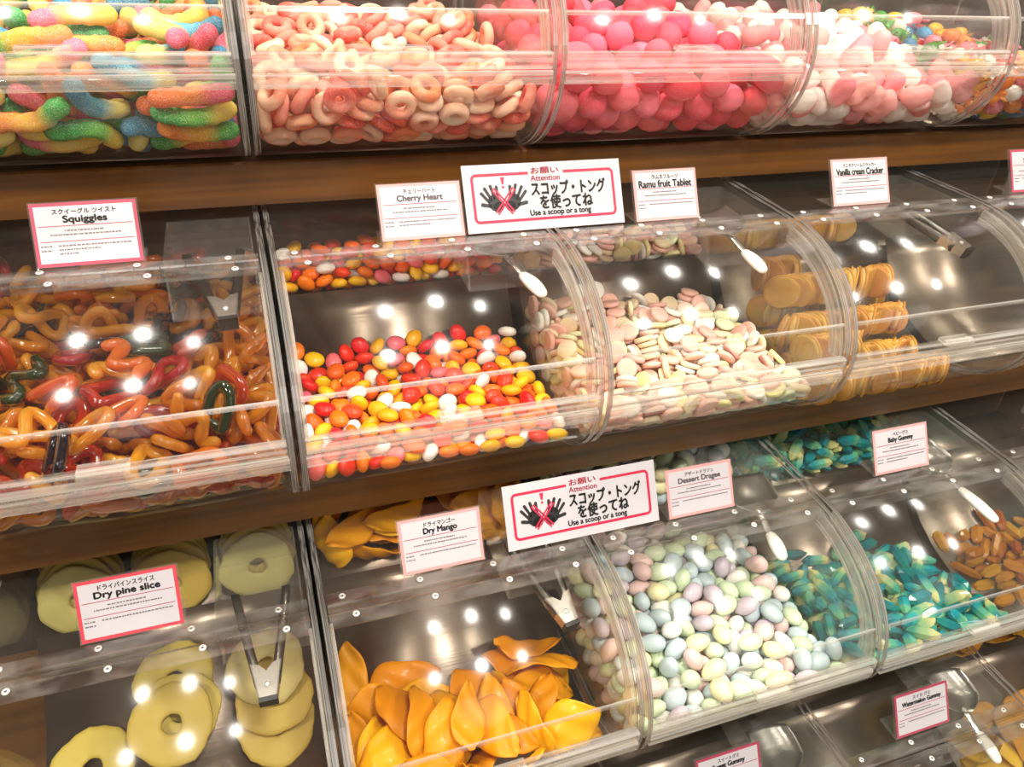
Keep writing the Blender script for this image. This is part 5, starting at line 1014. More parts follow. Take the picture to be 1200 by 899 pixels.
        2,1173,-126,475,0,6,-49, 12,373,889,845,-51,-89,41, 0,89,72,478,-60,-40,58, 2,905,-561,480,3,124,13, 1,488,337,567,-49,-48,64, 0,466,-100,525,35,-102,35, 0,598,-378,467,-4,105,-15, 1,608,39,525,18,-37,103,
        0,783,677,514,-80,-34,-19, 0,265,134,520,114,-47,-3, 1,513,-294,483,-11,40,-15, 2,701,-80,483,-24,31,71, 10,959,1012,860,14,92,-14, 0,1339,-136,395,79,-86,13, 0,894,-291,493,-4,119,-39, 2,1032,-357,455,-16,10,-12,
        0,1123,-564,420,-61,-5,-10, 1,1169,-454,436,-34,65,-30, 0,670,-557,480,-97,39,-6, 2,177,-461,408,-24,-19,-26, 0,1228,490,445,58,-41,-61, 11,621,880,788,-31,-11,27, 10,782,933,915,-73,-60,32, 12,279,1114,852,-27,43,56,
        11,868,871,850,-16,-23,-110, 1,107,-547,389,-35,29,15, 2,166,415,556,-12,40,-38, 1,836,55,559,91,74,-25, 2,343,-2,516,112,-48,-16, 2,901,-14,505,-15,103,-13, 11,1397,1067,906,1,56,-22, 0,1016,-49,496,-40,2,103,
        2,731,110,534,-10,61,-96, 2,727,227,529,63,-47,-89, 2,509,-554,401,-41,27,11, 10,1249,867,624,75,12,-7, 10,297,882,645,-59,-66,-57, 1,275,410,545,2,31,67, 2,692,-243,432,-21,-27,-73, 2,415,171,488,-85,-23,69,
        2,952,337,484,-29,34,56, 1,365,-283,460,31,-62,20, 1,925,431,527,-118,24,-18, 0,414,603,590,7,0,16, 1,659,473,542,25,115,9, 11,486,881,778,-37,-106,-18, 1,108,-356,397,-22,1,28, 2,325,-442,406,-96,-15,-4,
        2,603,-187,466,-14,-20,-16, 1,1034,-237,471,-7,-24,-93, 1,1216,50,444,104,-12,2, 11,741,870,818,18,-102,-53, 12,1008,868,677,88,1,-17, 2,204,-121,484,-25,18,37, 0,872,-374,435,67,18,-19, 11,382,869,718,19,51,-38,
        0,601,321,536,-29,-34,109, 2,103,344,493,14,59,72, 1,584,582,526,29,23,-44, 0,1392,53,384,-13,17,41, 1,453,-381,445,-11,22,28, 10,877,1091,881,85,58,17, 1,102,468,492,8,15,-47, 2,452,-196,470,6,69,-85,
        10,1108,954,865,-23,34,-22, 0,788,-553,430,58,0,-36, 1,984,89,499,-9,-32,68, 0,302,299,511,-16,26,105, 2,351,687,555,-11,47,-52, 0,96,-319,270,53,-64,50, 12,1386,867,782,31,29,-22, 10,1171,1050,888,-52,31,-54,
        1,382,-542,377,-43,-20,-42, 10,864,869,741,13,-43,114, 1,1100,83,483,32,87,13, 1,1299,364,434,-14,-78,32, 2,751,15,488,-54,0,-8, 10,482,871,660,-113,-6,-38, 10,1175,893,733,5,-13,50, 10,1278,1118,891,19,82,-77,
        2,728,356,541,15,20,-77, 2,137,-164,416,30,-97,7, 10,101,954,578,-68,-24,41, 1,744,-338,413,-4,85,-39, 0,1279,-459,386,2,118,18, 0,543,440,538,100,-26,-14, 1,798,461,537,20,-25,-14, 2,911,233,459,87,-69,23,
        1,465,29,486,15,68,56, 10,563,1041,861,84,0,-25, 11,94,1094,713,62,53,38, 11,1378,952,880,17,35,-107, 2,456,286,472,-3,10,120, 1,1078,385,472,15,0,10, 0,1140,-313,422,-40,-69,35, 2,1292,125,427,-25,-57,95,
        11,900,894,614,35,59,24, 2,586,-61,461,-42,35,-16, 0,1050,543,466,-42,79,72, 2,933,-102,406,-56,35,63, 2,117,655,512,100,-23,7, 11,1285,887,730,-54,80,-21, 2,388,392,498,10,-12,-24, 0,1307,-235,352,69,76,-31,
        12,731,882,715,-29,-105,-7, 1,94,394,355,40,-15,-74, 12,1066,886,771,14,-26,-82, 11,1083,1107,835,-33,-65,5, 11,150,1008,780,98,32,-44, 1,990,-536,399,-62,-47,-8, 10,110,960,693,-22,31,-5, 11,630,882,671,105,44,-37,
        2,898,-468,407,86,17,-13, 0,96,348,233,11,84,-5, 1,1250,-339,399,-55,-55,80, 10,793,905,598,-6,27,49, 12,1122,909,593,-18,21,49, 11,256,1026,798,-69,14,-72, 0,106,-478,305,16,-47,82, 10,1287,1002,831,90,-52,-53,
        1,453,-444,354,35,60,26, 1,94,588,430,-52,-6,77, 0,597,216,500,28,109,-19, 1,196,232,467,65,-101,-10, 0,1097,-42,421,20,-2,28, 11,467,1031,776,97,-19,-7, 2,1117,190,460,37,73,-72, 1,1230,-163,377,-14,-51,-41,
        2,103,-91,302,26,91,-21, 0,261,-151,399,64,71,7, 0,103,24,356,-52,44,-10, 2,860,-212,414,55,27,50, 1,530,108,459,-21,-82,79, 2,810,-81,432,-92,25,-24, 1,98,-277,137,51,-95,11, 1,98,27,237,-27,-14,-60,
        12,747,1094,880,8,28,72, 2,814,302,488,-16,100,13, 0,114,-414,217,18,-30,-104, 1,1391,542,369,11,-33,-13, 0,1314,470,396,63,-2,-105, 11,344,975,757,-26,87,-16, 1,98,153,250,71,71,-18, 1,96,157,372,-61,83,21,
        1,110,-64,185,27,100,-59, 1,771,-443,367,-38,-1,-55, 0,369,-160,387,-3,-18,-73, 1,238,-507,329,-24,-122,1, 1,110,528,337,-86,-27,-2, 2,1289,-495,289,70,-78,36, 2,1124,471,417,49,-33,78, 1,1377,-381,351,-8,25,-121,
        0,1232,-55,409,11,8,-117, 10,166,1105,818,-56,-3,-41, 2,100,-230,347,2,13,59, 2,107,145,137,-47,-26,20, 2,316,214,452,-39,-35,-31, 1,107,28,119,-24,-29,-4, 0,1102,-396,333,19,-45,-18, 0,653,-538,377,-19,-14,-1,
        2,725,545,483,-43,-83,-10, 0,186,88,434,6,22,-72, 0,276,-349,383,27,-75,-68, 1,1002,-403,369,-54,9,-42, 0,114,-158,141,-29,-20,-18, 11,1369,940,579,72,-75,4, 1,109,256,175,-66,-29,-7, 2,392,-346,355,-64,74,-45,
        0,475,675,522,122,5,13, 2,117,245,307,6,3,116, 0,592,-278,394,6,11,84, 10,410,940,580,-44,86,-69, 10,535,1116,773,25,-45,27, 12,221,951,706,29,59,-5, 12,965,939,765,-7,44,17, 2,911,540,485,57,3,-11,
        0,1208,237,398,-65,100,-5, 2,201,-272,402,-31,74,12, 2,196,531,508,-63,18,-37, 2,1103,-171,389,-38,110,-10, 2,260,649,482,7,4,7, 0,1147,586,398,119,19,7, 12,687,977,846,-12,110,9, 1,103,-191,247,2,-1,45,
        2,653,140,440,11,110,9, 11,1001,940,578,90,-48,7, 0,273,0,436,-2,8,-66, 0,801,181,467,22,-19,36, 12,116,1118,601,-15,85,85, 0,850,-512,313,-41,31,47, 0,1399,186,358,-70,10,-77, 0,1398,428,361,97,-18,69,
        0,568,-464,403,-31,42,83, 11,544,922,589,22,107,-33, 1,1200,384,371,-53,1,3, 2,1398,-44,310,-76,-12,93, 1,965,617,436,-13,90,74, 0,288,-220,325,83,32,5, 1,1396,-162,300,37,65,0, 11,1386,923,685,5,-10,-82,
        2,455,558,508,-17,0,112, 10,695,957,571,94,71,-9, 1,1008,293,396,25,9,47, 10,953,1117,809,-8,89,57, 0,1065,-494,320,23,-60,19, 1,819,605,424,-3,-95,-76, 2,896,-5,398,33,-2,23, 1,670,630,453,-77,30,22,
        2,690,277,424,-32,-28,25, 0,701,-128,384,-76,12,-2, 1,578,309,415,-34,-50,-62, 1,1207,-397,312,-25,-80,29, 2,1398,299,402,35,-68,-33, 1,541,-369,339,-26,-86,-54, 0,121,293,398,-2,-119,1, 2,1123,297,423,104,-25,64,
        0,860,-375,327,-62,-106,4, 0,346,112,432,-7,44,61, 0,717,-500,296,99,-29,10, 10,1366,1110,807,124,1,4, 2,549,-497,294,-47,1,2, 11,334,1108,740,-20,37,64, 2,1393,-297,283,4,36,-49, 1,485,-264,362,-23,48,-24,
        0,961,-189,367,-30,71,71, 0,1272,565,366,19,42,-60, 1,1027,-95,325,6,48,32, 10,1027,1018,777,-51,-75,79, 2,181,-383,311,-13,9,-116, 2,200,-35,368,35,37,47, 11,259,956,571,-19,122,16, 2,453,495,416,0,4,-71,
        2,489,-88,412,-11,11,25, 1,772,-233,341,21,-45,-48, 10,654,1098,820,45,-16,-32, 12,835,965,812,-61,81,60, 1,382,-18,417,-12,-23,51, 1,965,450,432,16,112,12, 1,953,-476,288,65,28,-91, 1,633,26,407,28,58,76,
        0,1035,46,395,-55,-10,39, 0,214,195,370,88,79,14, 0,996,162,423,94,65,48, 2,883,96,442,-32,17,29, 10,1166,1009,783,81,-20,26, 0,1295,204,342,-7,75,-9, 1,1052,-289,364,17,14,-7, 0,930,-295,363,77,-4,-86,
        0,915,212,358,54,-89,14, 0,834,475,432,26,64,61, 0,316,516,455,-21,-2,11, 1,1208,-46,299,20,-37,-24, 2,831,-129,329,-20,-75,89, 1,1389,-430,247,-37,-73,55, 2,740,430,427,-2,60,62, 0,1108,-7,325,30,-20,-64,
        1,1181,-517,332,-25,-31,-32, 1,652,-405,363,-5,-71,35, 2,517,398,453,17,-111,26, 10,1160,979,660,-39,27,-36, 2,1361,109,287,-31,12,-47, 0,427,145,368,34,85,7, 0,609,489,444,-9,-110,-51, 1,521,619,440,-87,-17,-11,
        1,1161,-247,332,9,91,42, 0,409,-207,304,-46,80,-48, 10,1199,1112,783,-11,28,103, 11,1391,1001,785,-4,-30,23, 20,344,-440,290,14,14,65, 22,798,54,378,-105,-20,21, 21,444,-437,239,7,-35,-55, 20,206,-16,227,82,54,-71,
        20,492,31,383,-8,7,124, 22,717,169,364,116,-41,14, 21,610,567,374,1,-80,90, 20,190,473,410,-116,18,0, 22,410,262,378,-22,117,-10, 32,1051,979,670,-45,-56,62, 31,610,1004,757,-87,-86,-10, 20,612,-49,328,85,38,-35,
        20,1356,281,282,-22,57,-50, 20,643,-208,317,-11,98,-69, 22,379,616,429,-86,-25,-15, 21,225,366,330,54,40,16, 31,892,1033,743,3,23,-117, 31,430,969,694,27,-38,-16, 20,1291,-110,269,-64,-14,107, 20,1395,381,227,9,15,-52,
        22,876,-221,270,96,-26,8, 22,1233,88,328,58,48,28, 21,921,89,333,66,-97,-2, 20,470,378,366,10,19,104, 20,1170,-318,243,-15,17,0, 20,332,-117,272,5,89,-65, 22,853,207,269,-25,-23,-58, 20,650,296,313,-82,-85,22,
        21,286,265,316,106,-40,46, 30,681,998,665,-11,17,-111, 21,650,381,457,-37,55,10, 21,1305,-2,323,17,-51,-39, 21,680,-306,314,63,-7,54, 22,539,207,399,-95,3,9, 20,317,322,410,-19,108,-15, 31,213,1111,713,-101,-28,-30,
        22,176,-56,94,-12,-7,19, 22,921,409,339,-12,14,102, 21,1142,121,371,-12,-63,-20, 21,849,351,404,-24,-54,98, 22,225,377,449,28,4,27, 31,428,1112,679,58,46,-95, 22,243,-441,234,-11,-32,-95, 22,997,524,344,77,31,35,
        32,531,1006,674,20,-3,-55, 30,179,1033,625,-10,-77,-87, 31,821,960,683,-39,-116,9, 30,1276,1043,732,7,-27,-92, 30,800,1112,788,13,119,6, 20,367,-361,182,-52,10,40, 22,1294,81,214,-67,7,-102, 21,1249,-20,190,-23,2,-16,
        22,292,-309,270,2,-98,63, 21,1216,-201,250,-93,-82,-18, 22,982,1,300,-61,-6,18, 21,1191,203,269,-74,-79,55, 20,300,-33,320,57,-60,32, 20,995,309,291,-87,8,1, 22,211,169,257,39,-10,-90, 21,796,252,385,-4,-3,105,
        32,1215,1018,576,12,5,-55, 32,807,1023,590,-2,-87,84, 22,210,-336,178,18,-17,2, 21,559,-401,222,1,-14,46, 21,1326,-223,233,34,36,38, 22,1377,-86,198,-10,-9,12, 20,552,-42,220,-26,7,91, 22,756,-232,139,84,26,47,
        22,680,-405,228,33,-38,99, 21,332,-211,219,10,-95,-47, 20,778,-289,251,110,-34,22, 22,561,-171,245,-14,-108,1, 21,937,-115,266,84,-85,21, 20,1194,470,299,-27,-53,3, 22,537,-153,349,-18,35,111, 21,1132,-137,293,12,-20,19,
        22,705,262,176,-3,-9,-70, 22,203,-149,301,-73,88,-51, 21,398,262,270,1,75,90, 22,281,92,338,-50,-33,60, 20,888,542,355,99,15,28, 20,846,310,191,56,2,13, 21,247,506,324,-7,119,-26, 20,1065,204,338,-23,-18,-64,
        22,597,418,358,3,-9,108, 30,266,1118,614,51,-26,22, 32,314,1012,662,-90,77,15,
    ),
    (2, 3): (
        10,94,991,828,-23,-18,44, 11,461,862,850,19,53,-70, 12,155,851,658,1,-118,25, 0,75,77,147,-39,-48,46, 11,89,1074,773,-5,35,-59, 1,883,454,255,4,-3,3, 1,125,327,230,58,-8,14, 2,232,-295,273,39,-13,-8,
        11,988,847,670,55,-5,4, 12,718,845,674,-71,-1,0, 1,502,47,279,25,-26,-73, 2,1252,-386,231,-60,53,-42, 2,131,-436,320,38,-15,-25, 0,686,287,214,33,-98,-16, 12,1384,885,825,-2,-35,23, 2,183,266,231,-43,0,7,
        0,104,-3,212,-107,-32,49, 0,936,393,215,5,-2,3, 10,736,854,767,-31,16,10, 0,707,404,217,5,35,-93, 1,903,-410,269,23,40,93, 1,229,4,231,20,21,9, 1,403,-434,272,-1,-17,114, 11,307,875,726,100,-38,19,
        1,780,0,257,63,88,38, 12,218,853,807,16,5,-2, 2,307,437,244,10,67,102, 2,286,67,280,-31,-26,60, 11,747,906,860,-64,-33,18, 2,180,137,237,45,6,1, 1,245,-109,269,62,-83,-18, 11,117,906,781,78,28,21,
        2,77,-373,253,14,1,-63, 2,233,-225,310,-51,4,19, 0,476,371,201,47,-1,-9, 0,536,-463,272,-61,101,-31, 11,73,1077,635,-62,-50,52, 11,627,901,836,-4,-13,-56, 10,185,1048,817,70,88,21, 0,369,-158,288,-16,16,-43,
        1,81,-189,207,28,-3,64, 1,219,200,207,0,-86,-84, 10,926,847,853,55,3,-3, 0,678,-308,289,-15,-7,11, 12,1145,908,834,54,22,81, 2,463,-175,293,63,99,-1, 2,1033,-105,255,-11,26,-59, 11,936,882,784,40,1,85,
        2,106,-503,291,-35,-29,-85, 0,474,156,253,85,13,26, 1,640,-17,261,6,117,-25, 12,395,877,777,28,-84,54, 11,96,899,580,-22,-13,-72, 0,162,398,213,-4,117,44, 10,650,890,734,99,36,9, 1,187,54,208,-38,-84,-27,
        0,562,-176,307,60,-25,-23, 12,481,879,630,-61,35,-93, 1,1405,-65,147,24,-25,-56, 0,399,2,262,-25,1,58, 12,1242,860,665,-20,-10,-8, 10,538,889,733,-93,-52,-32, 0,133,286,168,-35,112,-19, 11,1396,1011,835,-37,-86,25,
        0,141,-126,85,9,-87,-81, 0,658,-431,300,47,-30,-20, 1,818,-496,267,86,-1,1, 0,804,163,254,-5,22,-80, 0,384,-294,284,91,-37,7, 11,312,1024,797,-7,-67,-27, 0,1097,215,209,-3,18,-59, 2,1281,199,162,15,61,70,
        0,1132,-272,179,38,62,-99, 10,115,962,704,12,-21,-69, 10,1254,906,823,5,8,-37, 11,1051,1080,818,26,36,38, 12,612,1038,841,22,16,-114, 0,143,-62,140,-2,16,-124, 10,972,1027,818,64,-25,-50, 12,370,945,794,38,-15,2,
        11,1127,895,583,86,48,-8, 11,890,1076,822,-51,47,-42, 2,1158,103,189,115,41,-4, 1,201,-407,279,120,10,31, 11,726,1011,825,-92,-78,13, 11,355,1100,784,-56,18,-23, 0,141,-181,253,54,-81,-48, 1,745,-190,264,54,-103,-19,
        1,1340,-142,158,-36,46,-27, 2,287,-484,269,6,107,30, 0,970,-59,215,87,2,-23, 1,892,-164,266,0,108,27, 10,683,1129,831,-64,10,22, 0,1341,-382,221,-68,-51,26, 10,811,1065,841,-15,5,-54, 12,356,941,601,-55,-57,46,
        10,781,910,792,-7,-20,-43, 12,421,1012,817,-70,-31,-32, 12,403,895,655,76,44,-5, 2,1187,-197,194,17,-34,-4, 0,480,275,197,16,-24,-20, 1,1096,-344,189,114,-35,-36, 2,1113,-428,207,12,114,21, 10,567,920,615,-10,20,-64,
        10,1339,961,801,-32,-99,-19, 12,176,890,717,-50,57,-88, 12,1230,891,724,-56,5,-32, 0,954,234,219,125,10,-3, 0,1110,-146,205,-52,106,35, 10,1055,961,840,-11,16,-101, 12,128,1130,674,31,-80,59, 11,795,900,614,5,1,79,
        12,105,1059,564,-2,15,-81, 12,492,935,790,22,-19,-55, 11,1054,866,792,-20,-92,62, 0,1025,-454,239,15,94,35, 1,188,121,163,-9,7,-110, 0,1044,323,180,-7,89,-74, 0,1396,-385,171,62,86,-16, 2,614,-265,247,25,9,-3,
        2,831,-305,264,-7,115,17, 11,131,939,635,115,-9,-10, 2,767,-407,238,78,33,12, 1,345,90,226,74,-51,-75, 2,1201,104,121,-9,41,96, 0,147,-149,152,-4,29,-112, 0,967,40,215,-34,46,-9, 12,1335,851,608,0,21,123,
        2,646,78,254,-39,69,95, 1,1351,229,135,5,11,-42, 2,309,291,167,-35,92,-27, 1,725,-371,277,-26,-22,-8, 1,1308,-307,179,-4,20,-71, 10,1365,882,724,-1,16,99, 0,1297,131,111,-9,-21,102, 12,852,930,748,-64,39,-57,
        1,1371,24,93,34,-85,-66, 12,224,938,573,91,-71,10, 2,1044,23,223,60,73,57, 0,274,-215,224,-11,13,7, 1,147,210,132,-23,114,-18, 1,104,-303,131,-7,-12,-34, 1,361,204,205,-31,-49,52, 0,654,151,243,90,8,27,
        1,130,-34,78,118,-16,-4, 1,1211,314,172,43,0,4, 12,1110,905,748,-92,44,7, 2,166,-81,203,1,-37,-113, 1,595,-113,264,-28,5,-27, 11,959,911,592,-94,70,-16, 1,1414,-212,122,-60,3,-72, 0,506,-318,242,21,69,85,
        1,781,281,156,9,-10,41, 0,139,-326,215,21,111,18, 10,1053,914,658,66,-29,-9, 0,319,-363,245,-7,-2,11, 11,598,926,675,5,0,50, 0,852,-240,239,58,-4,4, 10,433,995,557,59,108,18, 12,1290,1017,768,75,-10,-41,
        10,215,1108,759,-5,-1,113, 1,1175,222,168,-6,-61,28, 0,651,269,154,-94,48,3, 0,1254,-210,166,10,-23,-73, 0,879,275,152,-102,-58,-14, 1,923,124,181,-77,47,-3, 10,519,1095,801,7,40,-106, 0,163,-412,188,-1,26,121,
        12,1325,1075,781,-56,30,-25, 0,669,22,205,-3,-14,30, 1,639,-435,214,46,-91,68, 0,1122,3,148,14,-24,-95, 0,510,39,211,-10,-15,77, 0,586,190,179,13,9,-75, 11,307,943,656,-106,-52,-21, 11,926,964,742,81,91,28,
        0,927,-31,153,-43,-64,31, 1,1037,84,167,-85,69,12, 0,169,-195,89,14,-121,22, 12,913,990,668,-20,22,-45, 2,926,-297,198,0,-85,-84, 0,826,-109,210,-9,124,3, 11,1229,1097,735,71,-25,-67, 10,564,998,748,-26,-60,84,
        0,652,-342,192,40,4,16, 11,682,899,615,34,-9,-28, 12,1415,952,703,28,9,-64, 10,817,905,681,6,-61,92, 2,763,204,194,50,2,-4, 0,1239,25,98,-43,-5,14, 0,417,-69,209,12,-30,8, 2,780,34,170,20,16,-86,
        2,675,-133,209,13,-4,-38, 0,1201,-339,144,84,-56,8, 11,1281,952,553,124,3,-2, 11,618,955,551,123,0,0, 12,848,1062,762,113,45,-18, 0,457,183,175,-15,15,-34, 0,1262,-86,134,10,-104,-5, 0,531,246,144,25,-12,-78,
        2,512,-210,237,-105,-12,2, 1,874,-413,198,-48,-2,24, 2,290,79,156,36,19,51, 1,1029,-337,142,29,-112,19, 1,1314,-272,116,121,16,-4, 12,984,982,714,-38,-46,72, 11,460,1119,735,-96,16,17, 12,655,1033,786,-28,24,-52,
        0,293,-65,143,33,-9,47, 2,811,-354,153,-10,102,-72, 0,479,-433,205,-5,1,2, 0,973,-182,204,19,-11,79, 10,274,1067,699,-26,-12,59, 2,502,-318,129,7,122,-19, 1,968,-272,116,-110,-21,13, 10,409,1047,711,-56,6,-19,
        10,295,992,564,18,20,66, 1,226,-4,94,-27,-101,27, 2,339,-84,229,-87,66,-6, 10,175,1026,604,-4,30,-102, 12,219,966,753,-21,-24,76, 10,1160,1072,803,-26,-9,85, 12,1153,972,774,-7,-17,90, 0,1052,133,112,43,75,68,
        2,720,-121,156,-94,70,4, 1,807,-55,169,20,-17,40, 0,283,-143,179,118,6,-28, 10,812,961,551,0,-22,124, 0,1055,226,141,-12,-71,75, 1,562,47,152,6,17,-122, 0,217,-214,154,98,15,2, 2,503,-137,213,-115,-5,7,
        2,443,-334,188,-80,23,-8, 12,1068,976,552,-3,-3,15, 0,334,205,126,5,-7,24, 2,193,102,96,19,122,24, 2,860,-6,135,19,-7,-60, 1,444,-200,97,-9,-45,109, 2,483,-160,155,-5,12,107, 1,626,-236,171,31,22,-71,
        0,525,-280,186,12,-6,-7, 1,264,-346,151,-6,-103,70, 0,884,-144,149,7,61,-110, 1,1245,-206,100,12,-117,-11, 1,336,-412,195,-39,93,-71, 0,1068,-201,115,72,-2,-23, 12,626,1042,561,123,1,0, 10,667,1020,621,51,112,20,
        12,1320,921,616,87,0,-2, 11,851,978,631,-48,-99,6, 11,459,1073,605,112,-33,-1, 11,715,1016,683,62,-98,-16, 11,1297,1021,589,111,44,-33, 12,456,1004,650,-14,-13,106, 12,597,1072,734,-7,-30,80, 12,432,955,725,1,-39,-116,
    ),
    (2, 4): (
        1,263,-278,141,-87,-53,9, 2,482,149,166,-6,59,-74, 1,607,80,170,31,-105,-18, 1,428,284,160,20,-10,-92, 1,196,100,208,2,-3,-123, 1,86,290,160,-84,-81,-22, 2,696,329,198,14,-12,-85, 1,302,291,173,-90,-10,20,
        2,102,45,101,-11,2,-49, 0,157,-91,75,0,-13,124, 0,143,-264,110,14,1,2, 1,172,173,178,0,63,-108, 0,918,153,127,-31,3,9, 2,359,44,130,21,-98,42, 1,204,82,142,16,-1,2, 1,422,-74,166,-45,-115,-18,
        2,938,269,154,20,25,100, 0,248,-37,137,3,5,-120, 0,676,30,112,18,-106,-9, 2,575,61,111,-93,-8,21, 0,544,121,104,34,6,23, 0,290,-111,139,-20,0,7, 2,595,359,191,10,19,-50, 0,737,239,170,75,66,17,
        1,324,-137,75,-8,0,-2, 0,1048,279,154,4,-23,78, 2,371,-223,170,66,57,16, 2,857,89,96,-4,-120,31, 2,421,167,114,5,19,-94, 1,524,-45,134,1,-33,120, 2,294,-211,94,3,111,56, 2,531,-217,154,10,7,48,
        1,191,271,155,-56,-88,11, 2,231,149,106,-122,0,0, 0,684,180,118,-102,63,17, 2,675,-111,127,-10,-117,-7, 1,553,254,150,110,-50,-20, 0,827,211,133,-9,122,-10, 2,567,-91,74,-9,0,0, 1,390,-305,127,99,-27,6,
        1,250,18,88,-8,125,2, 2,739,-72,170,19,53,83, 1,787,-6,87,105,25,11, 2,581,-162,83,33,0,0, 1,1223,-46,86,84,84,-6, 0,669,-319,138,54,-3,-1, 0,803,-211,162,-16,0,21, 1,1290,-132,81,-99,-41,10,
        2,663,-202,159,-20,50,-99, 2,1151,-197,89,53,-97,-6, 1,938,-251,104,68,90,-5, 1,1001,39,95,70,46,39, 1,1063,-89,75,8,124,13, 0,1114,98,99,32,9,35, 0,1027,-214,91,-18,-3,-47, 1,868,-31,139,-103,-21,5,
        1,799,-271,111,105,-11,1, 1,892,-124,100,-18,-91,-56, 1,367,-48,78,-12,0,0, 2,551,-10,77,0,-123,-24, 1,602,-241,101,-1,-125,7, 1,453,-213,110,-85,70,-6, 1,799,-184,87,-12,-112,52, 2,845,-72,74,115,20,2,
    ),
    (3, 2): (
        0,272,-80,77,-98,12,-4, 0,1382,-231,97,83,72,-4, 1,185,-154,79,4,0,1, 0,833,38,148,-1,3,-18, 1,733,-210,113,-22,48,-77, 2,1334,70,90,-1,23,-116, 0,1325,-95,93,69,-5,-13, 1,629,11,83,-65,106,16,
        2,1038,-301,121,-27,0,-4, 1,466,-116,100,-30,-88,25, 0,546,183,118,5,1,-3, 2,389,183,120,22,-16,-89, 2,365,-8,116,18,20,71, 1,254,-311,127,-1,-20,-124, 0,220,-232,100,14,0,0, 2,425,-196,88,-16,-1,-53,
        1,885,-208,150,92,21,-3, 0,962,90,106,95,-72,-6, 1,708,-21,103,-60,-80,3, 0,820,-276,111,-21,0,7, 2,1248,-8,80,-93,12,-3, 2,255,-2,107,24,-50,101, 0,182,76,92,-2,1,-7, 1,610,-118,76,-8,-2,13,
        1,1211,-140,83,-3,-70,100, 1,118,-33,80,37,-113,-22, 1,1141,-71,88,-7,105,-65, 1,1062,-146,85,28,101,51, 0,1249,134,106,-2,29,-106, 2,882,-167,82,-11,12,-106, 2,1225,-224,96,1,-58,-106, 0,811,-43,123,12,-33,-26,
        2,485,75,91,-2,0,0, 2,626,-196,90,-13,53,-104, 1,958,-67,139,-93,0,-12, 0,1008,-223,101,11,109,-57, 1,481,-27,81,26,-3,-16, 0,1012,-32,77,-29,121,13, 2,816,64,89,124,-2,0, 1,824,-104,75,-8,-3,23,
    ),
    (3, 3): (
        0,1176,260,145,5,2,-7, 2,1417,168,172,55,-69,-17, 2,832,280,161,55,66,68, 1,1387,154,117,-40,-98,22, 2,688,-80,210,-19,-73,65, 1,650,-325,223,85,66,-6, 2,932,-396,236,63,98,-33, 0,739,-378,243,18,10,48,
        2,298,-354,196,65,58,-33, 2,394,-222,204,-36,-50,89, 2,416,-320,179,-73,20,-14, 1,775,-217,189,-16,-31,-109, 2,138,-170,169,24,26,4, 2,245,213,151,1,12,91, 2,828,129,177,100,-7,-1, 2,522,-92,224,-65,-10,26,
        2,118,174,147,-50,-54,55, 0,237,-193,156,25,21,31, 1,1400,24,131,-94,-22,60, 0,252,63,151,102,-23,-13, 0,1198,-208,206,-22,89,-84, 1,631,145,170,-107,7,8, 2,1041,88,172,39,-84,-57, 2,915,-259,220,13,65,-92,
        0,448,151,199,88,-80,10, 1,80,-347,157,41,-66,-23, 1,760,-34,217,27,-31,-33, 1,366,195,131,22,-15,-81, 0,1317,-191,217,86,-21,-45, 2,1415,-274,178,-84,-83,19, 1,107,-203,102,30,23,27, 0,1066,-116,190,-5,-6,-24,
        1,580,-226,172,-19,2,-51, 1,345,-56,156,6,60,67, 1,200,-355,156,-43,-96,65, 0,332,-415,197,0,-51,-67, 2,153,-84,170,-32,-1,107, 0,739,264,156,-9,-56,80, 1,449,295,165,-30,-115,-10, 2,1123,-62,213,115,-32,5,
        0,1289,117,101,122,-26,-6, 1,967,-163,216,100,52,28, 0,78,-7,178,89,-83,29, 2,80,83,95,-68,-74,19, 1,390,48,154,-5,-14,61, 2,1306,-354,183,-82,21,-2, 1,660,52,199,-18,35,-100, 1,450,-428,204,-40,0,13,
        1,1150,147,113,-78,57,-8, 2,1246,-263,170,119,-11,15, 1,1359,-440,211,1,-119,37, 1,639,-414,191,-6,-21,-119, 0,504,16,167,6,-29,-6, 1,195,-223,99,-9,6,33, 0,909,16,158,26,-29,-80, 2,818,-69,170,-5,35,83,
        2,651,-197,182,42,6,-38, 2,1022,-316,205,12,110,-48, 0,876,-155,115,28,-71,75, 0,947,187,152,48,87,27, 2,631,238,139,-66,69,-12, 2,951,-71,140,54,-84,-21, 1,1068,-1,150,4,-1,27, 0,199,-44,144,52,79,56,
        2,1120,-417,195,119,-27,17, 0,285,-246,125,-5,-7,30, 0,1168,41,118,-43,88,61, 2,552,175,117,-88,-83,-25, 0,1192,-374,186,-44,12,-23, 2,1011,-198,167,42,80,6, 0,436,-134,164,44,20,49, 0,1213,-126,164,34,-37,-95,
        2,626,-344,155,23,5,5, 0,654,-127,149,-28,-110,38, 2,808,-398,189,-96,12,-15, 1,138,-68,77,-4,8,-81, 0,411,-113,96,-25,11,9, 2,874,87,124,-106,-38,26, 1,984,-403,188,106,-46,22, 0,231,146,108,-120,35,11,
        0,1347,-139,152,9,-100,-61, 2,813,-326,171,5,-45,99, 1,1237,-28,148,-4,43,116, 2,1065,-239,140,-41,108,36, 0,637,-30,144,-23,2,-5, 0,421,-289,118,-7,7,114, 1,585,-276,112,-21,-1,-6, 1,722,74,120,77,-34,8,
        1,1319,-90,118,-96,-16,5, 2,366,12,82,-2,-11,62, 1,774,-119,101,10,-52,74, 2,225,54,90,13,27,101, 2,494,-173,163,53,37,34, 2,558,80,151,8,17,114, 2,1322,-315,127,-1,-20,-122, 2,1191,-191,87,-16,7,-94,
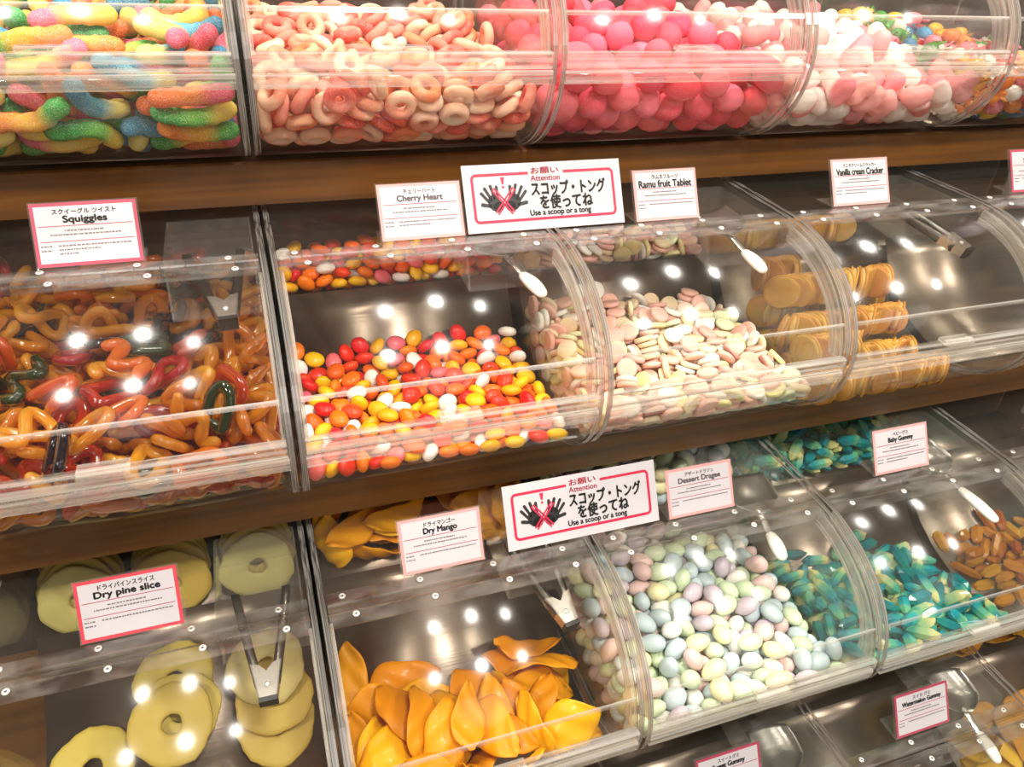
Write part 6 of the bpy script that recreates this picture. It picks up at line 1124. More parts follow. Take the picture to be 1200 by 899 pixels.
        2,1311,18,84,9,29,109, 0,993,106,106,-40,-25,27, 2,798,-208,101,-3,-105,55, 1,1066,-178,86,5,-54,-106, 1,942,-259,117,-39,-16,55, 0,264,-71,82,40,80,56, 0,773,158,110,5,0,1, 0,456,136,109,-76,-58,12,
        1,1057,48,92,-82,-51,12, 1,840,-72,83,-48,11,-16, 0,415,-199,86,103,-18,1, 1,1101,-104,120,-1,71,-86, 0,488,-39,90,-20,-7,108, 0,1351,-157,80,-8,12,-110, 1,808,-276,125,28,-1,0, 2,1095,-319,132,6,6,10,
        2,642,27,88,82,-4,-3, 1,650,-50,80,-7,-125,8, 1,1347,-234,112,24,5,3, 2,867,1,81,9,29,107, 2,589,-190,96,117,-12,-8, 2,622,-125,79,75,-6,-4, 2,1049,-59,79,-51,-8,10,
    ),
    (3, 4): (
        0,171,331,346,32,75,16, 13,594,986,960,-6,-17,-5, 17,268,1009,817,-123,-14,-9, 16,346,1106,946,94,-5,-6, 17,1032,978,1016,-21,-36,90, 3,561,314,307,111,51,13, 17,269,850,882,71,-3,1, 14,242,1108,841,80,4,-4,
        12,187,875,636,79,-42,22, 4,427,482,321,11,8,-9, 12,544,884,783,-41,6,5, 5,185,24,314,-11,1,95, 5,809,452,295,-1,107,10, 14,217,1045,643,122,-6,-17, 13,873,864,711,84,-17,14, 12,787,898,933,97,-39,16,
        1,530,83,328,-100,60,2, 14,465,931,654,-115,0,0, 1,313,279,344,-20,4,-56, 16,1111,959,569,116,26,-15, 17,851,995,540,117,-41,0, 16,851,940,712,84,-2,8, 17,336,1103,558,-121,6,0, 14,595,1024,870,7,-4,21,
        16,500,920,565,108,-6,2, 11,306,1040,728,-123,12,-5, 5,191,147,255,-15,-9,99, 2,205,285,202,13,-5,-100, 14,868,1023,858,92,15,-27, 0,752,96,289,78,95,9, 17,879,944,800,91,-48,13, 14,998,1107,760,56,21,-19,
        10,1142,985,898,-118,32,-24, 10,1302,1013,891,-39,97,-12, 13,1251,941,618,104,-36,-6, 7,631,183,168,18,-5,-84, 15,604,1040,758,-117,27,-18, 2,627,261,281,7,-5,-39, 14,906,1053,648,8,5,-10, 3,268,-156,226,-35,108,4,
        15,1139,955,740,104,32,-36, 17,1294,1082,731,-22,21,28, 3,342,157,205,3,1,29, 2,146,-337,278,-87,82,12, 7,1299,-136,224,110,-58,-16, 0,902,-206,280,114,32,-7, 1,117,-89,155,60,57,33, 1,490,-430,196,100,36,-8,
        3,1402,280,226,-33,-55,36, 3,917,340,331,-34,-12,50, 5,531,-189,268,-26,11,-118, 6,669,-258,273,49,36,59, 2,1285,41,171,-1,107,-17, 7,261,-341,149,101,-18,14, 3,1166,-196,217,-35,34,-42, 3,991,-281,245,-1,-4,89,
        3,1271,197,193,5,36,-69, 2,770,-272,265,2,8,73, 2,1064,303,307,-5,-5,-26, 11,1329,904,738,85,45,-39, 1,1331,-252,93,88,62,-7, 4,911,71,213,18,-11,-71, 2,1285,-110,116,-76,90,-30, 6,854,-240,156,83,-83,-1,
        1,477,-122,189,-8,0,35, 5,1117,300,195,20,5,-36, 6,779,-184,105,-2,-18,-116, 5,533,-161,116,0,-18,-92, 5,1054,-190,139,82,-83,-11, 7,589,114,231,24,28,82, 6,854,173,269,4,-12,-76, 2,318,-52,114,0,55,-99,
        0,1001,-66,120,2,-3,122, 6,277,-129,195,6,-15,28, 5,832,146,138,5,-8,42, 15,541,1057,690,17,-5,-1,
    ),
}
# ---------------------------------------------------------------- sweets
CM = {}
def cm(key, *a, **k):
    CM[key] = candy(key.replace(' ', '_'), *a, **k)
SUGAR = (1100, 0.75)
def stops(*cs):
    n = len(cs)
    out = []
    for i, c in enumerate(cs):
        a, b = i / n, (i + 1) / n
        out.append((a + (0.10 if i else 0), c))
        out.append((b - (0.10 if i < n - 1 else 0), c))
    return out
WORM = [('pink and blue', ('#f05a84', '#f27a98', '#2f9fd0')), ('orange and green', ('#f58a1e', '#f7b52c', '#35a83f')), ('yellow and pink', ('#f4cf4a', '#f6d868', '#ef6f8f')),
        ('green and yellow', ('#2fa548', '#66b93f', '#f0cf4c')), ('blue and yellow', ('#2f86a6', '#4fa6c0', '#f0dc72')), ('orange and pink', ('#f0701f', '#f2862f', '#ee5d78'))]
for nm, cs in WORM:
    cm('worm ' + nm, None, rough=0.6, trans=0.18, bump=SUGAR, spk=0.50, grad=stops(*cs))
PEACH = [('peach', ('#f79a78', '#fac4a4')), ('coral', ('#f4604e', '#f8907a')), ('cream', ('#fbe0c4', '#f9c6a4')), ('orange', ('#f7884c', '#fab488'))]
for nm, cs in PEACH:
    cm('peach ' + nm, None, rough=0.6, trans=0.2, bump=SUGAR, spk=0.40, grad=stops(*cs))
cm('egg pink', '#f24c66', rough=0.65, trans=0.2, bump=(900, 0.6), spk=0.12, var=0.04)
cm('egg rose', '#f56c80', rough=0.65, trans=0.2, bump=(900, 0.6), spk=0.12, var=0.04)
cm('heart pink and white', None, rough=0.7, trans=0.25, grad=stops('#f28f96', '#fbf1ea'))
cm('heart blush', '#f2a8a6', rough=0.7, trans=0.25)
cm('heart white', '#faf2ec', rough=0.7, trans=0.25, var=0.03)
for nm, h in (('red', '#dd2f2a'), ('yellow', '#f0c22c'), ('green', '#4fae4a'), ('blue', '#3f97c8'), ('white', '#f4efe4'), ('orange', '#f08a2a'), ('pink', '#f08fa0')):
    cm('sweet ' + nm, h, rough=0.3, trans=0.3, coat=0.5)
GUM = [('amber', '#dd9018'), ('golden', '#eeae2e'), ('red', '#c02a10'), ('orange', '#e2700f'), ('dark purple', '#2a1524'), ('dark green', '#33411a')]
for nm, h in GUM:
    cm('squiggle ' + nm, h, rough=0.08, trans=0.24, clear=0.32, coat=0.8, var=0.07, glass=0.5)
BEAN = [('red', '#e6341a'), ('orange', '#f67410'), ('yellow', '#fabd0c'), ('white', '#f7efe8'), ('pink', '#f0707a')]
for nm, h in BEAN:
    cm('bean ' + nm, h, rough=0.36, trans=0.15, coat=0.2)
DISC = [('pale pink', '#efbcac'), ('cream', '#efd9b4'), ('pale yellow', '#efe3a4'), ('white', '#f3eee4'), ('pale green', '#dde2bc')]
for nm, h in DISC:
    cm('disc ' + nm, h, rough=0.75, trans=0.1, bump=(300, 0.12), var=0.05)
ALM = [('pale pink', '#e8c6c2'), ('pale blue', '#bfcfd4'), ('mint green', '#cfe0bc'), ('pale yellow', '#ece2b4'), ('white', '#efece4'), ('lilac', '#cdbfcc')]
for nm, h in ALM:
    cm('almond ' + nm, h, rough=0.4, trans=0.06, coat=0.25, bump=(140, 0.08), var=0.05)
for nm, cs in (('teal', ('#0aa2b0', '#1cbcbc', '#84d4a8')), ('teal and lemon', ('#0fa6b4', '#70d0b0', '#f6efa8')), ('deep teal', ('#08868e', '#0a98a0', '#18aaa0')), ('pale green', ('#5cc0a8', '#b8dca8', '#f0eab0'))):
    cm('bar ' + nm, None, rough=0.15, trans=0.34, clear=0.20, coat=0.5, grad=stops(*cs), glass=0.08)
for nm, h in (('amber', '#c9761a'), ('honey', '#d99526')):
    cm('bar ' + nm, h, rough=0.22, trans=0.32, clear=0.2, coat=0.4, var=0.12)
for nm, cs in (('green and red', ('#1f8f5a', '#e8e2d0', '#d8484a')), ('green', ('#1c8a62', '#2f9d6c', '#3fae7a')), ('rose', ('#d8606a', '#e07a80', '#e89a94'))):
    cm('melon ' + nm, None, rough=0.2, trans=0.3, clear=0.2, coat=0.4, grad=stops(*cs))
cm('pine yellow', '#d2b858', rough=0.5, trans=0.35, bump=(120, 0.35), var=0.08)
cm('pine pale', '#cfc07a', rough=0.5, trans=0.35, bump=(120, 0.35), var=0.08)
cm('mango deep', '#eb9c00', rough=0.42, trans=0.32, bump=(90, 0.3), coat=0.1, var=0.08)
cm('mango bright', '#f2ae04', rough=0.42, trans=0.32, bump=(90, 0.3), coat=0.1, var=0.08)
cm('fruit yellow', '#e8b23a', rough=0.45, trans=0.3, bump=(90, 0.3), var=0.1)
cm('cracker golden', '#ba842f', rough=0.7, trans=0.05, bump=(500, 0.3), var=0.10)
cm('cream', '#d0aa62', rough=0.6, trans=0.1, var=0.03)

# bin -> kind -> (object name, category, group, choices [(material, weight, label)], smooth)
def ch(prefix, names, fmt):
    return [(prefix + ' ' + n, w, fmt.format(n)) for n, w in names]
SWEETS = {
    (0, 0): ('sour_worm', 'sweet', 'sour worms in the top row bin', ch('worm', [(n, 1) for n, _ in WORM], 'sugar-dusted {} sour worm heaped in the top bin')),
    (0, 1): ('peach_ring', 'sweet', 'peach rings in the top row bin', ch('peach', [('peach', 4), ('coral', 4), ('cream', 3), ('orange', 2)], '{} coloured sugared ring in the heap of peach rings')),
    (0, 2): ('jelly_egg', 'sweet', 'pink jelly eggs in the top row bin', ch('egg', [('pink', 3), ('rose', 2)], 'hot {} sugared jelly egg heaped in the top bin')),
    (0, 3): ('marshmallow_heart', 'sweet', 'marshmallow hearts in the top row bin', ch('heart', [('pink and white', 3), ('blush', 2), ('white', 2)], 'puffy {} marshmallow heart in the top bin')),
    (0, 4): ('wrapped_sweet', 'sweet', 'mixed sweets in the top row bin', ch('sweet', [('red', 2), ('yellow', 4), ('green', 2), ('blue', 1), ('white', 6), ('orange', 2), ('pink', 3)], 'small {} sweet with twisted ends in the mixed bin')),
    (1, 0): ('squiggle_gummy', 'sweet', 'squiggle gummies in the dark bin', ch('squiggle', [('amber', 8), ('golden', 4), ('red', 3), ('orange', 3), ('dark purple', 2), ('dark green', 1)], 'glossy {} looped gummy in the heap of squiggles')),
    (1, 1): ('jelly_bean', 'sweet', 'jelly beans in the second row bin', ch('bean', [('red', 4), ('orange', 6), ('yellow', 5), ('white', 2), ('pink', 1)], 'glossy {} jelly bean in the bean bin')),
    (1, 2): ('tablet_disc', 'sweet', 'tablet discs in the second row bin', ch('disc', [('pale pink', 6), ('cream', 3), ('pale yellow', 1), ('white', 3), ('pale green', 1)], '{} flat round tablet in the pile of discs')),
    (2, 1): ('mango_slice', 'dried fruit', 'dried mango slices', ch('mango', [('deep', 1), ('bright', 1)], '{} orange curled slice of dried mango')),
    (2, 2): ('sugared_almond', 'sweet', 'sugared almonds in the third row bin', ch('almond', [('pale pink', 3), ('pale blue', 4), ('mint green', 5), ('pale yellow', 2), ('white', 3), ('lilac', 2)], '{} sugared almond in the heap of almonds')),
    (2, 3): ('teal_gummy', 'sweet', 'teal bar gummies', ch('bar', [('teal', 4), ('teal and lemon', 4), ('deep teal', 2), ('pale green', 2)], 'translucent {} gummy bar in the teal bin')),
    (2, 4): ('amber_gummy', 'sweet', 'amber gummies', ch('bar', [('amber', 1), ('honey', 1)], 'translucent {} gummy right of the teal gummies')),
    (3, 2): ('rose_gummy', 'sweet', 'gummies in the lowest bin', ch('melon', [('rose', 1)], '{} gummy bar in the lowest bin below the almonds')),
    (3, 3): ('watermelon_gummy', 'sweet', 'watermelon gummies', ch('melon', [('green and red', 2), ('green', 3), ('rose', 1)], '{} gummy bar behind the watermelon card')),
    (3, 4): ('fruit_piece', 'dried fruit', 'yellow fruit pieces', ch('fruit', [('yellow', 1)], '{} dried fruit piece at the lower right corner')),
}
MESHES = {}
FLAT = {'tablet_disc', 'bar_gummy'}
for (r, c), rows in PLACES.items():
    name, cat, group, choices = SWEETS[(r, c)]
    R = random.Random(r * 10 + c)
    dy, dz = ROW_OFF[r]
    rest = []
    kind = KIND_OF[(r, c)]
    for i in range(0, len(rows), 7):
        k, x, y, z, ra, rb, rc = rows[i:i + 7]
        var, flag = k % 10, k // 10
        mat, _, label = R.choices(choices, [q[1] for q in choices])[0]
        if (kind, var, mat) not in MESHES:
            vs, fs = shape(kind, var)
            m = mesh(name, vs, fs, CM[mat], True)
            if kind in FLAT:
                m.polygons.foreach_set('use_smooth', [kind != 'bar_gummy' and len(p.vertices) == 4 for p in m.polygons])
            MESHES[(kind, var, mat)] = m
        loc = Vector((c * W + x / 5000, dy + y / 5000, dz - ZC + z / 5000))
        rv = Vector((ra, rb, rc)) / 40
        q = Quaternion(rv.normalized(), rv.length) if rv.length > 0 else Quaternion()
        if flag & 2:
            rest.append((MESHES[(kind, var, mat)], loc, q))
            continue
        if flag & 1:
            label += ', in the stock behind the liner'
        o = link(name, MESHES[(kind, var, mat)], None, label=label, category=cat, group=group)
        o.location = loc
        o.rotation_mode = 'QUATERNION'
        o.rotation_quaternion = q
    if rest:
        mats = []
        b = MB()
        for m, loc, q in rest:
            if m.materials[0] not in mats:
                mats.append(m.materials[0])
            b.add([loc + q @ v.co for v in m.vertices], [tuple(p.vertices) for p in m.polygons], mats.index(m.materials[0]))
        b.build(name + '_filling', mats, None, True, kind='stuff', label='rest of the ' + group + ' lying under and between the others', category=cat)

# dried pineapple rings fanned over each other on the liner of their bin
def pineapple_fan():
    dy, dz = ROW_OFF[2]
    line = LINER['scoop']
    def height(y):
        for (ya, za), (yb, zb) in zip(line, line[1:]):
            if yb <= y <= ya:
                return zb + (za - zb) * (y - yb) / (ya - yb)
        return 0.007 if y < 0 else 0.118
    R = random.Random(8)
    low = 0.0
    for x, y, lay, where in ((0.240, 0.046, 0, 'lowest of the fan under the tongs'), (0.242, 0.074, 1, 'middle of the fan under the tongs'), (0.238, 0.100, 2, 'topmost of the fan under the tongs'),
                             (0.141, 0.108, 0, 'high on the liner left of the tongs'), (0.146, 0.078, 1, 'half hidden in the middle pair'), (0.140, 0.068, 2, 'front of the middle pair'),
                             (0.0535, 0.050, 0, 'alone at the left of its bin')):
        var = R.randrange(4)
        yt = 0.075 if x > 0.1 else y
        th = math.atan2(height(yt + 0.03) - height(yt - 0.03), 0.06)
        rot = Matrix.Rotation(th, 3, 'X') @ Matrix.Rotation(R.uniform(0, 6.28), 3, 'Z')
        nrm = Vector((0, -math.sin(th), math.cos(th)))
        vs, fs = shape('pineapple_ring', var)
        base = Vector((x, y, height(y)))
        d = 0.0
        for v in vs:
            p = base + rot @ v
            d = max(d, (height(p.y) + 0.0012 - p.z) / math.cos(th))
        mat = R.choice(['pine yellow', 'pine yellow', 'pine pale'])
        m = mesh('pineapple_ring', vs, fs, CM[mat], True)
        o = link('pineapple_ring', m, None, label='dried pineapple ring, ' + where, category='dried fruit', group='dried pineapple rings')
        p = base + nrm * d
        if lay and nrm.dot(p) < low + 0.0138:
            p += nrm * (low + 0.0138 - nrm.dot(p))
        low = nrm.dot(p)
        o.location = (p.x, dy + p.y, dz - ZC + p.z)
        o.rotation_euler = rot.to_euler()
pineapple_fan()

def pineapple_stock():
    dy, dz = ROW_OFF[2]
    R = random.Random(3)
    ms = [mesh('pineapple_ring', *shape('pineapple_ring', v), CM['pine yellow' if v % 2 else 'pine pale'], True) for v in range(4)]
    th = math.radians(74)
    nrm = Vector((0, -math.sin(th), math.cos(th)))
    for col, (x, where) in enumerate(((0.0535, 'left stack of the stock'), (0.1475, 'middle stack of the stock'), (0.2415, 'right stack of the stock'))):
        for k in range(4):
            y = 0.2125 - 0.0124 * k
            z = 0.0990 + (y - 0.161) * 0.141 + 0.0440
            o = link('pineapple_ring', ms[R.randrange(4)], None, label='dried pineapple ring leaning in the ' + where + ' behind the liner', category='dried fruit', group='dried pineapple rings, ' + where)
            o.location = (x, dy + y, dz - ZC + z)
            o.rotation_euler = (Matrix.Rotation(th, 3, 'X') @ Matrix.Rotation(R.uniform(0, 6.28), 3, 'Z')).to_euler()
pineapple_stock()

# round crackers standing on edge in rows
def cracker_rows():
    r, c = 1, 3
    dy, dz = ROW_OFF[r]
    vs, fs = shape('cracker')
    mw = mesh('cracker', vs, fs, CM['cracker golden'], True)
    mw.polygons.foreach_set('use_smooth', [len(p.vertices) == 4 for p in mw.polygons])
    vs, fs = shape('cracker_cream')
    mc = mesh('cream_filling', vs, fs, CM['cream'])
    R = random.Random(5)
    rows = [(-0.066, 0.0312, 0.022, 0.235, 'front floor row'), (-0.0195, 0.0312, 0.022, 0.225, 'second floor row'), (0.030, 0.0378, 0.022, 0.222, 'third floor row'),
            (-0.043, 0.0709, 0.022, 0.105, 'front upper row'), (0.0035, 0.0748, 0.022, 0.215, 'middle upper row'), (0.0515, 0.0815, 0.022, 0.20, 'back upper row'),
            (0.0275, 0.1208, 0.022, 0.185, 'long topmost row'), (0.0755, 0.1232, 0.022, 0.075, 'short topmost row against the liner'),
            (0.190, 0.1275, 0.022, 0.255, 'stock row behind the liner')]
    for y, z, xa, xb, where in rows:
        x = xa
        while x < xb:
            o = link('cracker', mw, None, label='golden cream cracker on edge, ' + where, category='biscuit', group='crackers, ' + where)
            o.location = (c * W + x, dy + y + R.uniform(-.0006, .0006), dz - ZC + z + R.uniform(-.0004, .0004))
            o.rotation_euler = (R.uniform(0, 6.28), math.radians(90 + R.uniform(-2.5, 2.5)), R.uniform(-.03, .03))
            f = link('cream_filling', mc, o, label='pale cream filling')
            x += 0.0121 + R.random() * 0.0006
cracker_rows()

# ---------------------------------------------------------------- tongs and scoops in the trays
def aim(o, tip, back, roll=0.0):
    """Puts o's origin at tip, its +y towards back."""
    tip, back = Vector(tip), Vector(back)
    y = (back - tip).normalized()
    x = y.cross(Vector((0, 0, 1))).normalized()
    z = x.cross(y)
    m = Matrix((x, y, z)).transposed() @ Matrix.Rotation(roll, 3, 'Y')
    o.rotation_euler = m.to_euler()
    o.location = tip

def build_tongs(label, tip, back, spread=0.025):
    t = thing('serving_tongs', label, 'tongs', group='steel tongs lying in clear trays')
    for s in (-1, 1):
        L = 0.098
        b = MB()
        vs, fs = [], []
        n = 10
        for i in range(n + 1):
            u = i / n
            x, y = s * (0.0075 + u * (spread - 0.0075) * (1.12 - 0.12 * u)), 0.004 + u * L
            hw = 0.0062 * (1 - 0.25 * u)
            for dx, dzz in ((-0.0046, -hw * 0.2), (-0.0040, -hw), (0.0040, -hw), (0.0046, -hw * 0.2), (0.0040, hw), (-0.0040, hw)):
                vs.append((x + dx, y, dzz))
        for i in range(n):
            for k in range(6):
                fs.append((i * 6 + k, i * 6 + (k + 1) % 6, (i + 1) * 6 + (k + 1) % 6, (i + 1) * 6 + k))
        fs += [tuple(range(5, -1, -1)), tuple(n * 6 + k for k in range(6))]
        b.add(vs, fs)
        b.build('arm', M_ARM, t, True)
    # folded hinge plate: trapezoid with turned-down sides
    b = MB()
    top = [(-0.0085, -0.010), (0.0085, -0.010), (0.0150, 0.024), (0.0065, 0.022), (0.0, 0.015), (-0.0065, 0.022), (-0.0150, 0.024)]
    n = len(top)
    vs = [(x, y, 0.0074) for x, y in top] + [(x * 0.98, y, 0.0060) for x, y in top]
    b.add(vs, [tuple(range(n)), tuple(range(2 * n - 1, n - 1, -1))] + [(i, n + i, n + (i + 1) % n, (i + 1) % n) for i in range(n)])
    for s in (-1, 1):
        vs = [(s * 0.0085, -0.010, 0.0074), (s * 0.0150, 0.024, 0.0074), (s * 0.0150, 0.024, -0.006), (s * 0.0085, -0.010, -0.006)]
        vs += [(x - s * 0.0012, y, z) for x, y, z in vs]
        b.add(vs, [(0, 1, 2, 3), (7, 6, 5, 4), (0, 4, 5, 1), (1, 5, 6, 2), (2, 6, 7, 3), (3, 7, 4, 0)])
    hp = b.build('hinge_plate', M_TOOL, t)
    vs, fs = lathe([(0.0001, 0.0), (0.0030, 0.0), (0.0024, 0.0012), (0.0001, 0.0014)], 12)
    rv = link('rivet', mesh('rivet', vs, fs, M_RIVET, True), hp)
    rv.location = (0, 0.002, 0.0074)
    MB().box(-0.0088, 0.0088, -0.0145, -0.0098, -0.0064, 0.0078).build('end_cap', M_BLACK, t, label='black rubber end cap')
    aim(t, tip, back)
    return t

def build_scoop(label, tip, back, grip=0.044, roll=0.0):
    t = thing('scoop', label, 'scoop', group='white-handled steel scoops in clear trays')
    vs, fs = tube([(0, y * grip, 0.0012 * math.sin(3 * y)) for y in (0.16, 0.3, 0.45, 0.6, 0.75, 0.9, 1.0)], [0.0078, 0.0088, 0.0092, 0.0092, 0.0088, 0.0080, 0.0072], 12, flat=0.62)
    link('grip', mesh('grip', vs, fs, M_GRIP, True), t, label='white plastic grip')
    vs, fs = tube([(0, grip + 0.002, 0), (0, grip + 0.012, 0.001), (0, grip + 0.026, 0.002), (0, grip + 0.036, 0.002)], [0.0052, 0.0050, 0.0052, 0.006], 10, flat=0.4)
    link('shaft', mesh('shaft', vs, fs, M_TOOL, True), t)
    # open bowl: half shell with thickness
    yb, L, Wd, H = grip + 0.030, 0.066, 0.0325, 0.017
    vs, fs = [], []
    nu, nv = 12, 10
    for s in (0, 0.0011):
        for i in range(nu + 1):
            u = i / nu
            for j in range(nv + 1):
                a = math.pi * (j / nv)
                w = (Wd - s) * min(1.0, (math.sin(min(1.0, u * 1.9) * math.pi / 2)) ** 0.7 + 0.12)
                w *= 1 - 0.10 * max(0, u - 0.7) / 0.3
                x, z = -w * math.cos(a), -(H - s) * math.sin(a) * min(1.0, 0.25 + 1.6 * u) + 0.009
                vs.append((x, yb + u * L - 0.010 * (1 - math.sin(a)) * u, z))
    N = (nu + 1) * (nv + 1)
    I = lambda i, j: i * (nv + 1) + j
    for i in range(nu):
        for j in range(nv):
            fs.append((I(i, j), I(i + 1, j), I(i + 1, j + 1), I(i, j + 1)))
            fs.append((N + I(i, j), N + I(i, j + 1), N + I(i + 1, j + 1), N + I(i + 1, j)))
    rim = [I(i, 0) for i in range(nu)] + [I(nu, j) for j in range(nv)] + [I(i, nv) for i in range(nu, 0, -1)] + [I(0, j) for j in range(nv, 0, -1)]
    fs += [(a, N + a, N + b, b) for a, b in zip(rim, rim[1:] + rim[:1])]
    link('bowl', mesh('bowl', vs, fs, M_SCOOP, True), t)
    aim(t, tip, back, roll)
    return t

def at(r, c, x, y, z):
    dy, dz = ROW_OFF[r]
    return (c * W + x, dy + y, dz + z)
build_tongs('steel tongs lying hinge forward in the squiggle gummy bin', at(1, 0, 0.254, 0.006, 0.074), at(1, 0, 0.2470, 0.100, 0.093), 0.0265)
build_scoop('steel scoop with a white grip in the jelly bean bin', at(1, 1, 0.276, -0.006, 0.066), at(1, 1, 0.2445, 0.090, 0.092), 0.034)
build_scoop('steel scoop with a white grip in the tablet disc bin', at(1, 2, 0.258, -0.006, 0.067), at(1, 2, 0.243, 0.090, 0.093), 0.034)
build_tongs('steel tongs lying hinge forward in the cracker bin', at(1, 3, 0.272, 0.004, 0.066), at(1, 3, 0.240, 0.098, 0.092), 0.012)
build_tongs('steel tongs lying hinge forward in the dried pineapple bin', at(2, 0, 0.243, -0.012, 0.064), at(2, 0, 0.246, 0.082, 0.092), 0.0255)
build_tongs('steel tongs lying hinge forward in the dried mango bin', at(2, 1, 0.255, -0.012, 0.064), at(2, 1, 0.240, 0.082, 0.092), 0.022)
build_scoop('steel scoop with a white grip in the sugared almond bin', at(2, 2, 0.240, -0.008, 0.067), at(2, 2, 0.245, 0.085, 0.093), 0.030)
build_scoop('steel scoop with a long white grip in the teal gummy bin', at(2, 3, 0.264, -0.030, 0.062), at(2, 3, 0.2435, 0.07, 0.083), 0.056)
build_scoop('steel scoop in the lowest bin below the almonds', at(3, 2, 0.243, -0.006, 0.067), at(3, 2, 0.243, 0.090, 0.093), 0.034)
build_scoop('steel scoop behind the watermelon card', at(3, 3, 0.243, -0.006, 0.067), at(3, 3, 0.243, 0.090, 0.093), 0.034)

# ---------------------------------------------------------------- name cards and signs
M_PAPER = simple('white_card_paper', '#b9b4b8', 0.4)
M_PINKB = simple('dusty_pink_print', '#a03a50', 0.5)
M_PALEB = simple('pale_pink_print', '#d8918f', 0.5)
M_REDB = simple('red_print', '#c23a48', 0.5)
M_CRIM = simple('crimson_print', '#b8143e', 0.5)
M_INK = simple('black_print', '#1c1718', 0.5)
M_GREYI = simple('grey_print', '#6b6166', 0.5)
M_LINE = simple('wine_print', '#a04a58', 0.5)
M_STAND = acrylic('card_stand_acrylic', rough=0.03, haze=0.06)

TEXTS = {}
def text(parent, name, body, mat, x, y, w, h, z, bold=0.0):
    """Lettering centred on (x, y), scaled to width w and height h."""
    cu = bpy.data.curves.new(name, 'FONT')
    cu.body = body
    cu.size = 1.0
    cu.align_x = 'CENTER'
    cu.extrude = 0.0
    tmp = bpy.data.objects.new(name, cu)
    COL.objects.link(tmp)
    dg = bpy.context.evaluated_depsgraph_get()
    m = bpy.data.meshes.new_from_object(tmp.evaluated_get(dg))
    bpy.data.objects.remove(tmp)
    bpy.data.curves.remove(cu)
    xs = [v.co.x for v in m.vertices]
    ys = [v.co.y for v in m.vertices]
    if not xs:
        return None
    cx, cy = (min(xs) + max(xs)) / 2, (min(ys) + max(ys)) / 2
    sx, sy = w / max(1e-6, max(xs) - min(xs)), h / max(1e-6, max(ys) - min(ys))
    base = [Vector(((v.co.x - cx) * sx, (v.co.y - cy) * sy, 0)) for v in m.vertices]
    faces = [tuple(p.vertices) for p in m.polygons]
    bpy.data.meshes.remove(m)
    d = bold * h
    mb = MB()
    for dx, dy in ((-d, 0), (d, 0), (0, -d), (0, d)) if d else ((0, 0),):
        mb.add([v + Vector((dx, dy, 0)) for v in base], faces)
    m = mesh(name, mb.vs, mb.fs)
    m.materials.clear()
    m.materials.append(mat)
    o = link(name, m, parent)
    o.location = (x, y, z)
    return o

def plate(mb, x0, x1, y0, y1, z0, z1, mi=0):
    return mb.box(x0, x1, y0, y1, z0, z1, mi)

def name_card(r, c, x, title, sub, label, border, ink, w=0.0905, h=0.0600, dense=1, seed=0):
    dy, dz = ROW_OFF[r]
    t = thing('name_card', label, 'sign', (c * W + x + w / 2, dy + 0.0385, dz + 0.12 + 0.0012), (math.radians(60), 0, 0), 'name cards standing on the bins')
    b = MB()
    plate(b, -w / 2, w / 2, 0.0005, h, -0.0022, 0.0)
    # foot reaching back along the panel (60 degrees to the plate)
    ca, sa = math.cos(math.radians(60)), math.sin(math.radians(60))
    L = 0.030
    f = [(0.0005, -0.0004), (0.0005 + 0.002 * 0.9, -0.0014), (L * ca + 0.0018, -L * sa - 0.0002), (L * ca + 0.0002, -L * sa - 0.0006)]
    b.prism(f, -w / 2, w / 2)
    b.build('stand', M_STAND, t, label='clear acrylic stand')
    p = MB()
    plate(p, -w / 2 + 0.0015, w / 2 - 0.0015, 0.0016, h - 0.0012, 0.0002, 0.0006)
    paper = p.build('paper', border, t, label='printed paper card with a coloured border')
    bw = 0.0032
    p = MB()
    plate(p, -w / 2 + 0.0015 + bw, w / 2 - 0.0015 - bw, 0.0016 + bw, h - 0.0012 - bw, 0.0006, 0.0008)
    p.build('printed_area', M_PAPER, paper)
    z = 0.0010
    text(paper, 'subtitle_text', sub, ink, 0, h * 0.845, min(w * 0.58, 0.0048 * len(sub)), 0.0050, z, 0.03)
    text(paper, 'title_text', title, ink, 0, h * 0.715, min(w * 0.80, 0.0040 * len(title)), 0.0078, z, 0.055)
    p = MB()
    for yy in (0.625, 0.395):
        plate(p, -w * 0.43, w * 0.43, h * yy, h * yy + 0.0007, 0.0008, 0.0010)
    p.build('ruled_line', M_LINE, paper)
    R = random.Random(seed)
    p = MB()
    def dashes(x0, x1, y, hh=0.0013):
        xx = x0
        while xx < x1:
            l = R.uniform(0.0010, 0.0030)
            plate(p, xx, min(x1, xx + l), y - hh / 2, y + hh / 2, 0.0008, 0.0010)
            xx += l + R.uniform(0.0004, 0.0010)
    dashes(-w * 0.20, w * 0.16, h * 0.56)
    dashes(-w * 0.33, w * 0.31, h * 0.50)
    for k in range(2):
        dashes(-w * 0.43, -w * 0.33, h * (0.335 - 0.065 * k))
    for k in range(dense):
        dashes(-w * 0.27, w * (0.40 if k == 0 else 0.30 - 0.2 * k), h * (0.335 - 0.06 * k))
    p.build('fine_print_text', M_GREYI, paper)
    return t

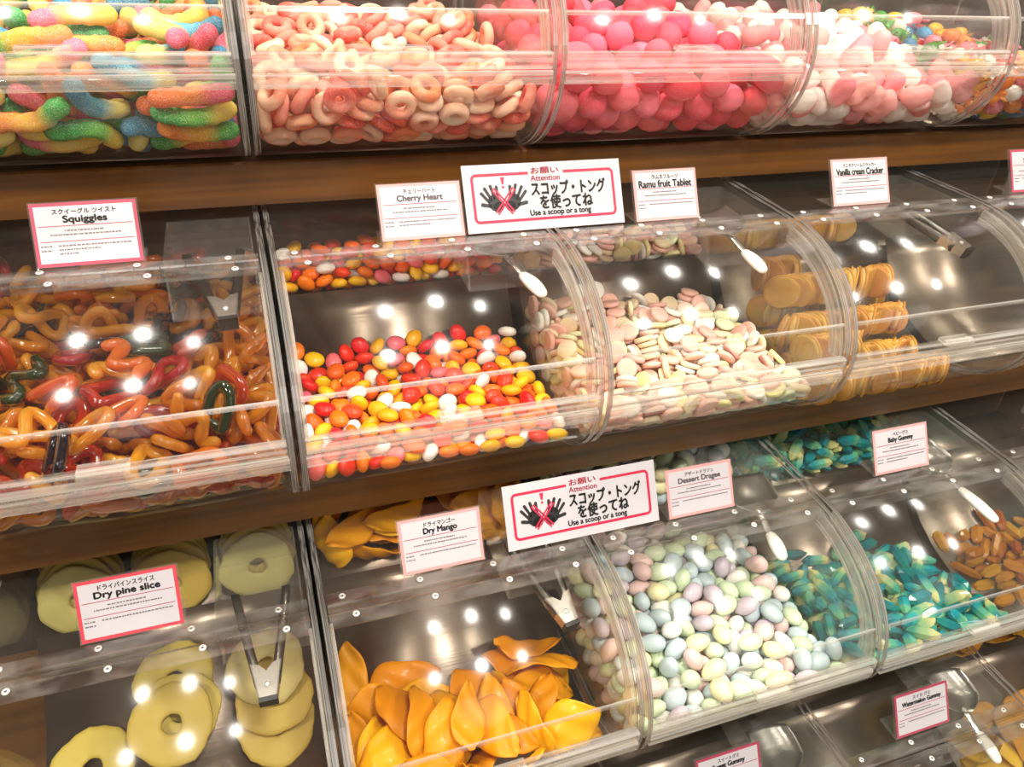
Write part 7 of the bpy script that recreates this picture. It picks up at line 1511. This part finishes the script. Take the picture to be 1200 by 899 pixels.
name_card(1, 0, 0.100, 'Squiggles', 'スクイーグル ツイスト', 'white name card with a dusty red border reading Squiggles', M_PINKB, M_INK, dense=3, seed=1)
name_card(1, 1, 0.111, 'Cherry Heart', 'チェリーハート', 'white name card reading Cherry Heart left of the upper hand sign', M_PALEB, M_GREYI, dense=2, seed=2)
name_card(1, 2, 0.101, 'Ramu fruit Tablet', 'ラムネフルーツ', 'white name card reading fruit Tablet right of the upper hand sign', M_PALEB, M_INK, w=0.0845, dense=1, seed=3)
name_card(1, 3, 0.075, 'Vanilla cream Cracker', 'バニラクリームクラッカー', 'white name card reading Vanilla cream Cracker above the cracker bin', M_PALEB, M_INK, dense=2, seed=4)
name_card(1, 4, 0.072, 'Soft Candy', 'ソフトキャンディ', 'name card cut off by the right edge of the second row', M_PINKB, M_INK, dense=1, seed=5)
name_card(2, 0, 0.088, 'Dry pine slice', 'ドライパインスライス', 'white name card with a red border reading Dry pine slice', M_REDB, M_INK, dense=1, seed=6)
name_card(2, 1, 0.087, 'Dry Mango', 'ドライマンゴー', 'white name card reading Dry Mango left of the lower hand sign', M_PALEB, M_INK, dense=1, seed=7)
name_card(2, 2, 0.099, 'Dessert Dragee', 'デザートドラジェ', 'pale faded name card reading Dessert Dragee right of the lower hand sign', M_PALEB, M_GREYI, dense=1, seed=8)
name_card(2, 3, 0.097, 'Baby Gummy', 'ベビーグミ', 'white name card reading Baby Gummy above the teal gummies', M_PALEB, M_INK, dense=2, seed=9)
name_card(3, 2, 0.094, 'Sweet Gummy', 'スイートグミ', 'white name card reading Sweet Gummy cut off by the lower edge', M_PINKB, M_INK, dense=1, seed=10)
name_card(3, 3, 0.087, 'Watermelon Gummy', 'スイカ グミ', 'white name card reading Watermelon Gummy in the lowest row', M_PINKB, M_INK, dense=1, seed=11)

def hand_outline(s):
    """Open hand print: palm, four fingers and a thumb as one flat shape; s = side of the thumb."""
    mb = MB()
    def blob(cx, cy, a, b, n=18):
        vs = [(cx + a * math.cos(2 * math.pi * i / n), cy + b * math.sin(2 * math.pi * i / n), 0) for i in range(n)]
        vs += [(x, y, 0.0002) for x, y, z in vs]
        mb.add(vs, [tuple(range(n - 1, -1, -1)), tuple(range(n, 2 * n))] + [(i, (i + 1) % n, n + (i + 1) % n, n + i) for i in range(n)])
    def finger(x0, y0, ang, L, w):
        n = 8
        d = Vector((math.sin(ang), math.cos(ang), 0))
        e = Vector((d.y, -d.x, 0))
        a = Vector((x0, y0, 0))
        pts = [a - e * w * 0.85, a + d * L - e * w]
        pts += [a + d * L + (-e * math.cos(math.pi * i / n) + d * math.sin(math.pi * i / n)) * w for i in range(1, n)]
        pts += [a + d * L + e * w, a + e * w * 0.85]
        m = len(pts)
        vs = pts + [p + Vector((0, 0, 0.0002)) for p in pts]
        mb.add(vs, [tuple(range(m - 1, -1, -1)), tuple(range(m, 2 * m))] + [(i, (i + 1) % m, m + (i + 1) % m, m + i) for i in range(m)])
    blob(0, 0, 0.0078, 0.0092)
    blob(-s * 0.0012, -0.0055, 0.0062, 0.0055)
    for x, a, L in ((0.0055, 0.28, 0.0125), (0.0020, 0.08, 0.0150), (-0.0018, -0.14, 0.0145), (-0.0052, -0.38, 0.0115)):
        finger(s * x, 0.0035, s * a, L, 0.00165)
    finger(s * 0.0050, -0.0015, s * 0.95, 0.0105, 0.0020)
    return mb

def attention_sign(r, label):
    dy, dz = ROW_OFF[r]
    w, h = 0.184, 0.0715
    t = thing('attention_sign', label, 'sign', (0.5045 + w / 2, dy + 0.0415, dz + 0.12 + 0.0026), (math.radians(60), 0, 0), 'hand signs asking to use a scoop')
    b = MB()
    plate(b, -w / 2, w / 2, 0.0, h, -0.0012, 0.0)
    b.build('board', M_PAPER, t)
    b = MB()
    ca, sa = math.cos(math.radians(60)), math.sin(math.radians(60))
    L = 0.030
    b.prism([(0.0, -0.0012), (0.0018, -0.0022), (L * ca + 0.0016, -L * sa - 0.0006), (L * ca, -L * sa - 0.0014)], -w / 2, w / 2)
    b.build('stand_foot', M_STAND, t, label='clear acrylic foot')
    z = 0.0002
    # crimson frame, open at the top where the heading stands
    x0, x1, y0, y1, bw = -w / 2 + 0.0085, w / 2 - 0.0085, 0.0095, h - 0.0095, 0.0030
    p = MB()
    ra = 0.006
    def arc(cx, cy, a0):
        out, inn = [], []
        for i in range(7):
            a = math.radians(a0 + 90 * i / 6)
            out.append((cx + ra * math.cos(a), cy + ra * math.sin(a)))
            inn.append((cx + (ra - bw) * math.cos(a), cy + (ra - bw) * math.sin(a)))
        return out, inn
    gap0, gap1 = -0.018, 0.023
    out, inn = [(gap0, y1)], [(gap0, y1 - bw)]
    for cx, cy, a0 in ((x0 + ra, y1 - ra, 90), (x0 + ra, y0 + ra, 180), (x1 - ra, y0 + ra, 270), (x1 - ra, y1 - ra, 0)):
        o2, i2 = arc(cx, cy, a0)
        out += o2
        inn += i2
    out.append((gap1, y1))
    inn.append((gap1, y1 - bw))
    n = len(out)
    vs = [(x, y, zz) for zz in (0.0001, 0.0003) for x, y in out + inn]
    fs = []
    for i in range(n - 1):
        fs += [(2 * n + i, 2 * n + i + 1, 3 * n + i + 1, 3 * n + i), (i, n + i, n + i + 1, i + 1)]
    p.add(vs, fs)
    p.build('printed_border', M_CRIM, t, label='crimson rounded border line')
    text(t, 'heading_text', 'お願い', M_CRIM, 0.0015, h - 0.0088, 0.032, 0.0070, 0.0004, 0.022)
    text(t, 'subheading_text', 'Attention', M_CRIM, 0.0015, h - 0.0168, 0.034, 0.0058, 0.0004, 0.02)
    text(t, 'slogan_text', 'スコップ・トング', M_INK, 0.028, h * 0.605, 0.088, 0.0150, 0.0004, 0.04)
    text(t, 'slogan_text', 'を使ってね', M_INK, 0.024, h * 0.400, 0.062, 0.0150, 0.0004, 0.04)
    text(t, 'english_text', 'Use a scoop or a tong', M_INK, 0.016, h * 0.235, 0.072, 0.0080, 0.0004, 0.035)
    for s, cx in ((-1, -0.0585), (1, -0.0375)):
        m = hand_outline(s)
        hp = m.build('hand_print', M_INK, t, label='black open hand print')
        hp.location = (cx, h * 0.43, 0.0002)
        hp.rotation_euler.z = -s * 0.42
        # crimson crossing strokes over each hand
    p = MB()
    for s in (-1, 1):
        d = Vector((s * 0.0215, 0.026, 0)).normalized()
        e = Vector((d.y, -d.x, 0)) * 0.0009
        a, bb = Vector((-0.048, h * 0.43, 0.0006)) - d * 0.015, Vector((-0.048, h * 0.43, 0.0006)) + d * 0.019
        for off in (-0.0016, 0.0016):
            k = Vector((d.y, -d.x, 0)) * off
            p.add([a - e + k, a + e + k, bb + e + k, bb - e + k], [(0, 1, 2, 3)])
    p.build('cross_mark', M_CRIM, t, label='crimson cross strokes')
    p = MB()
    cx, cy = -0.048, h * 0.70
    p.add([(cx - 0.0022, cy + 0.0075, 0.0005), (cx - 0.0010, cy, 0.0005), (cx + 0.0010, cy, 0.0005), (cx + 0.0022, cy + 0.0075, 0.0005)], [(0, 1, 2, 3)])
    p.add([(cx + 0.0014 * math.cos(i), cy - 0.0030 + 0.0014 * math.sin(i), 0.0005) for i in [k * math.pi / 5 for k in range(10)]], [tuple(range(10))])
    p.build('exclamation_mark', M_CRIM, t)
    return t
attention_sign(1, 'white hand sign with crimson border standing above the jelly bean bin')
attention_sign(2, 'white hand sign with crimson border standing above the dried mango bin')
